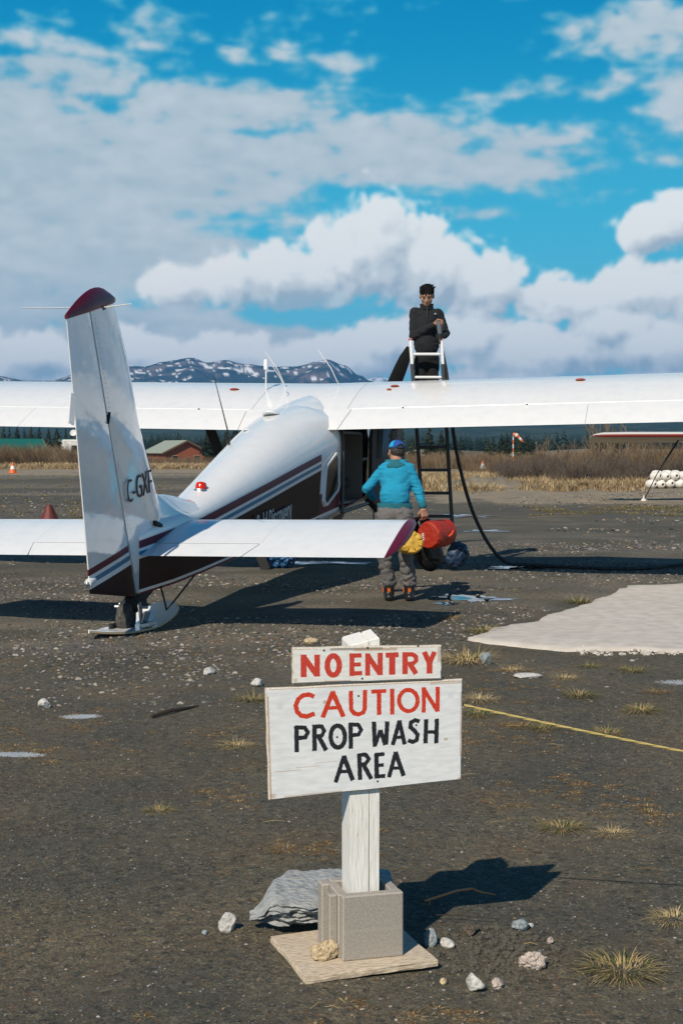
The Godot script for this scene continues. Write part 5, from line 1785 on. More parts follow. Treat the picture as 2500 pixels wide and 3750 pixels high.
func build_sign() -> void:
	var S := thing("warning_sign", "hand painted white warning sign on a wooden post in a concrete block", "sign", Vector3(0.058, 0.0, -4.304), deg_to_rad(15.0))
	var wood := textured("flaking white paint on wood", ramp_tex(noise(301, 0.02, 5), 512, [[0.10, s3(168, 152, 130)], [0.16, s3(212, 208, 200)], [0.5, s3(222, 221, 217)], [0.85, s3(228, 227, 223)]]), 2.0, 0.75, grey_tex(noise(302, 0.05, 4), 256), 0.12)
	wood.uv1_scale = Vector3(7.0, 0.9, 7.0)
	var raw := textured("weathered plywood", ramp_tex(noise(303, 0.025, 5), 512, [[0.1, s3(152, 134, 112)], [0.4, s3(190, 174, 152)], [0.7, s3(204, 190, 170)], [0.9, s3(176, 158, 134)]]), 2.2, 0.9, grey_tex(noise(304, 0.06, 4), 256), 0.3)
	raw.uv1_scale = Vector3(1.6, 2.0, 6.5)
	var edge := textured("bare plywood edge", ramp_tex(noise(305, 0.09, 4), 256, [[0.2, s3(170, 158, 140)], [0.6, s3(214, 206, 194)], [0.9, s3(222, 217, 208)]]), 6.0, 0.9)
	var block := textured("concrete block", ramp_tex(noise(306, 0.05, 5), 512, [[0.1, s3(148, 141, 132)], [0.45, s3(164, 157, 148)], [0.8, s3(177, 170, 161)]]), 5.0, 0.96, grey_tex(noise(307, 0.22, 3), 512), 0.22)
	var steel := mat("rusty screw head", s3(84, 76, 68), 0.5, 0.6)
	# post, its top sawn on a slant, a long split down the front
	var pg := Geo.new()
	var x0 := -0.0465; var x1 := 0.0465; var split := 0.014
	for e in [[x0, split - 0.0012, 0.0], [split + 0.0012, x1, 0.0008]]:
		var rows := []
		for q in [[0.0, 0.0, 0.0], [0.975, 0.0, 0.0]]:
			pass
		var top0: float = 0.985 + (e[0] - x0) * 0.22; var top1: float = 0.985 + (e[1] - x0) * 0.22
		var zf: float = 0.0465 - e[2]; var zb := -0.0465
		var ring := func(y0: float, y1: float, drop: float, ins: float) -> PackedVector3Array:
			return PackedVector3Array([Vector3(e[0] + ins, y0, zf - ins), Vector3(e[1] - ins, y1, zf - ins), Vector3(e[1] - ins, y1 - drop, zb + ins), Vector3(e[0] + ins, y0 - drop, zb + ins)])
		pg.loft([ring.call(0.03, 0.03, 0.0, 0.001), ring.call(0.5, 0.5, 0.0, 0.0), ring.call(top0 - 0.022, top1 - 0.022, -0.012, 0.0), ring.call(top0 - 0.018, top1 - 0.018, -0.014, 0.003)], wood)
	part("post", pg, S, 20.0)
	# painted boards; the lettering is paint on their faces
	var R := s3(198, 56, 40); var R2 := s3(204, 52, 24); var K := s3(17, 21, 27)
	var st1 := []
	var o1 := Vector2(348, 192)
	for q in [[33, "407,230 407,357"], [31, "404,240 482,346"], [31, "483,231 483,354"], [28, "680,224 680,352"], [25, "666,237 735,235"], [23, "680,288 731,286"], [25, "666,338 738,335"], [28, "770,224 770,350"], [29, "768,232 842,342"], [29, "842,220 842,347"], [29, "873,234 948,231"], [36, "911,220 911,345"], [31, "986,217 986,342"], [25, "986,230 1028,229 1049,242 1050,266 1032,282 986,284"], [30, "1014,284 1050,340"], [30, "1098,215 1130,284"], [28, "1158,215 1128,284"], [34, "1129,270 1129,339"]]:
		st1.append([R, q[0]] + pts(q[1]))
	st1.append([R, 31] + arc(574, 292, 34, 54, 0, 360, 22))
	var sk1 := func(p: Vector2) -> Vector2: return Vector2((p.x - 348.0) / 853.0, (p.y - lerpf(192, 178, (p.x - 348.0) / 853.0)) / lerpf(203, 192, (p.x - 348.0) / 853.0))
	var st2 := []
	for q in [[25, "460,470 432,458 400,461 372,483 357,520 364,556 388,580 420,585 463,569"], [25, "509,592 566,440"], [27, "562,440 627,586"], [20, "536,537 600,533"], [24, "668,436 670,543 688,567 714,572 738,561 748,540 749,432"], [23, "785,441 872,437"], [25, "830,440 830,574"], [25, "906,424 906,571"], [23, "1090,416 1090,561"], [24, "1086,420 1172,552"], [24, "1172,414 1172,555"]]:
		st2.append([R2, q[0]] + pts(q[1]))
	st2.append([R2, 24] + arc(1000, 491, 54, 60, 0, 360, 24))
	for q in [[25, "360,638 362,788"], [23, "352,646 408,649 425,674 410,704 362,709"], [25, "462,634 462,781"], [22, "450,643 503,642 517,668 502,695 462,701"], [25, "484,698 528,777"], [25, "668,624 668,769"], [22, "656,631 710,632 728,660 712,689 668,693"], [25, "800,613 807,759"], [23, "808,754 838,662"], [23, "838,662 868,750"], [25, "877,611 872,749"], [24, "911,750 949,605"], [24, "947,606 980,746"], [19, "925,706 972,703"], [24, "1066,612 1040,604 1015,618 1012,645 1036,665 1056,690 1050,722 1028,732 1000,722"], [25, "1105,599 1102,740"], [25, "1168,597 1166,739"], [21, "1104,674 1168,673"], [24, "582,964 629,808"], [26, "627,809 680,952"], [20, "600,902 662,899"], [25, "716,800 722,950"], [22, "706,809 752,802 772,828 754,856 720,863"], [25, "740,860 787,944"], [26, "816,797 818,940"], [22, "806,805 863,802"], [20, "818,866 859,864"], [23, "808,931 867,928"], [24, "889,935 929,790"], [25, "927,791 975,927"], [19, "902,884 958,881"]]:
		st2.append([K, q[0]] + pts(q[1]))
	st2.append([K, 25] + arc(594, 700, 41, 62, 0, 360, 22))
	var sk2 := func(p: Vector2) -> Vector2:
		var v := (p.y - 420.0) / 648.0
		var u := 0.0
		for it in 3:
			u = (p.x - lerpf(187, 208, v)) / (lerpf(1322, 1316, v) - lerpf(187, 208, v))
			v = (p.y - lerpf(420, 370, u)) / (lerpf(1068, 948, u) - lerpf(420, 370, u))
		return Vector2(u, v)
	var to_px := func(list: Array, f: Callable, w: float, h: float, k: float) -> Array:
		var out := []
		for s in list:
			var t := [s[0], s[1] * k]
			for i in range(2, s.size()):
				var q: Vector2 = f.call(s[i])
				t.append(Vector2(q.x * w, q.y * h))
			out.append(t)
		return out
	var grime := s3(150, 112, 78); var grey := s3(176, 182, 188); var dark := s3(92, 84, 76)
	var t1 := paint_board(1024, 244, to_px.call(st1, sk1, 1024.0, 244.0, 1.2), s3(222, 221, 217), 311, [[430, 14, 180, 9, dark, 0.55], [560, 20, 150, 10, grime, 0.5], [10, 220, 18, 13, grime, 0.3], [1010, 60, 16, 60, grime, 0.4], [300, 236, 90, 6, grime, 0.5], [820, 8, 160, 5, grime, 0.5], [70, 8, 90, 5, grime, 0.4]])
	var t2 := paint_board(1024, 560, to_px.call(st2, sk2, 1024.0, 560.0, 0.9), s3(219, 221, 223), 313, [[6, 300, 8, 260, grime, 0.6], [14, 540, 20, 12, grime, 0.35], [1014, 550, 9, 8, s3(170, 96, 50), 0.5], [500, 5, 480, 5, grime, 0.45], [940, 14, 90, 9, grime, 0.35], [70, 92, 15, 15, grey, 0.3], [958, 88, 14, 15, grey, 0.3], [300, 86, 10, 9, grime, 0.5], [936, 326, 10, 8, grime, 0.45], [230, 552, 150, 6, grime, 0.35], [100, 420, 70, 2.2, grime, 0.7], [200, 408, 60, 2.2, grime, 0.6], [300, 392, 60, 2.2, grime, 0.5], [700, 300, 20, 9, grey, 0.4], [1018, 250, 6, 180, grime, 0.4]])
	var m1 := mat("no entry board paint", Color.WHITE, 0.6); m1.albedo_texture = t1
	var m2 := mat("caution board paint", Color.WHITE, 0.6); m2.albedo_texture = t2
	board("board", [Vector2(-0.226, 0.968), Vector2(0.237, 0.959), Vector2(0.237, 0.856), Vector2(-0.226, 0.861)], 0.02, m1, edge, S, 0.0475)
	board("board", [Vector2(-0.308, 0.850), Vector2(0.307, 0.852), Vector2(0.304, 0.541), Vector2(-0.298, 0.516)], 0.014, m2, edge, S, 0.0475)
	for q in [[-0.132, 0.957, 0.0675], [0.003, 0.960, 0.0675], [0.161, 0.961, 0.0675], [-0.014, 0.868, 0.0675], [-0.024, 0.815, 0.0615], [-0.09, 0.694, 0.0615], [0.158, 0.718, 0.0615], [0.036, 0.553, 0.0615]]:
		var sg := Geo.new()
		sg.lathe(steel, [Vector2(0, 0), Vector2(0.0032, 0), Vector2(0.003, 0.0012), Vector2(0.0012, 0.0014), Vector2(0.001, 0.0004), Vector2(0, 0.0004)], 10, Transform3D(Basis(Vector3.RIGHT, PI / 2), Vector3(q[0], q[1], q[2] - 0.0002)))
		part("screw", sg, S)
	# hollow concrete block the post stands in
	var B := thing("concrete_block", "grey hollow concrete block holding up the sign post", "block", Vector3(0.058, 0.024, -4.304), deg_to_rad(15.0))
	var bg := Geo.new()
	var hgt := 0.197
	var wall := func(cx: float, cz: float, w: float, l: float, h: float) -> void:
		bg.box(block, Transform3D(Basis(), Vector3(cx, h / 2.0, cz)), Vector3(w, h, l), 0.004)
	wall.call(0.012, 0.083, 0.190, 0.034, hgt)            # front
	wall.call(0.0155, -0.083, 0.183, 0.034, hgt - 0.002)   # back
	wall.call(-0.0735, 0.0, 0.030, 0.136, hgt - 0.003)   # left web
	wall.call(0.0905, 0.0, 0.030, 0.136, hgt - 0.001)    # right web
	wall.call(-0.100, 0.044, 0.026, 0.026, hgt - 0.006)
	wall.call(-0.1005, -0.058, 0.027, 0.052, hgt + 0.001)
	part("shell", bg, B, 25.0)
	# plywood square under it
	var F := thing("plywood_base", "square of weathered plywood lying under the concrete block", "board", Vector3(0.034, 0.0, -4.312), deg_to_rad(19.3))
	var ply := Geo.new()
	var rim := func(h: float, ins: float) -> PackedVector3Array:
		var r := PackedVector3Array()
		var cs := [Vector2(-0.212, 0.186), Vector2(0.206, 0.184), Vector2(0.207, -0.186), Vector2(-0.208, -0.184)]
		for i in 4:
			for k in 8:
				var p: Vector2 = cs[i].lerp(cs[(i + 1) % 4], k / 8.0)
				var w := gn.get_noise_2d(p.x * 40.0, p.y * 40.0 + h * 300.0) * 0.004
				r.append(Vector3(p.x * (1.0 - ins) + w, h + gn.get_noise_2d(p.x * 12.0, p.y * 12.0) * 0.004, p.y * (1.0 - ins) - w))
		return r
	ply.loft([rim.call(0.003, 0.004), rim.call(0.009, 0.0), rim.call(0.0095, 0.006), rim.call(0.0105, 0.0), rim.call(0.016, 0.001), rim.call(0.0165, 0.007), rim.call(0.0175, 0.001), rim.call(0.022, 0.002), rim.call(0.024, 0.01)], raw)
	part("sheet", ply, F, 30.0)
	# yellow rope from the post to a peg off to the right
	var yel := textured("yellow poly rope", ramp_tex(noise(320, 0.12, 3), 128, [[0.2, s3(158, 138, 78)], [0.7, s3(204, 186, 122)]]), 30.0, 0.55)
	var rg := Geo.new()
	for strand in 3:
		var rp := []
		for k in 241:
			var u := k / 240.0
			var x := lerpf(0.10, 4.6, u)
			var y := 0.832 - 0.235 * (x - 0.10) + 0.0165 * (x - 0.1) * (x - 0.1)
			if x > 3.9: y = lerpf(y, 0.10, (x - 3.9) / 0.7)
			var a := u * 190.0 + TAU * strand / 3.0
			rp.append(Vector3(x, y + sin(a) * 0.0022, -4.34 - 0.05 * u + cos(a) * 0.0022))
		rg.tube(yel, rp, 0.0020, 5)
	rg.tube(yel, [Vector3(0.10, 0.833, -4.34), Vector3(0.06, 0.838, -4.362), Vector3(0.01, 0.836, -4.352), Vector3(0.004, 0.834, -4.30)], 0.0045, 6)
	tag(part("yellow_rope", rg, null, 60.0), "thin yellow rope tied to the sign post and running right", "rope")
	var sk := Geo.new()
	sk.box(raw, Transform3D(Basis(Vector3.BACK, -0.12), Vector3(0, 0.06, 0)), Vector3(0.045, 0.30, 0.045), 0.004)
	var peg := part("wooden_peg", sk, null)
	peg.position = at_ground(4.62, -4.39)
	tag(peg, "short wooden peg at the far end of the yellow rope", "peg")

# ------------------------------------------------------------------ stones

func stone(sd: int, size: Vector3, cuts: int, rough: float, m: Material, layers := 0.0) -> ArrayMesh:
	var r := RandomNumberGenerator.new(); r.seed = sd
	var n := noise(sd, 1.6, 4)
	var planes := []
	for k in cuts:
		var d := Vector3(r.randfn(), r.randfn() * 0.8, r.randfn()).normalized()
		planes.append([d, r.randf_range(0.55, 0.85)])
	var g := Geo.new(); var rings := []
	var N := 22
	for i in N + 1:
		var th := PI * i / N
		var ring := PackedVector3Array()
		for j in 30:
			var ph := TAU * j / 30.0
			var d := Vector3(sin(th) * cos(ph), cos(th), sin(th) * sin(ph))
			if i == 0 or i == N: d = Vector3(0.001 * cos(ph), cos(th), 0.001 * sin(ph))
			var rad := 1.0
			for p in planes:
				var q: float = d.dot(p[0])
				if q > 0.05: rad = minf(rad, p[1] / q)
			rad *= 1.0 + n.get_noise_3dv(d * 1.3) * rough
			var v := d * rad * size
			if layers > 0.0:
				var s := v.y * 70.0 + v.x * 6.0 + n.get_noise_3dv(v * 6.0) * 2.0
				v.x *= 1.0 + layers * (fposmod(s, 1.0) - 0.5) * 0.35
				v.z *= 1.0 + layers * (fposmod(s * 0.7 + 0.3, 1.0) - 0.5) * 0.35
			ring.append(v)
		rings.append(ring)
	g.loft(rings, m, false, false)
	return g.commit(42.0)

func build_stones() -> void:
	var grain := grey_tex(noise(401, 0.06, 5), 256)
	var grey := textured("slate", ramp_tex(noise(402, 0.03, 5), 256, [[0.12, s3(122, 123, 122)], [0.42, s3(142, 146, 148)], [0.72, s3(158, 160, 159)], [0.9, s3(148, 141, 130)]]), 4.0, 0.85, grain, 0.6)
	grey.uv1_scale = Vector3(2.4, 6.0, 3.0)
	var whitish := textured("pale stone", ramp_tex(noise(403, 0.04, 5), 256, [[0.15, s3(140, 136, 132)], [0.45, s3(186, 184, 180)], [0.8, s3(212, 210, 206)]]), 6.0, 0.85, grain, 0.3)
	var tan := textured("tan stone", ramp_tex(noise(404, 0.04, 5), 256, [[0.15, s3(128, 108, 82)], [0.45, s3(182, 162, 128)], [0.8, s3(206, 190, 160)]]), 6.0, 0.85, grain, 0.5)
	var bluish := textured("blue grey stone", ramp_tex(noise(405, 0.04, 5), 256, [[0.15, s3(90, 100, 108)], [0.5, s3(128, 138, 142)], [0.85, s3(176, 180, 180)]]), 8.0, 0.85, grain, 0.3)
	var pink := textured("pinkish stone", ramp_tex(noise(406, 0.06, 5), 256, [[0.15, s3(140, 122, 112)], [0.5, s3(182, 168, 158)], [0.85, s3(206, 196, 188)]]), 8.0, 0.9, grain, 0.6)
	var clay := textured("dirt clod", ramp_tex(noise(407, 0.08, 5), 256, [[0.2, s3(70, 62, 53)], [0.8, s3(118, 106, 92)]]), 8.0, 0.95, grain, 0.8)
	# the slab of slate resting on the plywood behind the block
	var sl := put("slate_slab", slate_mesh(grey))
	sl.position = Vector3(-0.030, 0.030, -4.60)
	sl.rotation = Vector3(0.06, deg_to_rad(6), deg_to_rad(2))
	tag(sl, "large layered grey slate slab leaning behind the concrete block", "rock")
	# single stones: x, z, size, cuts, roughness, material, label
	var list := [
		[-0.368, -4.53, Vector3(0.033, 0.036, 0.030), 7, 0.10, whitish, "round white stone alone to the left of the sign"],
		[-0.437, -4.50, Vector3(0.014, 0.007, 0.010), 5, 0.1, bluish, "small flat grey pebble left of the round white stone"],
		[0.585, -4.585, Vector3(0.036, 0.022, 0.028), 6, 0.14, bluish, "blue white angular stone near the shadow's lower edge"],
		[0.279, -4.43, Vector3(0.024, 0.036, 0.026), 6, 0.10, bluish, "upright bluish stone in the shade by the plywood corner"],
		[0.331, -4.42, Vector3(0.035, 0.016, 0.020), 4, 0.06, whitish, "smooth oval grey stone next to the upright bluish one"],
		[0.415, -4.54, Vector3(0.038, 0.018, 0.026), 8, 0.28, clay, "brown lumpy clod behind the oval grey stone"],
		[0.575, -4.23, Vector3(0.042, 0.032, 0.030), 8, 0.34, pink, "pinkish rough stone with a notch, right of the sign"],
		[0.385, -4.055, Vector3(0.036, 0.030, 0.026), 9, 0.08, whitish, "blocky white stone nearest the camera right of the plywood"],
		[0.452, -4.075, Vector3(0.022, 0.017, 0.018), 6, 0.16, pink, "small pale stone beside the blocky white one"],
		[0.297, -4.09, Vector3(0.011, 0.012, 0.010), 5, 0.1, tan, "tiny cream pebble just off the plywood corner"],
		[-1.80, -8.58, Vector3(0.050, 0.035, 0.04), 7, 0.14, whitish, "pale stone alone on the dirt below the ski"],
		[1.05, -10.29, Vector3(0.055, 0.05, 0.05), 6, 0.1, bluish, "grey stone beside the dry grass clump by the concrete pad"],
		[-0.24, -11.25, Vector3(0.06, 0.03, 0.045), 6, 0.12, tan, "tan stone just behind the top of the post"],
		[-0.56, -9.35, Vector3(0.055, 0.03, 0.04), 6, 0.12, whitish, "flat pale stone left of the no entry board"],
		[-0.93, -9.9, Vector3(0.075, 0.028, 0.045), 6, 0.12, whitish, "long flat pale stone on the gravel left of the sign"],
		[1.26, -9.64, Vector3(0.11, 0.018, 0.075), 5, 0.12, whitish, "flat white slab of broken concrete in front of the pad"],
		[0.62, -4.60, Vector3(0.011, 0.008, 0.010), 5, 0.1, whitish, "pebble tucked against the blue white angular stone"],
		[0.66, -4.43, Vector3(0.013, 0.013, 0.012), 6, 0.3, pink, "small rough pale stone above the notched pinkish one"]]
	var i := 0
	for q in list:
		var o := put("stone", stone(420 + i, q[2], q[3], q[4], q[5]))
		o.position = at_ground(q[0], q[1], q[2].y * 0.62)
		o.rotation.y = i * 2.1
		tag(o, q[6], "rock")
		i += 1
	var tr := put("stone", stone(499, Vector3(0.047, 0.034, 0.036), 9, 0.20, tan))
	tr.position = Vector3(-0.052, 0.050, -4.218)
	tr.rotation = Vector3(0.1, 0.6, 0.05)
	tag(tr, "knobbly tan stone on the plywood's front left corner", "rock")
	# twig lying in the sign's shadow
	var tw := Geo.new()
	var bark := mat("reddish bark", s3(205, 134, 82), 0.7)
	tw.tube(bark, [Vector3(0.285, 0.012, -4.80), Vector3(0.33, 0.02, -4.82), Vector3(0.40, 0.026, -4.87), Vector3(0.455, 0.022, -4.905), Vector3(0.48, 0.016, -4.89), Vector3(0.535, 0.008, -4.88)], [0.0042, 0.0045, 0.004, 0.0042, 0.0035, 0.0018], 6)
	tw.tube(bark, [Vector3(0.30, 0.014, -4.81), Vector3(0.30, 0.006, -4.77)], [0.0025, 0.001], 5)
	tag(part("twig", tw, null), "thin reddish brown twig lying in the sign's shadow", "twig")
	var tw2 := Geo.new()
	tw2.tube(mat("dark bark", s3(52, 44, 38), 0.9), [Vector3(0.30, 0.006, -4.67), Vector3(0.38, 0.010, -4.66), Vector3(0.46, 0.007, -4.645), Vector3(0.55, 0.006, -4.63)], [0.0016, 0.002, 0.0018, 0.001], 5)
	tag(part("twig", tw2, null), "dark hair thin stick between the shadow and the stones", "twig")
	var tw3 := Geo.new()
	tw3.tube(mat("dark bark", s3(52, 44, 38), 0.9), [Vector3(-1.10, 0.01, -8.20), Vector3(-1.0, 0.022, -8.32), Vector3(-0.86, 0.012, -8.52)], [0.010, 0.012, 0.006], 6)
	tag(part("twig", tw3, null), "dark stick lying on the dirt beside the pale puddle", "twig")
	# loose gravel
	var protos := []
	var tones := [lin(0.36, 0.33, 0.295), lin(0.19, 0.19, 0.187), lin(0.085, 0.087, 0.092), lin(0.25, 0.185, 0.12)]
	for k in 4:
		var pm := mat("gravel tone %d" % k, tones[k], 0.9)
		pm.vertex_color_use_as_albedo = true
		var g := Geo.new()
		var rr := RandomNumberGenerator.new(); rr.seed = 50 + k
		var rings := []
		for ii in 5:
			var th := PI * ii / 4.0
			var ring := PackedVector3Array()
			for j in 6:
				var ph := TAU * j / 6.0 + ii * 0.5
				ring.append(Vector3(sin(th) * cos(ph), cos(th) * 0.62, sin(th) * sin(ph)) * rr.randf_range(0.75, 1.1))
			rings.append(ring)
		g.loft(rings, pm, false, false)
		protos.append(g.commit(30.0))
	for k in 4:
		var places := []; var tints := []
		var add := func(x: float, z: float, s: float) -> void:
			places.append(Transform3D(Basis(Vector3.UP, rng.randf() * TAU) * Basis(Vector3.RIGHT, rng.randf_range(-0.4, 0.4)) * Basis.from_scale(Vector3(s * rng.randf_range(0.8, 1.5), s * rng.randf_range(0.5, 1.0), s)), at_ground(x, z, s * 0.18)))
			var v := rng.randf_range(0.55, 1.15)
			tints.append(Color(v, v * rng.randf_range(0.95, 1.02), v * rng.randf_range(0.92, 1.06)))
		for i2 in [4200, 15000, 22000, 9000][k]:
			var z := -rng.randf_range(2.6, 9.0)
			var x := rng.randf_range(-1.0, 1.0) * (0.5 - z * 0.30)
			if rng.randf() < 0.35 and gn.get_noise_2d(x * 2.0 + 40.0, z * 2.0) < 0.0: continue
			add.call(x, z, 0.0014 + 0.0046 * pow(rng.randf(), 3.6))
		for i2 in [16000, 24000, 26000, 16000][k]:
			var z := -rng.randf_range(8.4, 24.0)
			var x := rng.randf_range(-1.0, 1.0) * (0.6 - z * 0.28)
			var dens := gn.get_noise_2d(x * 0.9 + 7.0, z * 0.8)
			if dens + 0.25 * gn.get_noise_2d(x * 4.0, z * 2.5 + 30.0) < rng.randf_range(-0.32, 0.22): continue
			if z > -9.6 and rng.randf() < 0.6: continue
			if x > 0.9 and z < -10.6 and z > -16.6 and x > 1.0 + (-z - 11.6) * 0.46: continue
			if z > -11.0 and x > 0.2 and rng.randf() < 0.75: continue
			add.call(x, z, (0.0035 + 0.0145 * pow(rng.randf(), 3.4)) * (1.0 if k != 0 else 1.2))
		for i2 in 3000:
			var z := -rng.randf_range(22.0, 60.0)
			var x := rng.randf_range(-1.0, 1.0) * (1.0 - z * 0.27)
			if gn.get_noise_2d(x * 0.3 + 90.0, z * 0.5) < 0.05: continue
			add.call(x, z, 0.016 + 0.03 * pow(rng.randf(), 2.0))
		scatter("gravel", ["pale loose gravel on the airstrip", "mid grey loose gravel on the airstrip", "dark loose gravel on the airstrip", "brownish loose gravel on the airstrip"][k], "gravel", protos[k], places, tints)
	var chips := []
	var chip := stone(461, Vector3.ONE, 7, 0.2, mats["pale concrete"])
	for i2 in 150:
		var t := rng.randf()
		var x := lerpf(1.15, 3.2, t)
		var z := lerpf(-11.42, -10.78, smoothstep(0.0, 0.5, t)) + rng.randfn() * 0.06
		var sz := 0.008 + 0.022 * pow(rng.randf(), 3.0)
		chips.append(Transform3D(spun(Vector3(sz * 1.4, sz * 0.7, sz), rng.randf() * TAU, rng.randf() * 0.4), at_ground(x, z, sz * 0.3)))
	scatter("rubble", "small pale concrete crumbs along the pad's broken edge", "rubble", chip, chips)
	var chalk := mat("chalky grit", lin(0.30, 0.33, 0.36), 0.9)
	var names := ["small pale bluish patch of chalky grit left of the dark stick", "pale bluish patch of chalky grit at the left edge of the dirt", "pale bluish patch of chalky grit near the pad on the right"]
	var grain_mesh := stone(471, Vector3.ONE, 5, 0.2, chalk)
	var spots := [[-1.53, -8.29, 0.115, 0.07], [-1.66, -7.2, 0.14, 0.065], [2.3, -9.45, 0.20, 0.12]]
	for q in 3:
		var grains := []
		for i2 in 1700:
			var ra := pow(rng.randf(), 0.62) * (1.0 + 0.35 * gn.get_noise_2d(i2 * 0.7, q * 9.0)); var an := rng.randf() * TAU
			if ra > 0.75 and rng.randf() < 0.6: continue
			var sz := rng.randf_range(0.0016, 0.0036)
			var gx: float = spots[q][0] + cos(an) * ra * spots[q][2]; var gz: float = spots[q][1] + sin(an) * ra * spots[q][3]
			grains.append(Transform3D(spun(Vector3(sz * 1.5, sz * 0.5, sz * 1.2), an), at_ground(gx, gz, sz * 0.2)))
		scatter("chalky_grit", names[q], "grit", grain_mesh, grains)
	# freshly dug crumbs of dark soil right of the sign
	var crumbs := []; var soil := textured("dark soil crumbs", ramp_tex(noise(431, 0.08, 4), 128, [[0.2, s3(66, 64, 57)], [0.8, s3(98, 94, 84)]]), 14.0, 0.97)
	for i2 in 650:
		var a := rng.randf() * TAU; var rad := sqrt(rng.randf())
		var x := 0.47 + cos(a) * rad * 0.21; var z := -4.36 + sin(a) * rad * 0.24
		var s := 0.0018 + 0.0085 * pow(rng.randf(), 3.0)
		crumbs.append(Transform3D(spun(Vector3(s * 1.3, s, s), rng.randf() * TAU, rng.randf()), at_ground(x, z, s * 0.3)))
	scatter("soil_crumbs", "dug up dark soil crumbs among the stones right of the sign", "soil", stone(440, Vector3.ONE, 6, 0.3, soil), crumbs)

func slate_mesh(m: Material) -> ArrayMesh:
	# cross-sections from the narrow left end to the right: a nearly flat top, a front broken into thin layers that step in and out
	var n := noise(451, 5.0, 4)
	var g := Geo.new(); var rings := []
	var cols := 44
	for c in cols + 1:
		var u := c / float(cols)
		var x := lerpf(-0.27, 0.205, u)
		var zf: float = lerpf(0.055, 0.13, smoothstep(0.0, 0.25, u)) - 0.05 * smoothstep(0.6, 1.0, u) + n.get_noise_1d(u * 0.9) * 0.012
		var zb: float = lerpf(0.02, -0.17, smoothstep(0.0, 0.32, u)) + 0.03 * smoothstep(0.7, 1.0, u) + n.get_noise_1d(u * 1.3 + 20.0) * 0.025
		var top: float = lerpf(0.035, 0.088, smoothstep(0.0, 0.2, u)) + n.get_noise_1d(u * 2.0 + 40.0) * 0.006
		var bot: float = lerpf(0.012, 0.0, u)
		var ring := PackedVector3Array()
		ring.append(Vector3(x, top + 0.006, zb)); ring.append(Vector3(x, top + 0.012, lerpf(zb, zf, 0.3) )); ring.append(Vector3(x, top + 0.005 + n.get_noise_2d(u * 3.0, 7.0) * 0.004, lerpf(zb, zf, 0.7)))
		ring.append(Vector3(x, top, zf - 0.012))
		for l in 14:
			var v := l / 13.0
			var layer := l / 2
			var step := n.get_noise_2d(u * 0.8 + layer * 7.3, layer * 3.1) * 0.034 - 0.012 * (l % 2) + n.get_noise_2d(u * 6.0, l * 4.0) * 0.008
			ring.append(Vector3(x + n.get_noise_2d(u * 5.0 + 3.0, l * 2.0) * 0.004, lerpf(top - 0.004, bot, v) + (0.0012 if l % 2 else -0.0012), zf + step - 0.035 * v))
		ring.append(Vector3(x, bot, lerpf(zb, zf, 0.4))); ring.append(Vector3(x, bot + 0.01, zb + 0.01))
		rings.append(ring)
	g.loft(rings, m)
	return g.commit(26.0)

# ------------------------------------------------------------------ grass tufts and litter near the camera

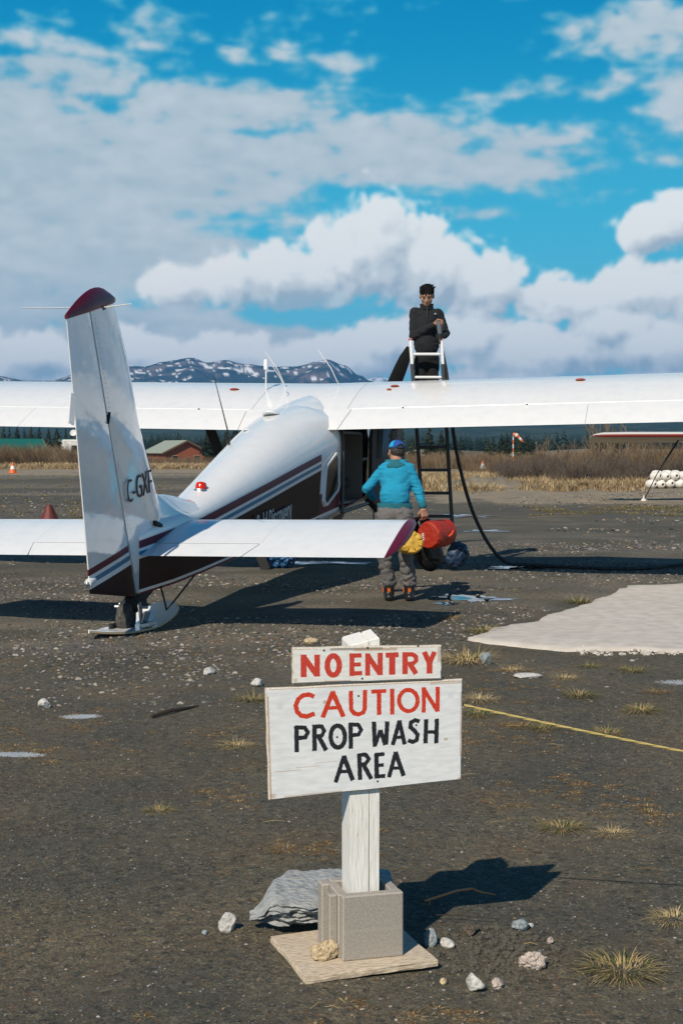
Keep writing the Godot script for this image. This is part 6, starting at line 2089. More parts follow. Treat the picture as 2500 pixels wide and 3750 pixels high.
func build_tufts() -> void:
	var straw := leaf_mat("near straw", lin(0.38, 0.28, 0.14))
	var green := leaf_mat("near green blade", lin(0.085, 0.11, 0.035))
	var brown := leaf_mat("near brown blade", lin(0.20, 0.115, 0.05))
	var pale := leaf_mat("near pale straw", lin(0.50, 0.40, 0.23))
	var kinds := [blade_tuft(61, 260, 0.7, straw, green, 0.012, 1.9), blade_tuft(62, 190, 0.7, straw, pale, 0.012, 1.9), blade_tuft(63, 180, 0.65, green, straw, 0.012, 1.6), blade_tuft(64, 110, 0.7, brown, straw, 0.014, 2.2)]
	var list := [
		[0.84, -4.19, 0.105, 0, "big green and straw grass tuft at the lower right"], [0.91, -5.82, 0.085, 0, "green tufted grass clump right of the post, left of its twin"], [1.10, -5.72, 0.07, 1, "straw tuft just right of the green clump"],
		[1.10, -4.66, 0.075, 1, "thin straw tuft at the right edge below the shadow"], [0.90, -10.35, 0.20, 1, "tall bleached grass clump at the near corner of the pad"], [0.99, -10.55, 0.17, 2, "greener clump behind the bleached one by the pad"],
		[-0.55, -8.74, 0.12, 2, "dark green tuft touching the sign's left edge"], [-0.55, -7.43, 0.085, 1, "low straw tuft left of the sign's middle"], [-0.78, -6.05, 0.06, 0, "faint straw tuft on the open dirt to the left"], [1.13, -7.92, 0.09, 2, "green tuft below the yellow rope"], [1.0, -8.0, 0.08, 3, "brown tuft beside the green one below the rope"],
		[1.50, -8.90, 0.11, 2, "green tuft above the rope, middle of the right side"], [1.79, -8.46, 0.10, 0, "tuft above the rope near the right edge"], [1.46, -7.80, 0.085, 0, "tuft under the rope's lower run"], [0.81, -8.35, 0.10, 2, "tuft just behind the sign's right edge"], [0.86, -8.80, 0.11, 1, "straw tuft behind the rope's start"],
		[1.20, -9.95, 0.09, 1, "small straw tuft in front of the pad"], [1.52, -9.62, 0.085, 1, "low straw tuft beside the broken concrete"], [2.03, -9.9, 0.10, 2, "spreading green tuft near the blue puddle"], [1.78, -10.1, 0.08, 2, "green tuft at the pad's front edge"],
		[2.45, -14.6, 0.16, 2, "green tuft on the pad's far corner"], [1.22, -12.15, 0.14, 0, "tuft at the pad's pointed left end"], [0.95, -12.9, 0.13, 3, "brownish tuft left of the pad's point"], [-0.22, -5.45, 0.05, 3, "flattened brown tuft left of the post"], [2.0, -9.0, 0.08, 3, "brown tuft by the right edge above the rope"]]
	var i := 0
	for q in list:
		var o := put("grass_tuft", kinds[q[3]])
		o.position = at_ground(q[0], q[1], -0.004)
		o.rotation.y = i * 1.3
		o.scale = Vector3(q[2] * 1.3, q[2] * 0.82, q[2] * 1.3)
		tag(o, q[4], "grass", "grass tufts on the gravel")
		i += 1
	# dead moss and short straw lying about
	var litter := blade_tuft(71, 34, 1.0, brown, straw, 0.05, 4.0)
	var places := []
	for k in 3400:
		var z := -rng.randf_range(2.8, 12.0)
		var x := rng.randf_range(-1.0, 1.0) * (0.4 - z * 0.29)
		if gn.get_noise_2d(x * 1.6 + 11.0, z * 1.3) < 0.02 + rng.randf() * 0.35: continue
		if x > -0.35 and x < 0.7 and z > -4.75 and z < -3.95: continue
		if z < -10.5 and x > 1.0: continue
		var s := rng.randf_range(0.012, 0.034)
		places.append(Transform3D(spun(Vector3(s * 1.6, s * 0.5, s * 1.2), rng.randf() * TAU), at_ground(x, z, 0.0)))
	scatter("dead_grass", "flattened brown moss and dead grass scattered on the dirt", "grass", litter, places)
	var straws := Geo.new()
	for k in 110:
		var z := -rng.randf_range(2.9, 9.0)
		var x := rng.randf_range(-0.2, 1.0) * (0.3 - z * 0.26)
		if x > -0.35 and x < 0.35 and z > -4.75 and z < -3.95: continue
		var a := rng.randf() * TAU
		var l := rng.randf_range(0.03, 0.11)
		var p := at_ground(x, z, 0.006); var e := at_ground(x + cos(a) * l, z + sin(a) * l, 0.007)
		straws.tube(straw if k % 3 else brown, [p, p.lerp(e, 0.5) + Vector3(0, 0.006, 0), e], [0.0009, 0.0012, 0.0006], 4)
	var so := part("loose_straw", straws, null, 0.0)
	tag(so, "single dead straws lying on the dirt", "straw")
	so.set_meta("kind", "stuff")

# ------------------------------------------------------------------ people

func hand(b: Blob, wrist: Vector3, d: Vector3, n: Vector3, thumb: Vector3, curl: float, size := 1.0) -> void:
	# d runs along the hand, n is the way the palm faces, thumb points to the thumb's side
	d = d.normalized(); n = (n - d * n.dot(d)).normalized(); var s := (thumb - d * thumb.dot(d) - n * thumb.dot(n)).normalized()
	b.bone(wrist - d * 0.03, wrist + d * 0.02, 0.024 * size, 0.024 * size, 0.02)
	for j in 4:
		var off := s * (0.029 - 0.0195 * j) * size
		b.bone(wrist + off * 0.5 + d * 0.015, wrist + off + d * 0.083 * size, 0.0135 * size, 0.0115 * size, 0.015)
		var p := wrist + off + d * 0.085 * size
		var len: float = [0.074, 0.082, 0.076, 0.060][j] * size
		var a := 0.0
		for k in 3:
			a += curl * [0.9, 1.2, 0.8][k]
			var e: Vector3 = p + (d * cos(a) + n * sin(a)) * len * [0.45, 0.32, 0.25][k]
			b.bone(p, e, (0.0098 - 0.0008 * k) * size, (0.0092 - 0.0010 * k) * size, 0.003)
			p = e
	var t0 := wrist + d * 0.022 * size + s * 0.024 * size
	var t1 := t0 + (d * 0.6 + s * 0.55 + n * 0.35).normalized() * 0.048 * size
	var t2 := t1 + (d * 0.75 + s * 0.05 + n * 0.65 * (0.4 + curl)).normalized() * 0.038 * size
	b.bone(t0, t1, 0.0145 * size, 0.0115 * size, 0.012)
	b.bone(t1, t2, 0.0112 * size, 0.0090 * size, 0.003)

func head(b: Blob, c: Vector3, t: Basis, k := 1.0) -> void:
	# t.z is the way the face looks
	b.ell(c + t * Vector3(0, 0.025, -0.018) * k, Vector3(0.074, 0.088, 0.094) * k, 0.02, t)
	b.ell(c + t * Vector3(0, -0.03, 0.022) * k, Vector3(0.062, 0.078, 0.066) * k, 0.03, t)
	b.ell(c + t * Vector3(0, -0.085, 0.052) * k, Vector3(0.030, 0.024, 0.026) * k, 0.03, t)     # chin
	b.ell(c + t * Vector3(0, 0.022, 0.068) * k, Vector3(0.056, 0.014, 0.020) * k, 0.016, t)      # brow
	for s in [-1.0, 1.0]:
		b.ell(c + t * Vector3(s * 0.042, -0.022, 0.062) * k, Vector3(0.022, 0.018, 0.016) * k, 0.02, t)   # cheek bone
		b.cut(c + t * Vector3(s * 0.031, 0.002, 0.092) * k, Vector3(0.020, 0.011, 0.014) * k, 0.010, t)
		b.ell(c + t * Vector3(s * 0.078, -0.008, -0.012) * k, Vector3(0.011, 0.031, 0.018) * k, 0.006, t)  # ear
	b.bone(c + t * Vector3(0, 0.006, 0.082) * k, c + t * Vector3(0, -0.030, 0.104) * k, 0.008 * k, 0.013 * k, 0.010)
	b.ell(c + t * Vector3(0, -0.034, 0.094) * k, Vector3(0.019, 0.010, 0.011) * k, 0.006, t)
	b.ell(c + t * Vector3(0, -0.053, 0.082) * k, Vector3(0.025, 0.008, 0.012) * k, 0.006, t)
	b.ell(c + t * Vector3(0, -0.066, 0.079) * k, Vector3(0.021, 0.008, 0.012) * k, 0.006, t)
	b.cut(c + t * Vector3(0, -0.0595, 0.094) * k, Vector3(0.023, 0.0018, 0.008) * k, 0.003, t)

func band(g: Geo, m: Material, c: Vector3, rx: float, rz: float, y0: float, y1: float, ripple: float, thick := 0.008) -> void:
	var rings := []
	for q in [[y0, -thick], [y0, 0.0], [lerpf(y0, y1, 0.25), 0.004], [lerpf(y0, y1, 0.5), 0.001], [lerpf(y0, y1, 0.75), 0.004], [y1, 0.0], [y1, -thick]]:
		var ring := PackedVector3Array()
		for k in 40:
			var a := TAU * k / 40.0
			var w: float = q[1] + gn.get_noise_2d(cos(a) * 5.0 + q[0] * 40.0, sin(a) * 5.0) * ripple
			ring.append(c + Vector3(cos(a) * (rx + w), q[0], sin(a) * (rz + w)))
		rings.append(ring)
	g.loft(rings, m, false, false)

func cloth_mat(called: String, c: Color, rim: float) -> StandardMaterial3D:
	var m := textured(called, grey_light(), 9.0, 0.92, grey_tex(noise(501, 0.14, 3), 128), 0.12)
	m.albedo_color = c
	m.rim_enabled = rim > 0.0
	m.rim = rim
	m.rim_tint = 0.6
	return m

var light_tex: ImageTexture
func grey_light() -> ImageTexture:
	if light_tex == null: light_tex = ramp_tex(noise(502, 0.05, 4), 256, [[0.2, s3(214, 214, 214)], [0.8, s3(255, 255, 255)]])
	return light_tex

func build_people() -> void:
	var skin := mat("sun tanned skin", lin(0.36, 0.19, 0.125), 0.55)
	skin.subsurf_scatter_enabled = true; skin.subsurf_scatter_strength = 0.06
	var skin2 := mat("darker tanned skin", lin(0.33, 0.175, 0.11), 0.5)
	var hair_m := mat("dark hair", lin(0.008, 0.007, 0.007), 0.75)
	hair_m.metallic_specular = 0.2
	var folds := noise(511, 9.0, 3)
	var pull := noise(518, 8.0, 3, FastNoiseLite.TYPE_SIMPLEX)
	pull.fractal_type = FastNoiseLite.FRACTAL_RIDGED; pull.fractal_gain = 0.35
	var creases := noise(512, 7.0, 2, FastNoiseLite.TYPE_SIMPLEX)
	# ---- the man with the blue top, seen from behind, lifting a pack with his right hand
	var A := thing("person", "person in a bright blue hoodie and blue cap, back turned, lifting a pack", "person", at_ground(0.58, -14.58), 0.0)
	var hipL := Vector3(-0.125, 0.87, 0.02); var hipR := Vector3(0.055, 0.87, 0.02)
	var kneeL := Vector3(-0.145, 0.48, 0.05); var kneeR := Vector3(0.075, 0.48, 0.06)
	var ankL := Vector3(-0.093, 0.13, -0.03); var ankR := Vector3(0.117, 0.13, -0.02)
	var shL := Vector3(-0.140, 1.345, -0.165); var shR := Vector3(0.125, 1.345, -0.14)
	var elL := Vector3(-0.315, 1.15, -0.19); var wrL := Vector3(-0.235, 1.035, -0.345)
	var elR := Vector3(0.213, 1.13, -0.10); var wrR := Vector3(0.262, 0.955, -0.05)
	var hc := Vector3(-0.012, 1.535, -0.285)
	var face := Basis(Vector3.UP, PI + 0.42) * Basis(Vector3.RIGHT, 0.10)
	var sk := Blob.new()
	sk.bone(Vector3(-0.03, 0.95, -0.02), Vector3(-0.01, 1.28, -0.145), 0.070, 0.075, 0.03)
	for q in [[hipL, kneeL, ankL], [hipR, kneeR, ankR]]:
		sk.bone(q[0], q[1], 0.065, 0.045, 0.03); sk.bone(q[1], q[2], 0.045, 0.04, 0.03)
	for q in [[shL, elL, wrL], [shR, elR, wrR]]:
		sk.bone(q[0], q[1], 0.045, 0.036, 0.04); sk.bone(q[1], q[2], 0.036, 0.026, 0.02)
	sk.bone(Vector3(-0.01, 1.37, -0.18), hc + Vector3(0, -0.04, 0.01), 0.062, 0.056, 0.03)
	sk.ell(hc, Vector3(0.05, 0.06, 0.05), 0.02)
	var arr := fresh()
	sk.mesh_into(arr, 0.014)
	var hd := Blob.new(); head(hd, hc, face); hd.bone(Vector3(-0.012, 1.40, -0.21), hc + Vector3(0, -0.03, 0.01), 0.057, 0.055, 0.03)
	hd.mesh_into(arr, 0.0055)
	var hr := Blob.new(); hand(hr, wrR, Vector3(0.16, -1.0, 0.02), Vector3(-0.35, 0, -0.9), Vector3(-1, 0, 0.3), 0.62)
	hr.mesh_into(arr, 0.0042)
	var hl := Blob.new(); hand(hl, wrL, Vector3(0.55, -0.5, -0.55), Vector3(0.5, -0.5, 0.5), Vector3(0.6, 0.7, 0.2), 0.75)
	hl.mesh_into(arr, 0.0042)
	put("body", blob_mesh(arr, skin), A)
	var blue := cloth_mat("bright blue fleece", lin(0.008, 0.30, 0.50), 0.15)
	var teal := cloth_mat("dark teal lining", lin(0.012, 0.15, 0.20), 0.1)
	var hood := Blob.new()
	hood.ell(Vector3(-0.012, 1.225, -0.125), Vector3(0.171, 0.205, 0.120), 0.05)
	hood.ell(Vector3(-0.032, 1.07, -0.05), Vector3(0.160, 0.16, 0.122), 0.05)
	hood.bone(shL + Vector3(0.02, 0.0, 0), shR - Vector3(0.02, 0, 0), 0.062, 0.062, 0.05)
	hood.bone(Vector3(-0.06, 1.375, -0.165), Vector3(0.04, 1.375, -0.155), 0.068, 0.068, 0.05)
	hood.bone(shL, elL, 0.064, 0.052, 0.03); hood.bone(elL, wrL.lerp(elL, 0.12), 0.052, 0.040, 0.02)
	hood.bone(shR, elR, 0.064, 0.052, 0.03); hood.bone(elR, wrR.lerp(elR, 0.16), 0.052, 0.041, 0.02)
	hood.chop(Vector3(0, 0.962, 0), Vector3(0.05, -1, 0.0).normalized())
	for k in 3:   # pushed-up sleeve rings
		var p := shR.lerp(elR, 0.80 + 0.13 * k) if k < 2 else elR.lerp(wrR, 0.16)
		hood.ell(p, Vector3(0.059, 0.014, 0.059), 0.010, Basis(Vector3.BACK, -0.25 + 0.12 * k))
	var ha := fresh(); hood.mesh_into(ha, 0.010, pull, 0.008, Vector3(0.45, 1.3, 0.45))
	put("hoodie", blob_mesh(ha, blue), A)
	var hb := Geo.new(); band(hb, teal, Vector3(-0.034, 0, -0.036), 0.176, 0.131, 0.935, 1.005, 0.012)
	part("hem_band", hb, A, 60.0)
	var cuff := Blob.new(); cuff.bone(wrR.lerp(elR, 0.14), wrR.lerp(elR, 0.22), 0.045, 0.045)
	var ca := fresh(); cuff.mesh_into(ca, 0.007); put("cuff", blob_mesh(ca, teal), A)
	var hood2 := Blob.new()
	hood2.ell(Vector3(-0.02, 1.385, -0.085), Vector3(0.100, 0.046, 0.045), 0.02, Basis(Vector3.RIGHT, 0.35))
	hood2.bone(Vector3(-0.105, 1.425, -0.17), Vector3(-0.02, 1.425, -0.11), 0.032, 0.030, 0.02)
	hood2.bone(Vector3(0.080, 1.425, -0.16), Vector3(-0.02, 1.425, -0.11), 0.032, 0.030, 0.02)
	var h2 := fresh(); hood2.mesh_into(h2, 0.007, pull, 0.006, Vector3(0.8, 1.8, 0.8)); put("hood", blob_mesh(h2, teal), A)
	var trousers := cloth_mat("grey ski trousers", lin(0.155, 0.145, 0.145), 0.1)
	var tr := Blob.new()
	tr.ell(Vector3(-0.035, 0.885, 0.005), Vector3(0.172, 0.125, 0.132), 0.05)
	for q in [[hipL, kneeL, ankL], [hipR, kneeR, ankR]]:
		tr.bone(q[0], q[1], 0.104, 0.076, 0.04); tr.bone(q[1], q[2] + Vector3(0, 0.06, 0), 0.076, 0.078, 0.02)
		tr.chop(Vector3(0, 0.135, 0), Vector3(0, -1, 0))
	tr.chop(Vector3(0, 0.965, 0), Vector3(0, 1, 0))
	var ta := fresh(); tr.mesh_into(ta, 0.010, pull, 0.012, Vector3(0.7, 1.2, 0.7))
	put("trousers", blob_mesh(ta, trousers), A)
	var plastic := mat("black boot shell", lin(0.014, 0.014, 0.015), 0.28)
	var orange := mat("orange boot panel", lin(0.62, 0.12, 0.015), 0.4)
	var buckle := mat("boot buckle", lin(0.4, 0.4, 0.4), 0.3, 0.8)
	for a in [ankL, ankR]:
		var bo := Blob.new()
		bo.bone(a + Vector3(0, 0.13, 0.012), a + Vector3(0, -0.04, 0.005), 0.060, 0.056, 0.03)
		bo.ell(a + Vector3(0, -0.085, -0.055), Vector3(0.052, 0.048, 0.145), 0.03)
		bo.bone(a + Vector3(0, -0.10, 0.05), a + Vector3(0, -0.10, -0.18), 0.042, 0.040, 0.02)
		bo.chop(Vector3(0, 0.012, 0), Vector3(0, -1, 0))
		var ba := fresh(); bo.mesh_into(ba, 0.008)
		var bm := put("boot", blob_mesh(ba, plastic), A)
		for e in [[Vector3(-0.014, 0.095, 0.070), Vector3(0.030, 0.050, 0.012), orange], [Vector3(0.026, 0.10, 0.066), Vector3(0.018, 0.03, 0.012), orange], [Vector3(0.0, -0.015, 0.062), Vector3(0.028, 0.045, 0.014), orange], [Vector3(-0.058, -0.02, 0.0), Vector3(0.012, 0.05, 0.04), orange], [Vector3(0.0, 0.04, 0.068), Vector3(0.012, 0.09, 0.012), plastic], [Vector3(0.0, -0.072, 0.058), Vector3(0.02, 0.03, 0.014), buckle]]:
			var og := Geo.new(); og.box(e[2], Transform3D(Basis(), a + e[0]), e[1], 0.004)
			part("boot_panel", og, bm)
	# hair and cap
	var hair := Blob.new()
	hair.ell(hc + face * Vector3(0, 0.008, -0.030), Vector3(0.082, 0.085, 0.088), 0.02, face)
	hair.chop(hc + face * Vector3(0, 0, 0.012), (face * Vector3(0, -0.25, 1)).normalized())
	hair.chop(hc + Vector3(0, -0.058, 0), Vector3(0, -1, 0))
	var hra := fresh(); hair.mesh_into(hra, 0.006, noise(515, 40.0, 2), 0.006); put("hair", blob_mesh(hra, mat("brown grey hair", lin(0.035, 0.026, 0.021), 0.7)), A)
	var cap_b := cloth_mat("mid blue cap panel", lin(0.012, 0.085, 0.40), 0.0)
	var cap_c := cloth_mat("cyan cap panel", lin(0.015, 0.40, 0.62), 0.0)
	var cap_d := cloth_mat("navy cap band", lin(0.010, 0.045, 0.12), 0.0)
	var cg := Geo.new(); var cr := []
	var cc := hc + Vector3(0, 0.035, 0.0)
	for i in 9:
		var v := i / 8.0 * PI / 2.0
		var ring := PackedVector3Array()
		for j in 32:
			var a := TAU * j / 32.0
			var lowr := 0.0
			if i < 3 and absf(angle_difference(a, -PI / 2.0)) < 0.62: lowr = 0.040 * (1.0 - i / 3.0) * cos(angle_difference(a, -PI / 2.0) / 0.62 * PI / 2.0)   # arched gap above the strap at the back
			ring.append(cc + face * (Vector3(cos(a) * 0.086 * cos(v), sin(v) * 0.092 - 0.008 + lowr, sin(a) * 0.104 * cos(v) - 0.014)))
		cr.append(ring)
	cg.loft(cr, func(i, j): return cap_d if i == 0 else (cap_c if (i < 6 and ((j >= 17 and j <= 20) or (j >= 29 and j <= 31))) else cap_b), false, true)
	part("cap", cg, A, 60.0)
	var cs := Geo.new()
	var strap := []
	for k in 9:
		var a := -PI / 2.0 - 0.5 + k / 8.0
		strap.append(cc + face * Vector3(cos(a) * 0.087, -0.006, sin(a) * 0.105 - 0.014))
	cs.tube(cap_d, strap, 0.008, 6, 1.0)
	part("cap_strap", cs, A, 60.0)
	var vis := Geo.new(); var vr := []
	for k in 2:
		var ring := PackedVector3Array()
		for j in 17:
			var a := lerpf(0.35, PI - 0.35, j / 16.0)
			ring.append(cc + face * Vector3(cos(a) * 0.082, -0.004 - 0.006 * k, sin(a) * 0.10 - 0.012))
		for j in 17:
			var a := lerpf(PI - 0.35, 0.35, j / 16.0)
			ring.append(cc + face * Vector3(cos(a) * 0.078, -0.016 - 0.006 * k, sin(a) * 0.165 + 0.004))
		vr.append(ring)
	vis.loft(vr, cap_d, false, false)
	for j in 16:
		vis.quad(cap_d, vr[0][j], vr[0][j + 1], vr[0][32 - j], vr[0][33 - j]); vis.quad(cap_d, vr[1][j + 1], vr[1][j], vr[1][33 - j], vr[1][32 - j])
	part("cap_peak", vis, A, 30.0)
	# ---- the man on the ladder behind the wing, in black, looking down at the nozzle
	var B := thing("person", "person in a black jacket on the ladder holding the fuel nozzle", "person", Vector3(1.125, 1.885, -18.93), 0.0)
	var c2 := Vector3(0.0, 1.705, 0.045)
	var f2 := Basis(Vector3.UP, -0.12) * Basis(Vector3.RIGHT, 0.42)
	var sl := Vector3(0.160, 1.475, 0.0); var sr := Vector3(-0.160, 1.485, 0.0)
	var el := Vector3(0.250, 1.215, 0.03); var er := Vector3(-0.175, 1.18, 0.05)
	var wl := Vector3(0.222, 1.165, 0.215); var wr := Vector3(0.095, 1.325, 0.20)
	var sb := Blob.new()
	sb.bone(Vector3(0, 0.92, 0), Vector3(0, 1.38, 0), 0.075, 0.085, 0.03)
	for s in [-1.0, 1.0]:
		sb.bone(Vector3(s * 0.09, 0.88, 0), Vector3(s * 0.10, 0.46, 0.05), 0.075, 0.05, 0.05)
		sb.bone(Vector3(s * 0.10, 0.46, 0.05), Vector3(s * 0.10, 0.08, -0.02), 0.05, 0.04, 0.03)
	for q in [[sl, el, wl], [sr, er, wr]]:
		sb.bone(q[0], q[1], 0.045, 0.036, 0.04); sb.bone(q[1], q[2], 0.036, 0.026, 0.02)
	sb.bone(Vector3(0, 1.50, 0.0), c2 + Vector3(0, -0.05, -0.01), 0.06, 0.056, 0.03)
	sb.ell(c2, Vector3(0.05, 0.06, 0.05), 0.02)
	var ar2 := fresh(); sb.mesh_into(ar2, 0.014)
	var hd2 := Blob.new(); head(hd2, c2, f2, 1.12); hd2.bone(Vector3(0, 1.52, 0.0), c2 + Vector3(0, -0.05, -0.01), 0.057, 0.056, 0.03)
	hd2.mesh_into(ar2, 0.005)
	var g1 := Blob.new(); hand(g1, wr, Vector3(1, 0.22, 0.25), Vector3(0.1, -0.5, 1.0), Vector3(0.1, 1, 0.2), 0.95, 1.08); g1.mesh_into(ar2, 0.0042)
	var g2 := Blob.new(); hand(g2, wl, Vector3(-0.55, -0.1, 0.55), Vector3(-0.6, 0, -0.6), Vector3(0, 1, 0), 0.8, 1.0); var gl := fresh(); g2.mesh_into(gl, 0.0045); put("glove", blob_mesh(gl, mat("black glove", lin(0.01, 0.01, 0.011), 0.7)), B)
	put("body", blob_mesh(ar2, skin2), B)
	for s in [-1.0, 1.0]:
		var eg := Blob.new(); eg.ell(c2 + f2 * Vector3(s * 0.031, 0.001, 0.084) * 1.12, Vector3(0.016, 0.006, 0.007), 0.003, f2)
		var ea := fresh(); eg.mesh_into(ea, 0.0025); put("eye", blob_mesh(ea, mat("dark eye", lin(0.02, 0.015, 0.012), 0.2)), B)
		var bg := Blob.new(); bg.bone(c2 + f2 * Vector3(s * 0.016, 0.020, 0.089) * 1.12, c2 + f2 * Vector3(s * 0.050, 0.024, 0.074) * 1.12, 0.005, 0.0035)
		var bga := fresh(); bg.mesh_into(bga, 0.0025); put("eyebrow", blob_mesh(bga, hair_m), B)
	var h3 := Blob.new()
	h3.ell(c2 + f2 * Vector3(0, 0.046, -0.036) * 1.12, Vector3(0.088, 0.086, 0.100) * 1.10, 0.02, f2)
	h3.cut(c2 + f2 * Vector3(0, -0.03, 0.110) * 1.12, Vector3(0.076, 0.092, 0.078) * 1.12, 0.012, f2)
	h3.chop(c2 + f2 * Vector3(0, -0.035, 0) * 1.12, (f2 * Vector3(0, -1, 0.12)).normalized())
	for k in 12:
		var u := -0.058 + 0.0105 * k
		h3.bone(c2 + f2 * Vector3(u * 0.9, 0.098, 0.045) * 1.12, c2 + f2 * Vector3(u + 0.008 * sin(k * 2.0), 0.040 + 0.014 * sin(k * 3.7) + absf(u) * 0.1, 0.090 - absf(u) * 0.45) * 1.12, 0.013, 0.006, 0.008)
	for k in 22:
		var a := k * 2.4; var ra := 0.018 * sqrt(k + 1.0)
		var root := f2 * Vector3(cos(a) * ra, 0.118 - ra * ra * 3.2, sin(a) * ra - 0.035) * 1.12
		h3.bone(c2 + root * 0.92, c2 + root * 1.04 + Vector3(0.010 + 0.006 * sin(k * 2.2), 0.003, 0.004 * cos(k * 3.0)), 0.018, 0.007, 0.014)
	var h3a := fresh(); h3.mesh_into(h3a, 0.0045, noise(516, 40.0, 3), 0.010, Vector3(1.0, 0.5, 1.0))
	put("hair", blob_mesh(h3a, hair_m), B)
	var fleece := cloth_mat("black fleece", lin(0.0075, 0.009, 0.013), 0.12)
	var jk := Blob.new()
	jk.ell(Vector3(0, 1.32, 0.0), Vector3(0.175, 0.22, 0.130), 0.05)
	jk.ell(Vector3(0, 1.08, 0.005), Vector3(0.168, 0.20, 0.130), 0.06)
	jk.bone(sl - Vector3(0.02, 0, 0), sr + Vector3(0.02, 0, 0), 0.072, 0.072, 0.05)
	jk.bone(sl, el, 0.066, 0.056, 0.03); jk.bone(el, wl.lerp(el, 0.12), 0.056, 0.044, 0.02)
	jk.bone(sr, er, 0.068, 0.058, 0.03); jk.bone(er, wr.lerp(er, 0.08), 0.058, 0.044, 0.02)
	jk.chop(Vector3(0, 0.925, 0), Vector3(0, -1, 0))
	var ja := fresh(); jk.mesh_into(ja, 0.010, pull, 0.007, Vector3(0.7, 1.2, 0.7))
	put("jacket", blob_mesh(ja, fleece), B)
	var col := Geo.new(); var crr := []
	for e in [[1.525, 0.095, 0.085, 0.0], [1.575, 0.088, 0.080, 0.01], [1.605, 0.092, 0.086, 0.015], [1.600, 0.080, 0.074, 0.015], [1.53, 0.08, 0.07, 0.0]]:
		var ring := PackedVector3Array()
		for k in 28:
			var a := TAU * k / 28.0
			var dip := 0.045 * exp(-pow(angle_difference(a, PI / 2.0) / 0.5, 2)) * (1.0 if e[0] > 1.53 else 0.0)
			ring.append(Vector3(cos(a) * e[1], e[0] - dip, sin(a) * e[2] + e[3]))
		crr.append(ring)
	col.loft(crr, fleece, false, false)
	part("collar", col, B, 50.0)
	var zp := Geo.new()
	zp.tube(mat("dark zip", lin(0.05, 0.055, 0.06), 0.4), [Vector3(0.0, 1.55, 0.098), Vector3(0.0, 1.50, 0.118), Vector3(0.0, 1.42, 0.133)], 0.005, 6)
	part("zip", zp, B)
	var lo := Geo.new()
	lo.box(mat("pale chest emblem", lin(0.35, 0.45, 0.55), 0.5), Transform3D(Basis(Vector3.BACK, 0.5), Vector3(0.105, 1.47, 0.098)), Vector3(0.028, 0.009, 0.008), 0.002)
	lo.box(mat("pale chest emblem", lin(0.35, 0.45, 0.55), 0.5), Transform3D(Basis(Vector3.BACK, -0.6), Vector3(0.114, 1.462, 0.098)), Vector3(0.02, 0.008, 0.008), 0.002)
	part("chest_emblem", lo, B)
	var bt := cloth_mat("black trousers", lin(0.004, 0.0045, 0.0055), 0.0)
	var tb := Blob.new()
	tb.ell(Vector3(0, 0.90, 0), Vector3(0.152, 0.12, 0.12), 0.05)
	for s in [-1.0, 1.0]:
		tb.bone(Vector3(s * 0.082, 0.86, 0), Vector3(s * 0.088, 0.46, 0.05), 0.090, 0.068, 0.04)
		tb.bone(Vector3(s * 0.088, 0.46, 0.05), Vector3(s * 0.095, 0.10, -0.02), 0.068, 0.058, 0.02)
	var tba := fresh(); tb.mesh_into(tba, 0.013, creases, 0.012)
	put("trousers", blob_mesh(tba, bt), B)
	for s in [-1.0, 1.0]:
		var sh := Blob.new()
		sh.ell(Vector3(s * 0.10, 0.045, 0.03), Vector3(0.05, 0.045, 0.14), 0.02)
		sh.bone(Vector3(s * 0.10, 0.12, -0.03), Vector3(s * 0.10, 0.05, -0.02), 0.05, 0.05, 0.02)
		sh.chop(Vector3(0, 0.012, 0), Vector3(0, -1, 0))
		var sha := fresh(); sh.mesh_into(sha, 0.009); put("shoe", blob_mesh(sha, mat("black shoe", lin(0.015, 0.015, 0.016), 0.5)), B)

# ------------------------------------------------------------------ ladder, hose and luggage

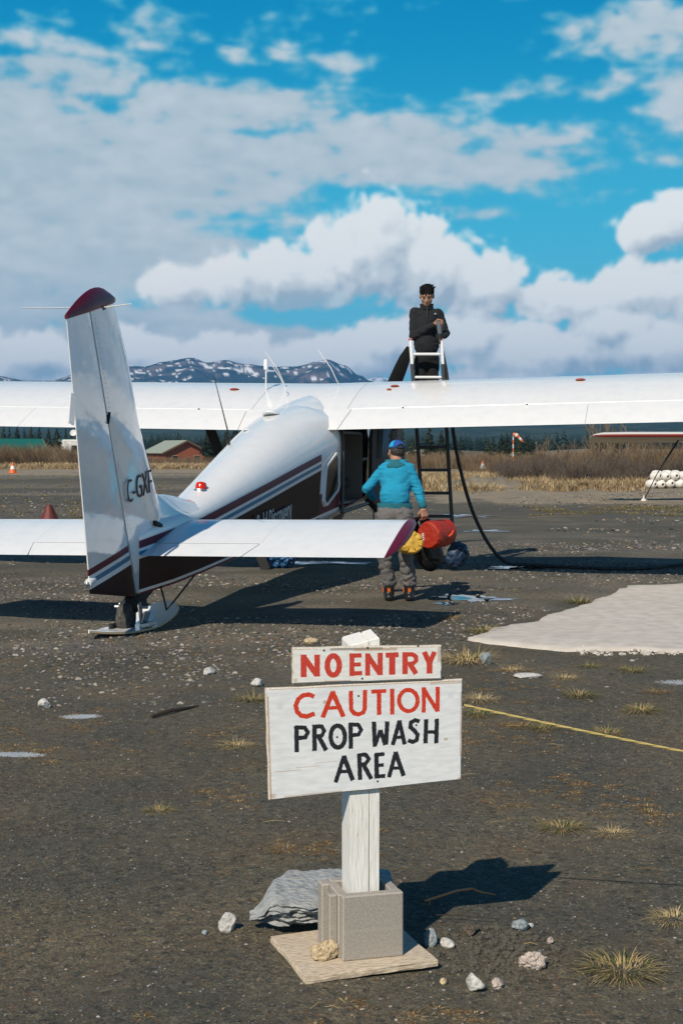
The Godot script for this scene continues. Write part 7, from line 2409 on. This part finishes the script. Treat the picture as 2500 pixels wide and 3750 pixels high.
func build_ladder_and_bags() -> void:
	var alu := mat("white aluminium ladder", lin(0.72, 0.72, 0.72), 0.35)
	var darkr := mat("dark ladder rail", lin(0.035, 0.038, 0.042), 0.5)
	var pinkc := mat("pink plastic rail cap", lin(0.45, 0.13, 0.13), 0.5)
	var L := thing("ladder", "tall dark ladder with white upper rails standing at the wing's front edge", "ladder", Vector3(1.30, 0.0, -18.62), 0.0)
	var rails := [[Vector3(-0.185, 0.0, 0), Vector3(-0.400, 2.99, -0.09)], [Vector3(0.185, 0.0, 0), Vector3(0.005, 2.99, -0.09)]]
	for r in rails:
		var d: Vector3 = (r[1] - r[0]).normalized()
		var xf := func(p: Vector3) -> Transform3D: return Transform3D(Basis(d.cross(Vector3.BACK).normalized(), d, Vector3.BACK), p)
		var g := Geo.new()
		g.box(darkr, xf.call(r[0].lerp(r[1], 0.455)), Vector3(0.045, 2.73, 0.075), 0.006)
		part("rail", g, L)
		var g2 := Geo.new()
		g2.box(alu, xf.call(r[0].lerp(r[1], 0.948) + Vector3(0, 0, 0.012)), Vector3(0.040, 0.315, 0.062), 0.006)
		var up := part("upper_rail", g2, L)
		var g3 := Geo.new()
		g3.box(pinkc, xf.call(r[0].lerp(r[1], 1.005) + Vector3(0, 0, 0.012)), Vector3(0.046, 0.03, 0.068), 0.006)
		part("rail_cap", g3, up)
		var g4 := Geo.new()
		g4.box(darkr, Transform3D(Basis(), r[0] + Vector3(0, 0.02, 0)), Vector3(0.07, 0.04, 0.11), 0.01)
		part("foot", g4, L)
	for k in 10:
		var u: float = (0.085 + 0.303 * k) / 2.99
		var a: Vector3 = rails[0][0].lerp(rails[0][1], u); var b: Vector3 = rails[1][0].lerp(rails[1][1], u)
		var g := Geo.new()
		var top := k >= 8
		g.box(alu if top else darkr, Transform3D(Basis(Vector3.RIGHT, 0.12), (a + b) / 2.0 + Vector3(0, 0, 0.014 if top else 0.004)), Vector3((b - a).length() + (-0.045 if top else 0.0), 0.036, 0.06 if top else 0.045), 0.012 if top else 0.006)  # lower rungs coloured dark to hold the shade under the wing
		part("rung", g, L)
	# fuel hose: from the nozzle down behind the wing and away over the ground
	var rub := textured("dusty black hose", ramp_tex(noise(521, 0.04, 4), 128, [[0.2, s3(30, 31, 33)], [0.8, s3(66, 66, 66)]]), 3.0, 0.7)
	var H := thing("fuel_hose", "thick black fuel hose hanging from the nozzle and trailing right over the gravel", "hose", Vector3(1.30, 0.0, -18.70), 0.0)
	var hg := Geo.new()
	var c := Curve3D.new()
	for p in [[1.288, 3.02, -18.69], [1.315, 2.86, -18.69], [1.385, 2.5, -18.72], [1.462, 1.837, -18.74], [1.54, 1.406, -18.76], [1.68, 0.89, -18.78], [1.82, 0.545, -18.8], [1.99, 0.257, -18.84], [2.20, 0.06, -18.9], [2.45, 0.03, -18.92], [2.95, 0.028, -18.6], [3.45, 0.028, -18.30], [3.93, 0.028, -18.38], [4.6, 0.028, -18.85], [5.6, 0.028, -19.2], [7.5, 0.028, -19.6], [11.0, 0.028, -20.6]]:
		c.add_point(Vector3(p[0], p[1] + (ground_y(p[0], p[2]) if p[1] < 0.1 else 0.0), p[2]) - H.position)
	for i in c.point_count:
		var t: Vector3 = (c.get_point_position(mini(i + 1, c.point_count - 1)) - c.get_point_position(maxi(i - 1, 0))) / 6.0
		c.set_point_in(i, -t); c.set_point_out(i, t)
	var path := []
	var L2 := c.get_baked_length()
	for k in 141: path.append(c.sample_baked(L2 * k / 140.0, true))
	hg.tube(rub, path, 0.024, 10)
	part("hose", hg, H, 60.0)
	var ng := Geo.new()
	var grip := mat("grey nozzle grip", lin(0.10, 0.12, 0.14), 0.45)
	ng.tube(grip, [Vector3(-0.030, 3.245 , 0.02), Vector3(-0.022, 3.17, 0.02), Vector3(-0.012, 3.03, 0.01)], [0.026, 0.036, 0.026], 10)
	ng.tube(mat("worn aluminium", s3(170, 172, 174), 0.38, 0.9), [Vector3(-0.012, 3.03, 0.01), Vector3(-0.008, 2.985, 0.01)], 0.027, 10)
	part("nozzle", ng, H, 60.0)
	# luggage carried and set down by the door
	var folds := noise(531, 10.0, 3)
	var nylon := func(called: String, col: Color) -> StandardMaterial3D:
		var m := cloth_mat(called, col, 0.1)
		m.roughness = 0.5
		return m
	var R: Material = nylon.call("red dry bag", lin(0.40, 0.026, 0.009))
	var rb := thing("red_dry_bag", "round red stuff sack with an orange handle under the lifted hand", "bag", at_ground(0.985, -14.62, 0.69), 0.0)
	var axis := Basis(Vector3.UP, deg_to_rad(-38)) * Basis(Vector3.RIGHT, 0.02)
	var bl := Blob.new()
	bl.bone(axis * Vector3(0, 0, -0.09), axis * Vector3(0, 0, 0.10), 0.136, 0.146, 0.03)
	bl.ell(axis * Vector3(0, 0, 0.14), Vector3(0.132, 0.132, 0.05), 0.03, axis)
	bl.ell(axis * Vector3(0, 0.02, -0.15), Vector3(0.125, 0.125, 0.07), 0.03, axis)
	for k in 9:
		var a := TAU * k / 9.0
		bl.cut(axis * Vector3(cos(a) * 0.085, sin(a) * 0.085, 0.205), Vector3(0.010, 0.055, 0.02), 0.016, axis * Basis(Vector3.BACK, a - PI / 2))
	bl.chop(axis * Vector3(0, 0, 0.178), axis * Vector3(0, 0, 1))
	var ba := fresh(); bl.mesh_into(ba, 0.008, folds, 0.007); put("sack", blob_mesh(ba, R), rb)
	var hd := Geo.new()
	var org := mat("orange webbing", lin(0.70, 0.07, 0.010), 0.6)
	hd.tube(org, [axis * Vector3(0.128, 0.030, -0.09), axis * Vector3(0.160, 0.035, -0.055), axis * Vector3(0.160, 0.0, -0.02), axis * Vector3(0.134, -0.02, 0.0)], 0.010, 6)
	hd.tube(mat("dark red strap", lin(0.20, 0.02, 0.01), 0.7), [axis * Vector3(0, 0.14, 0.16), axis * Vector3(0.02, 0.145, 0.0), axis * Vector3(0.03, 0.13, -0.17)], 0.006, 5)
	hd.tube(mat("dark red strap", lin(0.20, 0.02, 0.01), 0.7), [axis * Vector3(0.12, -0.06, 0.15), axis * Vector3(0.13, -0.05, 0.0), axis * Vector3(0.12, -0.05, -0.16)], 0.006, 5)
	part("handle", hd, rb, 60.0)
	var pr := Geo.new()
	for k in 4:
		pr.box(mat("white print", lin(0.7, 0.66, 0.62), 0.6), Transform3D(axis * Basis(Vector3.BACK, 0.35), axis * Vector3(-0.055 + 0.003 * k, 0.012 - 0.019 * k, 0.182)), Vector3(0.030 - 0.004 * k, 0.010, 0.004), 0.0)
	part("emblem", pr, rb)
	var yb := thing("yellow_stuff_sack", "yellow round stuff sack hanging beside the tailplane tip", "bag", at_ground(0.682, -14.22, 0.625), 0.0)
	var Y: Material = nylon.call("yellow nylon", lin(0.72, 0.42, 0.055))
	var yl := Blob.new()
	var ya := Basis(Vector3.UP, deg_to_rad(12)) * Basis(Vector3.RIGHT, -0.1)
	yl.bone(ya * Vector3(0, 0, -0.12), ya * Vector3(0, 0, 0.06), 0.108, 0.108, 0.03)
	yl.ell(ya * Vector3(0, 0, 0.09), Vector3(0.110, 0.112, 0.05), 0.03, ya)
	yl.chop(ya * Vector3(0, 0, 0.125), ya * Vector3(0, 0, 1))
	for k in 8:
		var a := TAU * k / 8.0 + 0.3
		yl.cut(ya * Vector3(cos(a) * 0.10, sin(a) * 0.10, 0.12), Vector3(0.006, 0.03, 0.02), 0.012, ya * Basis(Vector3.BACK, a - PI / 2))
	var yla := fresh(); yl.mesh_into(yla, 0.008, folds, 0.012); put("sack", blob_mesh(yla, Y), yb)
	var K: Material = nylon.call("black pack cloth", lin(0.006, 0.0065, 0.0075))
	var pk := thing("backpack", "big black backpack held off the ground between the coloured sacks", "backpack", at_ground(0.86, -14.80, 0.0), 0.0)
	var pb := Blob.new()
	pb.ell(Vector3(0.02, 0.57, -0.02), Vector3(0.14, 0.28, 0.12), 0.05, Basis(Vector3.BACK, 0.12))
	pb.ell(Vector3(0.07, 0.45, -0.06), Vector3(0.14, 0.16, 0.12), 0.05)
	pb.ell(Vector3(-0.04, 0.74, 0.0), Vector3(0.12, 0.12, 0.11), 0.04)
	var pba := fresh(); pb.mesh_into(pba, 0.012, folds, 0.015); put("pack_body", blob_mesh(pba, K), pk)
	var ps := Geo.new()
	ps.tube(K, [Vector3(-0.06, 0.84, 0.04), Vector3(-0.035, 0.862, 0.06), Vector3(0.0, 0.858, 0.06), Vector3(0.03, 0.83, 0.04)], 0.012, 6)
	ps.tube(org, [Vector3(-0.155, 0.835, 0.09), Vector3(-0.12, 0.845, 0.10), Vector3(-0.085, 0.835, 0.10)], 0.010, 6)
	ps.tube(K, [Vector3(-0.14, 0.80, 0.08), Vector3(-0.20, 0.62, 0.16), Vector3(-0.16, 0.42, 0.12)], 0.016, 6)
	part("strap", ps, pk, 60.0)
	var bb := thing("blue_bag", "dark blue bag slumped at the foot of the ladder", "bag", at_ground(1.44, -18.1), 0.3)
	var bbl := Blob.new()
	bbl.ell(Vector3(0.03, 0.20, 0), Vector3(0.13, 0.17, 0.12), 0.05, Basis(Vector3.BACK, -0.7))
	bbl.bone(Vector3(0.03, 0.28, 0), Vector3(0.16, 0.20, 0.02), 0.08, 0.02, 0.08)
	bbl.chop(Vector3(0, 0.0, 0), Vector3(0, -1, 0))
	var bba := fresh(); bbl.mesh_into(bba, 0.014, folds, 0.03); put("bag_body", blob_mesh(bba, nylon.call("dark blue nylon", lin(0.010, 0.035, 0.085))), bb)
	var bt := thing("blue_tarp", "crumpled blue tarp bundled beside the main wheel", "tarp", at_ground(-0.78, -18.75), 0.0)
	var btl := Blob.new()
	btl.ell(Vector3(0, 0.24, 0), Vector3(0.24, 0.20, 0.2), 0.05, Basis(Vector3.BACK, 0.5))
	btl.bone(Vector3(-0.1, 0.12, 0), Vector3(0.05, 0.10, 0.1), 0.12, 0.09, 0.06)
	btl.chop(Vector3(0, 0.0, 0), Vector3(0, -1, 0))
	var bta := fresh(); btl.mesh_into(bta, 0.014, folds, 0.07); put("tarp_body", blob_mesh(bta, nylon.call("blue tarp", lin(0.02, 0.11, 0.28))), bt)
	# strap in the left hand, plank under the left wing, cloth by the door
	var sg := Geo.new()
	sg.tube(K, [Vector3(0.36, 1.02, -14.97), Vector3(0.335, 0.92, -14.98), Vector3(0.345, 0.74, -14.98), Vector3(0.36, 0.60, -15.0)], 0.018, 6, 0.4)
	sg.tube(K, [Vector3(0.36, 1.02, -14.97), Vector3(0.385, 0.90, -15.0), Vector3(0.38, 0.72, -15.02), Vector3(0.37, 0.60, -15.0)], 0.016, 6, 0.4)
	sg.box(K, Transform3D(Basis(), Vector3(0.365, 0.52, -15.0)), Vector3(0.22, 0.2, 0.16), 0.05)
	tag(part("strap_bag", sg, null), "dark bag on straps held in the left hand", "bag")
	var pl := Geo.new()
	var p0 := Vector3(-0.98, 0.0, -18.45); var p1 := Vector3(-1.74, 1.97, -18.3)
	var dd := (p1 - p0).normalized()
	pl.box(mat("dark plank", lin(0.022, 0.022, 0.024), 0.6), Transform3D(Basis(dd.cross(Vector3.BACK).normalized(), dd, dd.cross(Vector3.BACK).normalized().cross(dd)), (p0 + p1) / 2.0), Vector3(0.125, (p1 - p0).length(), 0.04), 0.006)
	tag(part("dark_plank", pl, null), "dark plank leaning up under the left wing", "plank")
	var cl := Blob.new()
	cl.bone(Vector3(0.0, 0.12, 0), Vector3(-0.06, -0.10, 0.0), 0.062, 0.05, 0.02)
	cl.ell(Vector3(-0.02, 0.0, 0), Vector3(0.06, 0.16, 0.05), 0.03, Basis(Vector3.BACK, -0.3))
	var cla := fresh(); cl.mesh_into(cla, 0.009, folds, 0.03)
	var co := put("pale_cloth", blob_mesh(cla, cloth_mat("pale blue cloth", lin(0.36, 0.42, 0.50), 0.0)))
	co.position = Vector3(0.72, 1.76, -18.3)
	tag(co, "crumpled pale blue cloth hung under the wing above the cap", "cloth")

# ------------------------------------------------------------------ cones and windsock

func cone_shape(g: Geo, m_low: Material, m_band: Material, m_top: Material, h: float, r: float, base: float) -> void:
	var prof := [Vector2(0, 0.03 * h), Vector2(r, 0.05 * h), Vector2(r * 0.70, 0.38 * h), Vector2(r * 0.42, 0.66 * h), Vector2(r * 0.16, 0.97 * h), Vector2(r * 0.13, h), Vector2(0, h)]
	g.lathe(func(i, j): return m_low if i < 2 else (m_band if i == 2 else m_top), prof, 22)
	g.box(m_low, Transform3D(Basis(), Vector3(0, 0.02 * h, 0)), Vector3(base, 0.04 * h, base), 0.01)

func build_markers() -> void:
	var org := mat("orange cone plastic", lin(0.66, 0.12, 0.012), 0.5)
	var wht := mat("white cone band", lin(0.66, 0.66, 0.66), 0.5)
	var o := thing("traffic_cone", "orange traffic cone with a white band on the strip's far left edge", "cone", at_ground(-22.5, -97.5), 0.4, "traffic cones on the airstrip")
	var g := Geo.new(); cone_shape(g, org, wht, org, 0.78, 0.27, 0.72); part("cone_body", g, o)
	var o2 := thing("traffic_cone", "small orange and white cone in the dry grass below the windsock", "cone", at_ground(10.4, -105.0, 0.18), 0.1, "traffic cones on the airstrip")
	var g2 := Geo.new(); cone_shape(g2, wht, wht, org, 0.62, 0.24, 0.6); part("cone_body", g2, o2)
	var o3 := thing("marker_cone", "faded maroon marker cone showing over the left tailplane", "cone", at_ground(-6.08, -29.6), 0.3)
	var mm := textured("faded maroon plastic", ramp_tex(noise(541, 0.04, 3), 128, [[0.2, s3(84, 26, 22)], [0.8, s3(108, 40, 32)]]), 3.0, 0.6)
	var g3 := Geo.new()
	var rr := []
	for e in [[0.27, 0.0], [0.245, 0.02], [0.07, 0.40], [0.05, 0.425], [0.012, 0.43]]:
		var ring := PackedVector3Array()
		for k in 16:
			var a := TAU * k / 16.0
			ring.append(Vector3(cos(a) * e[0], e[1], sin(a) * e[0]))
		rr.append(ring)
	g3.loft(rr, mm)
	part("cone_body", g3, o3, 40.0)
	var sm := Geo.new()
	sm.tube(mat("dark seam", lin(0.02, 0.008, 0.008), 0.8), [Vector3(0.02, 0.43, 0.045), Vector3(0.06, 0.22, 0.155), Vector3(0.09, 0.03, 0.235)], 0.008, 5)
	part("seam", sm, o3)
	var W := thing("windsock", "drooping orange and white windsock on a red and white banded pole", "windsock", at_ground(15.65, -130.0, -0.1), 0.0)
	var H := 3.0
	for k in 8:
		var pg := Geo.new()
		pg.tube(org if k % 2 == 0 else wht, [Vector3(0, H * k / 8.0, 0), Vector3(0, H * (k + 1) / 8.0, 0)], 0.055, 10)
		part("pole_band", pg, W)
	var path := [Vector3(0.0, H + 0.10, 0.0), Vector3(0.18, H + 0.10, 0.05), Vector3(0.38, H + 0.0, 0.1), Vector3(0.55, H - 0.18, 0.12), Vector3(0.70, H - 0.37, 0.14), Vector3(0.84, H - 0.55, 0.15)]
	var rad := [0.19, 0.20, 0.17, 0.14, 0.12, 0.09]
	for k in 5:
		var sg := Geo.new()
		sg.tube(org if k % 2 == 0 else wht, [path[k], path[k].lerp(path[k + 1], 0.5), path[k + 1]], [rad[k], (rad[k] + rad[k + 1]) / 2.0, rad[k + 1]], 14)
		part("sock_band", sg, W)
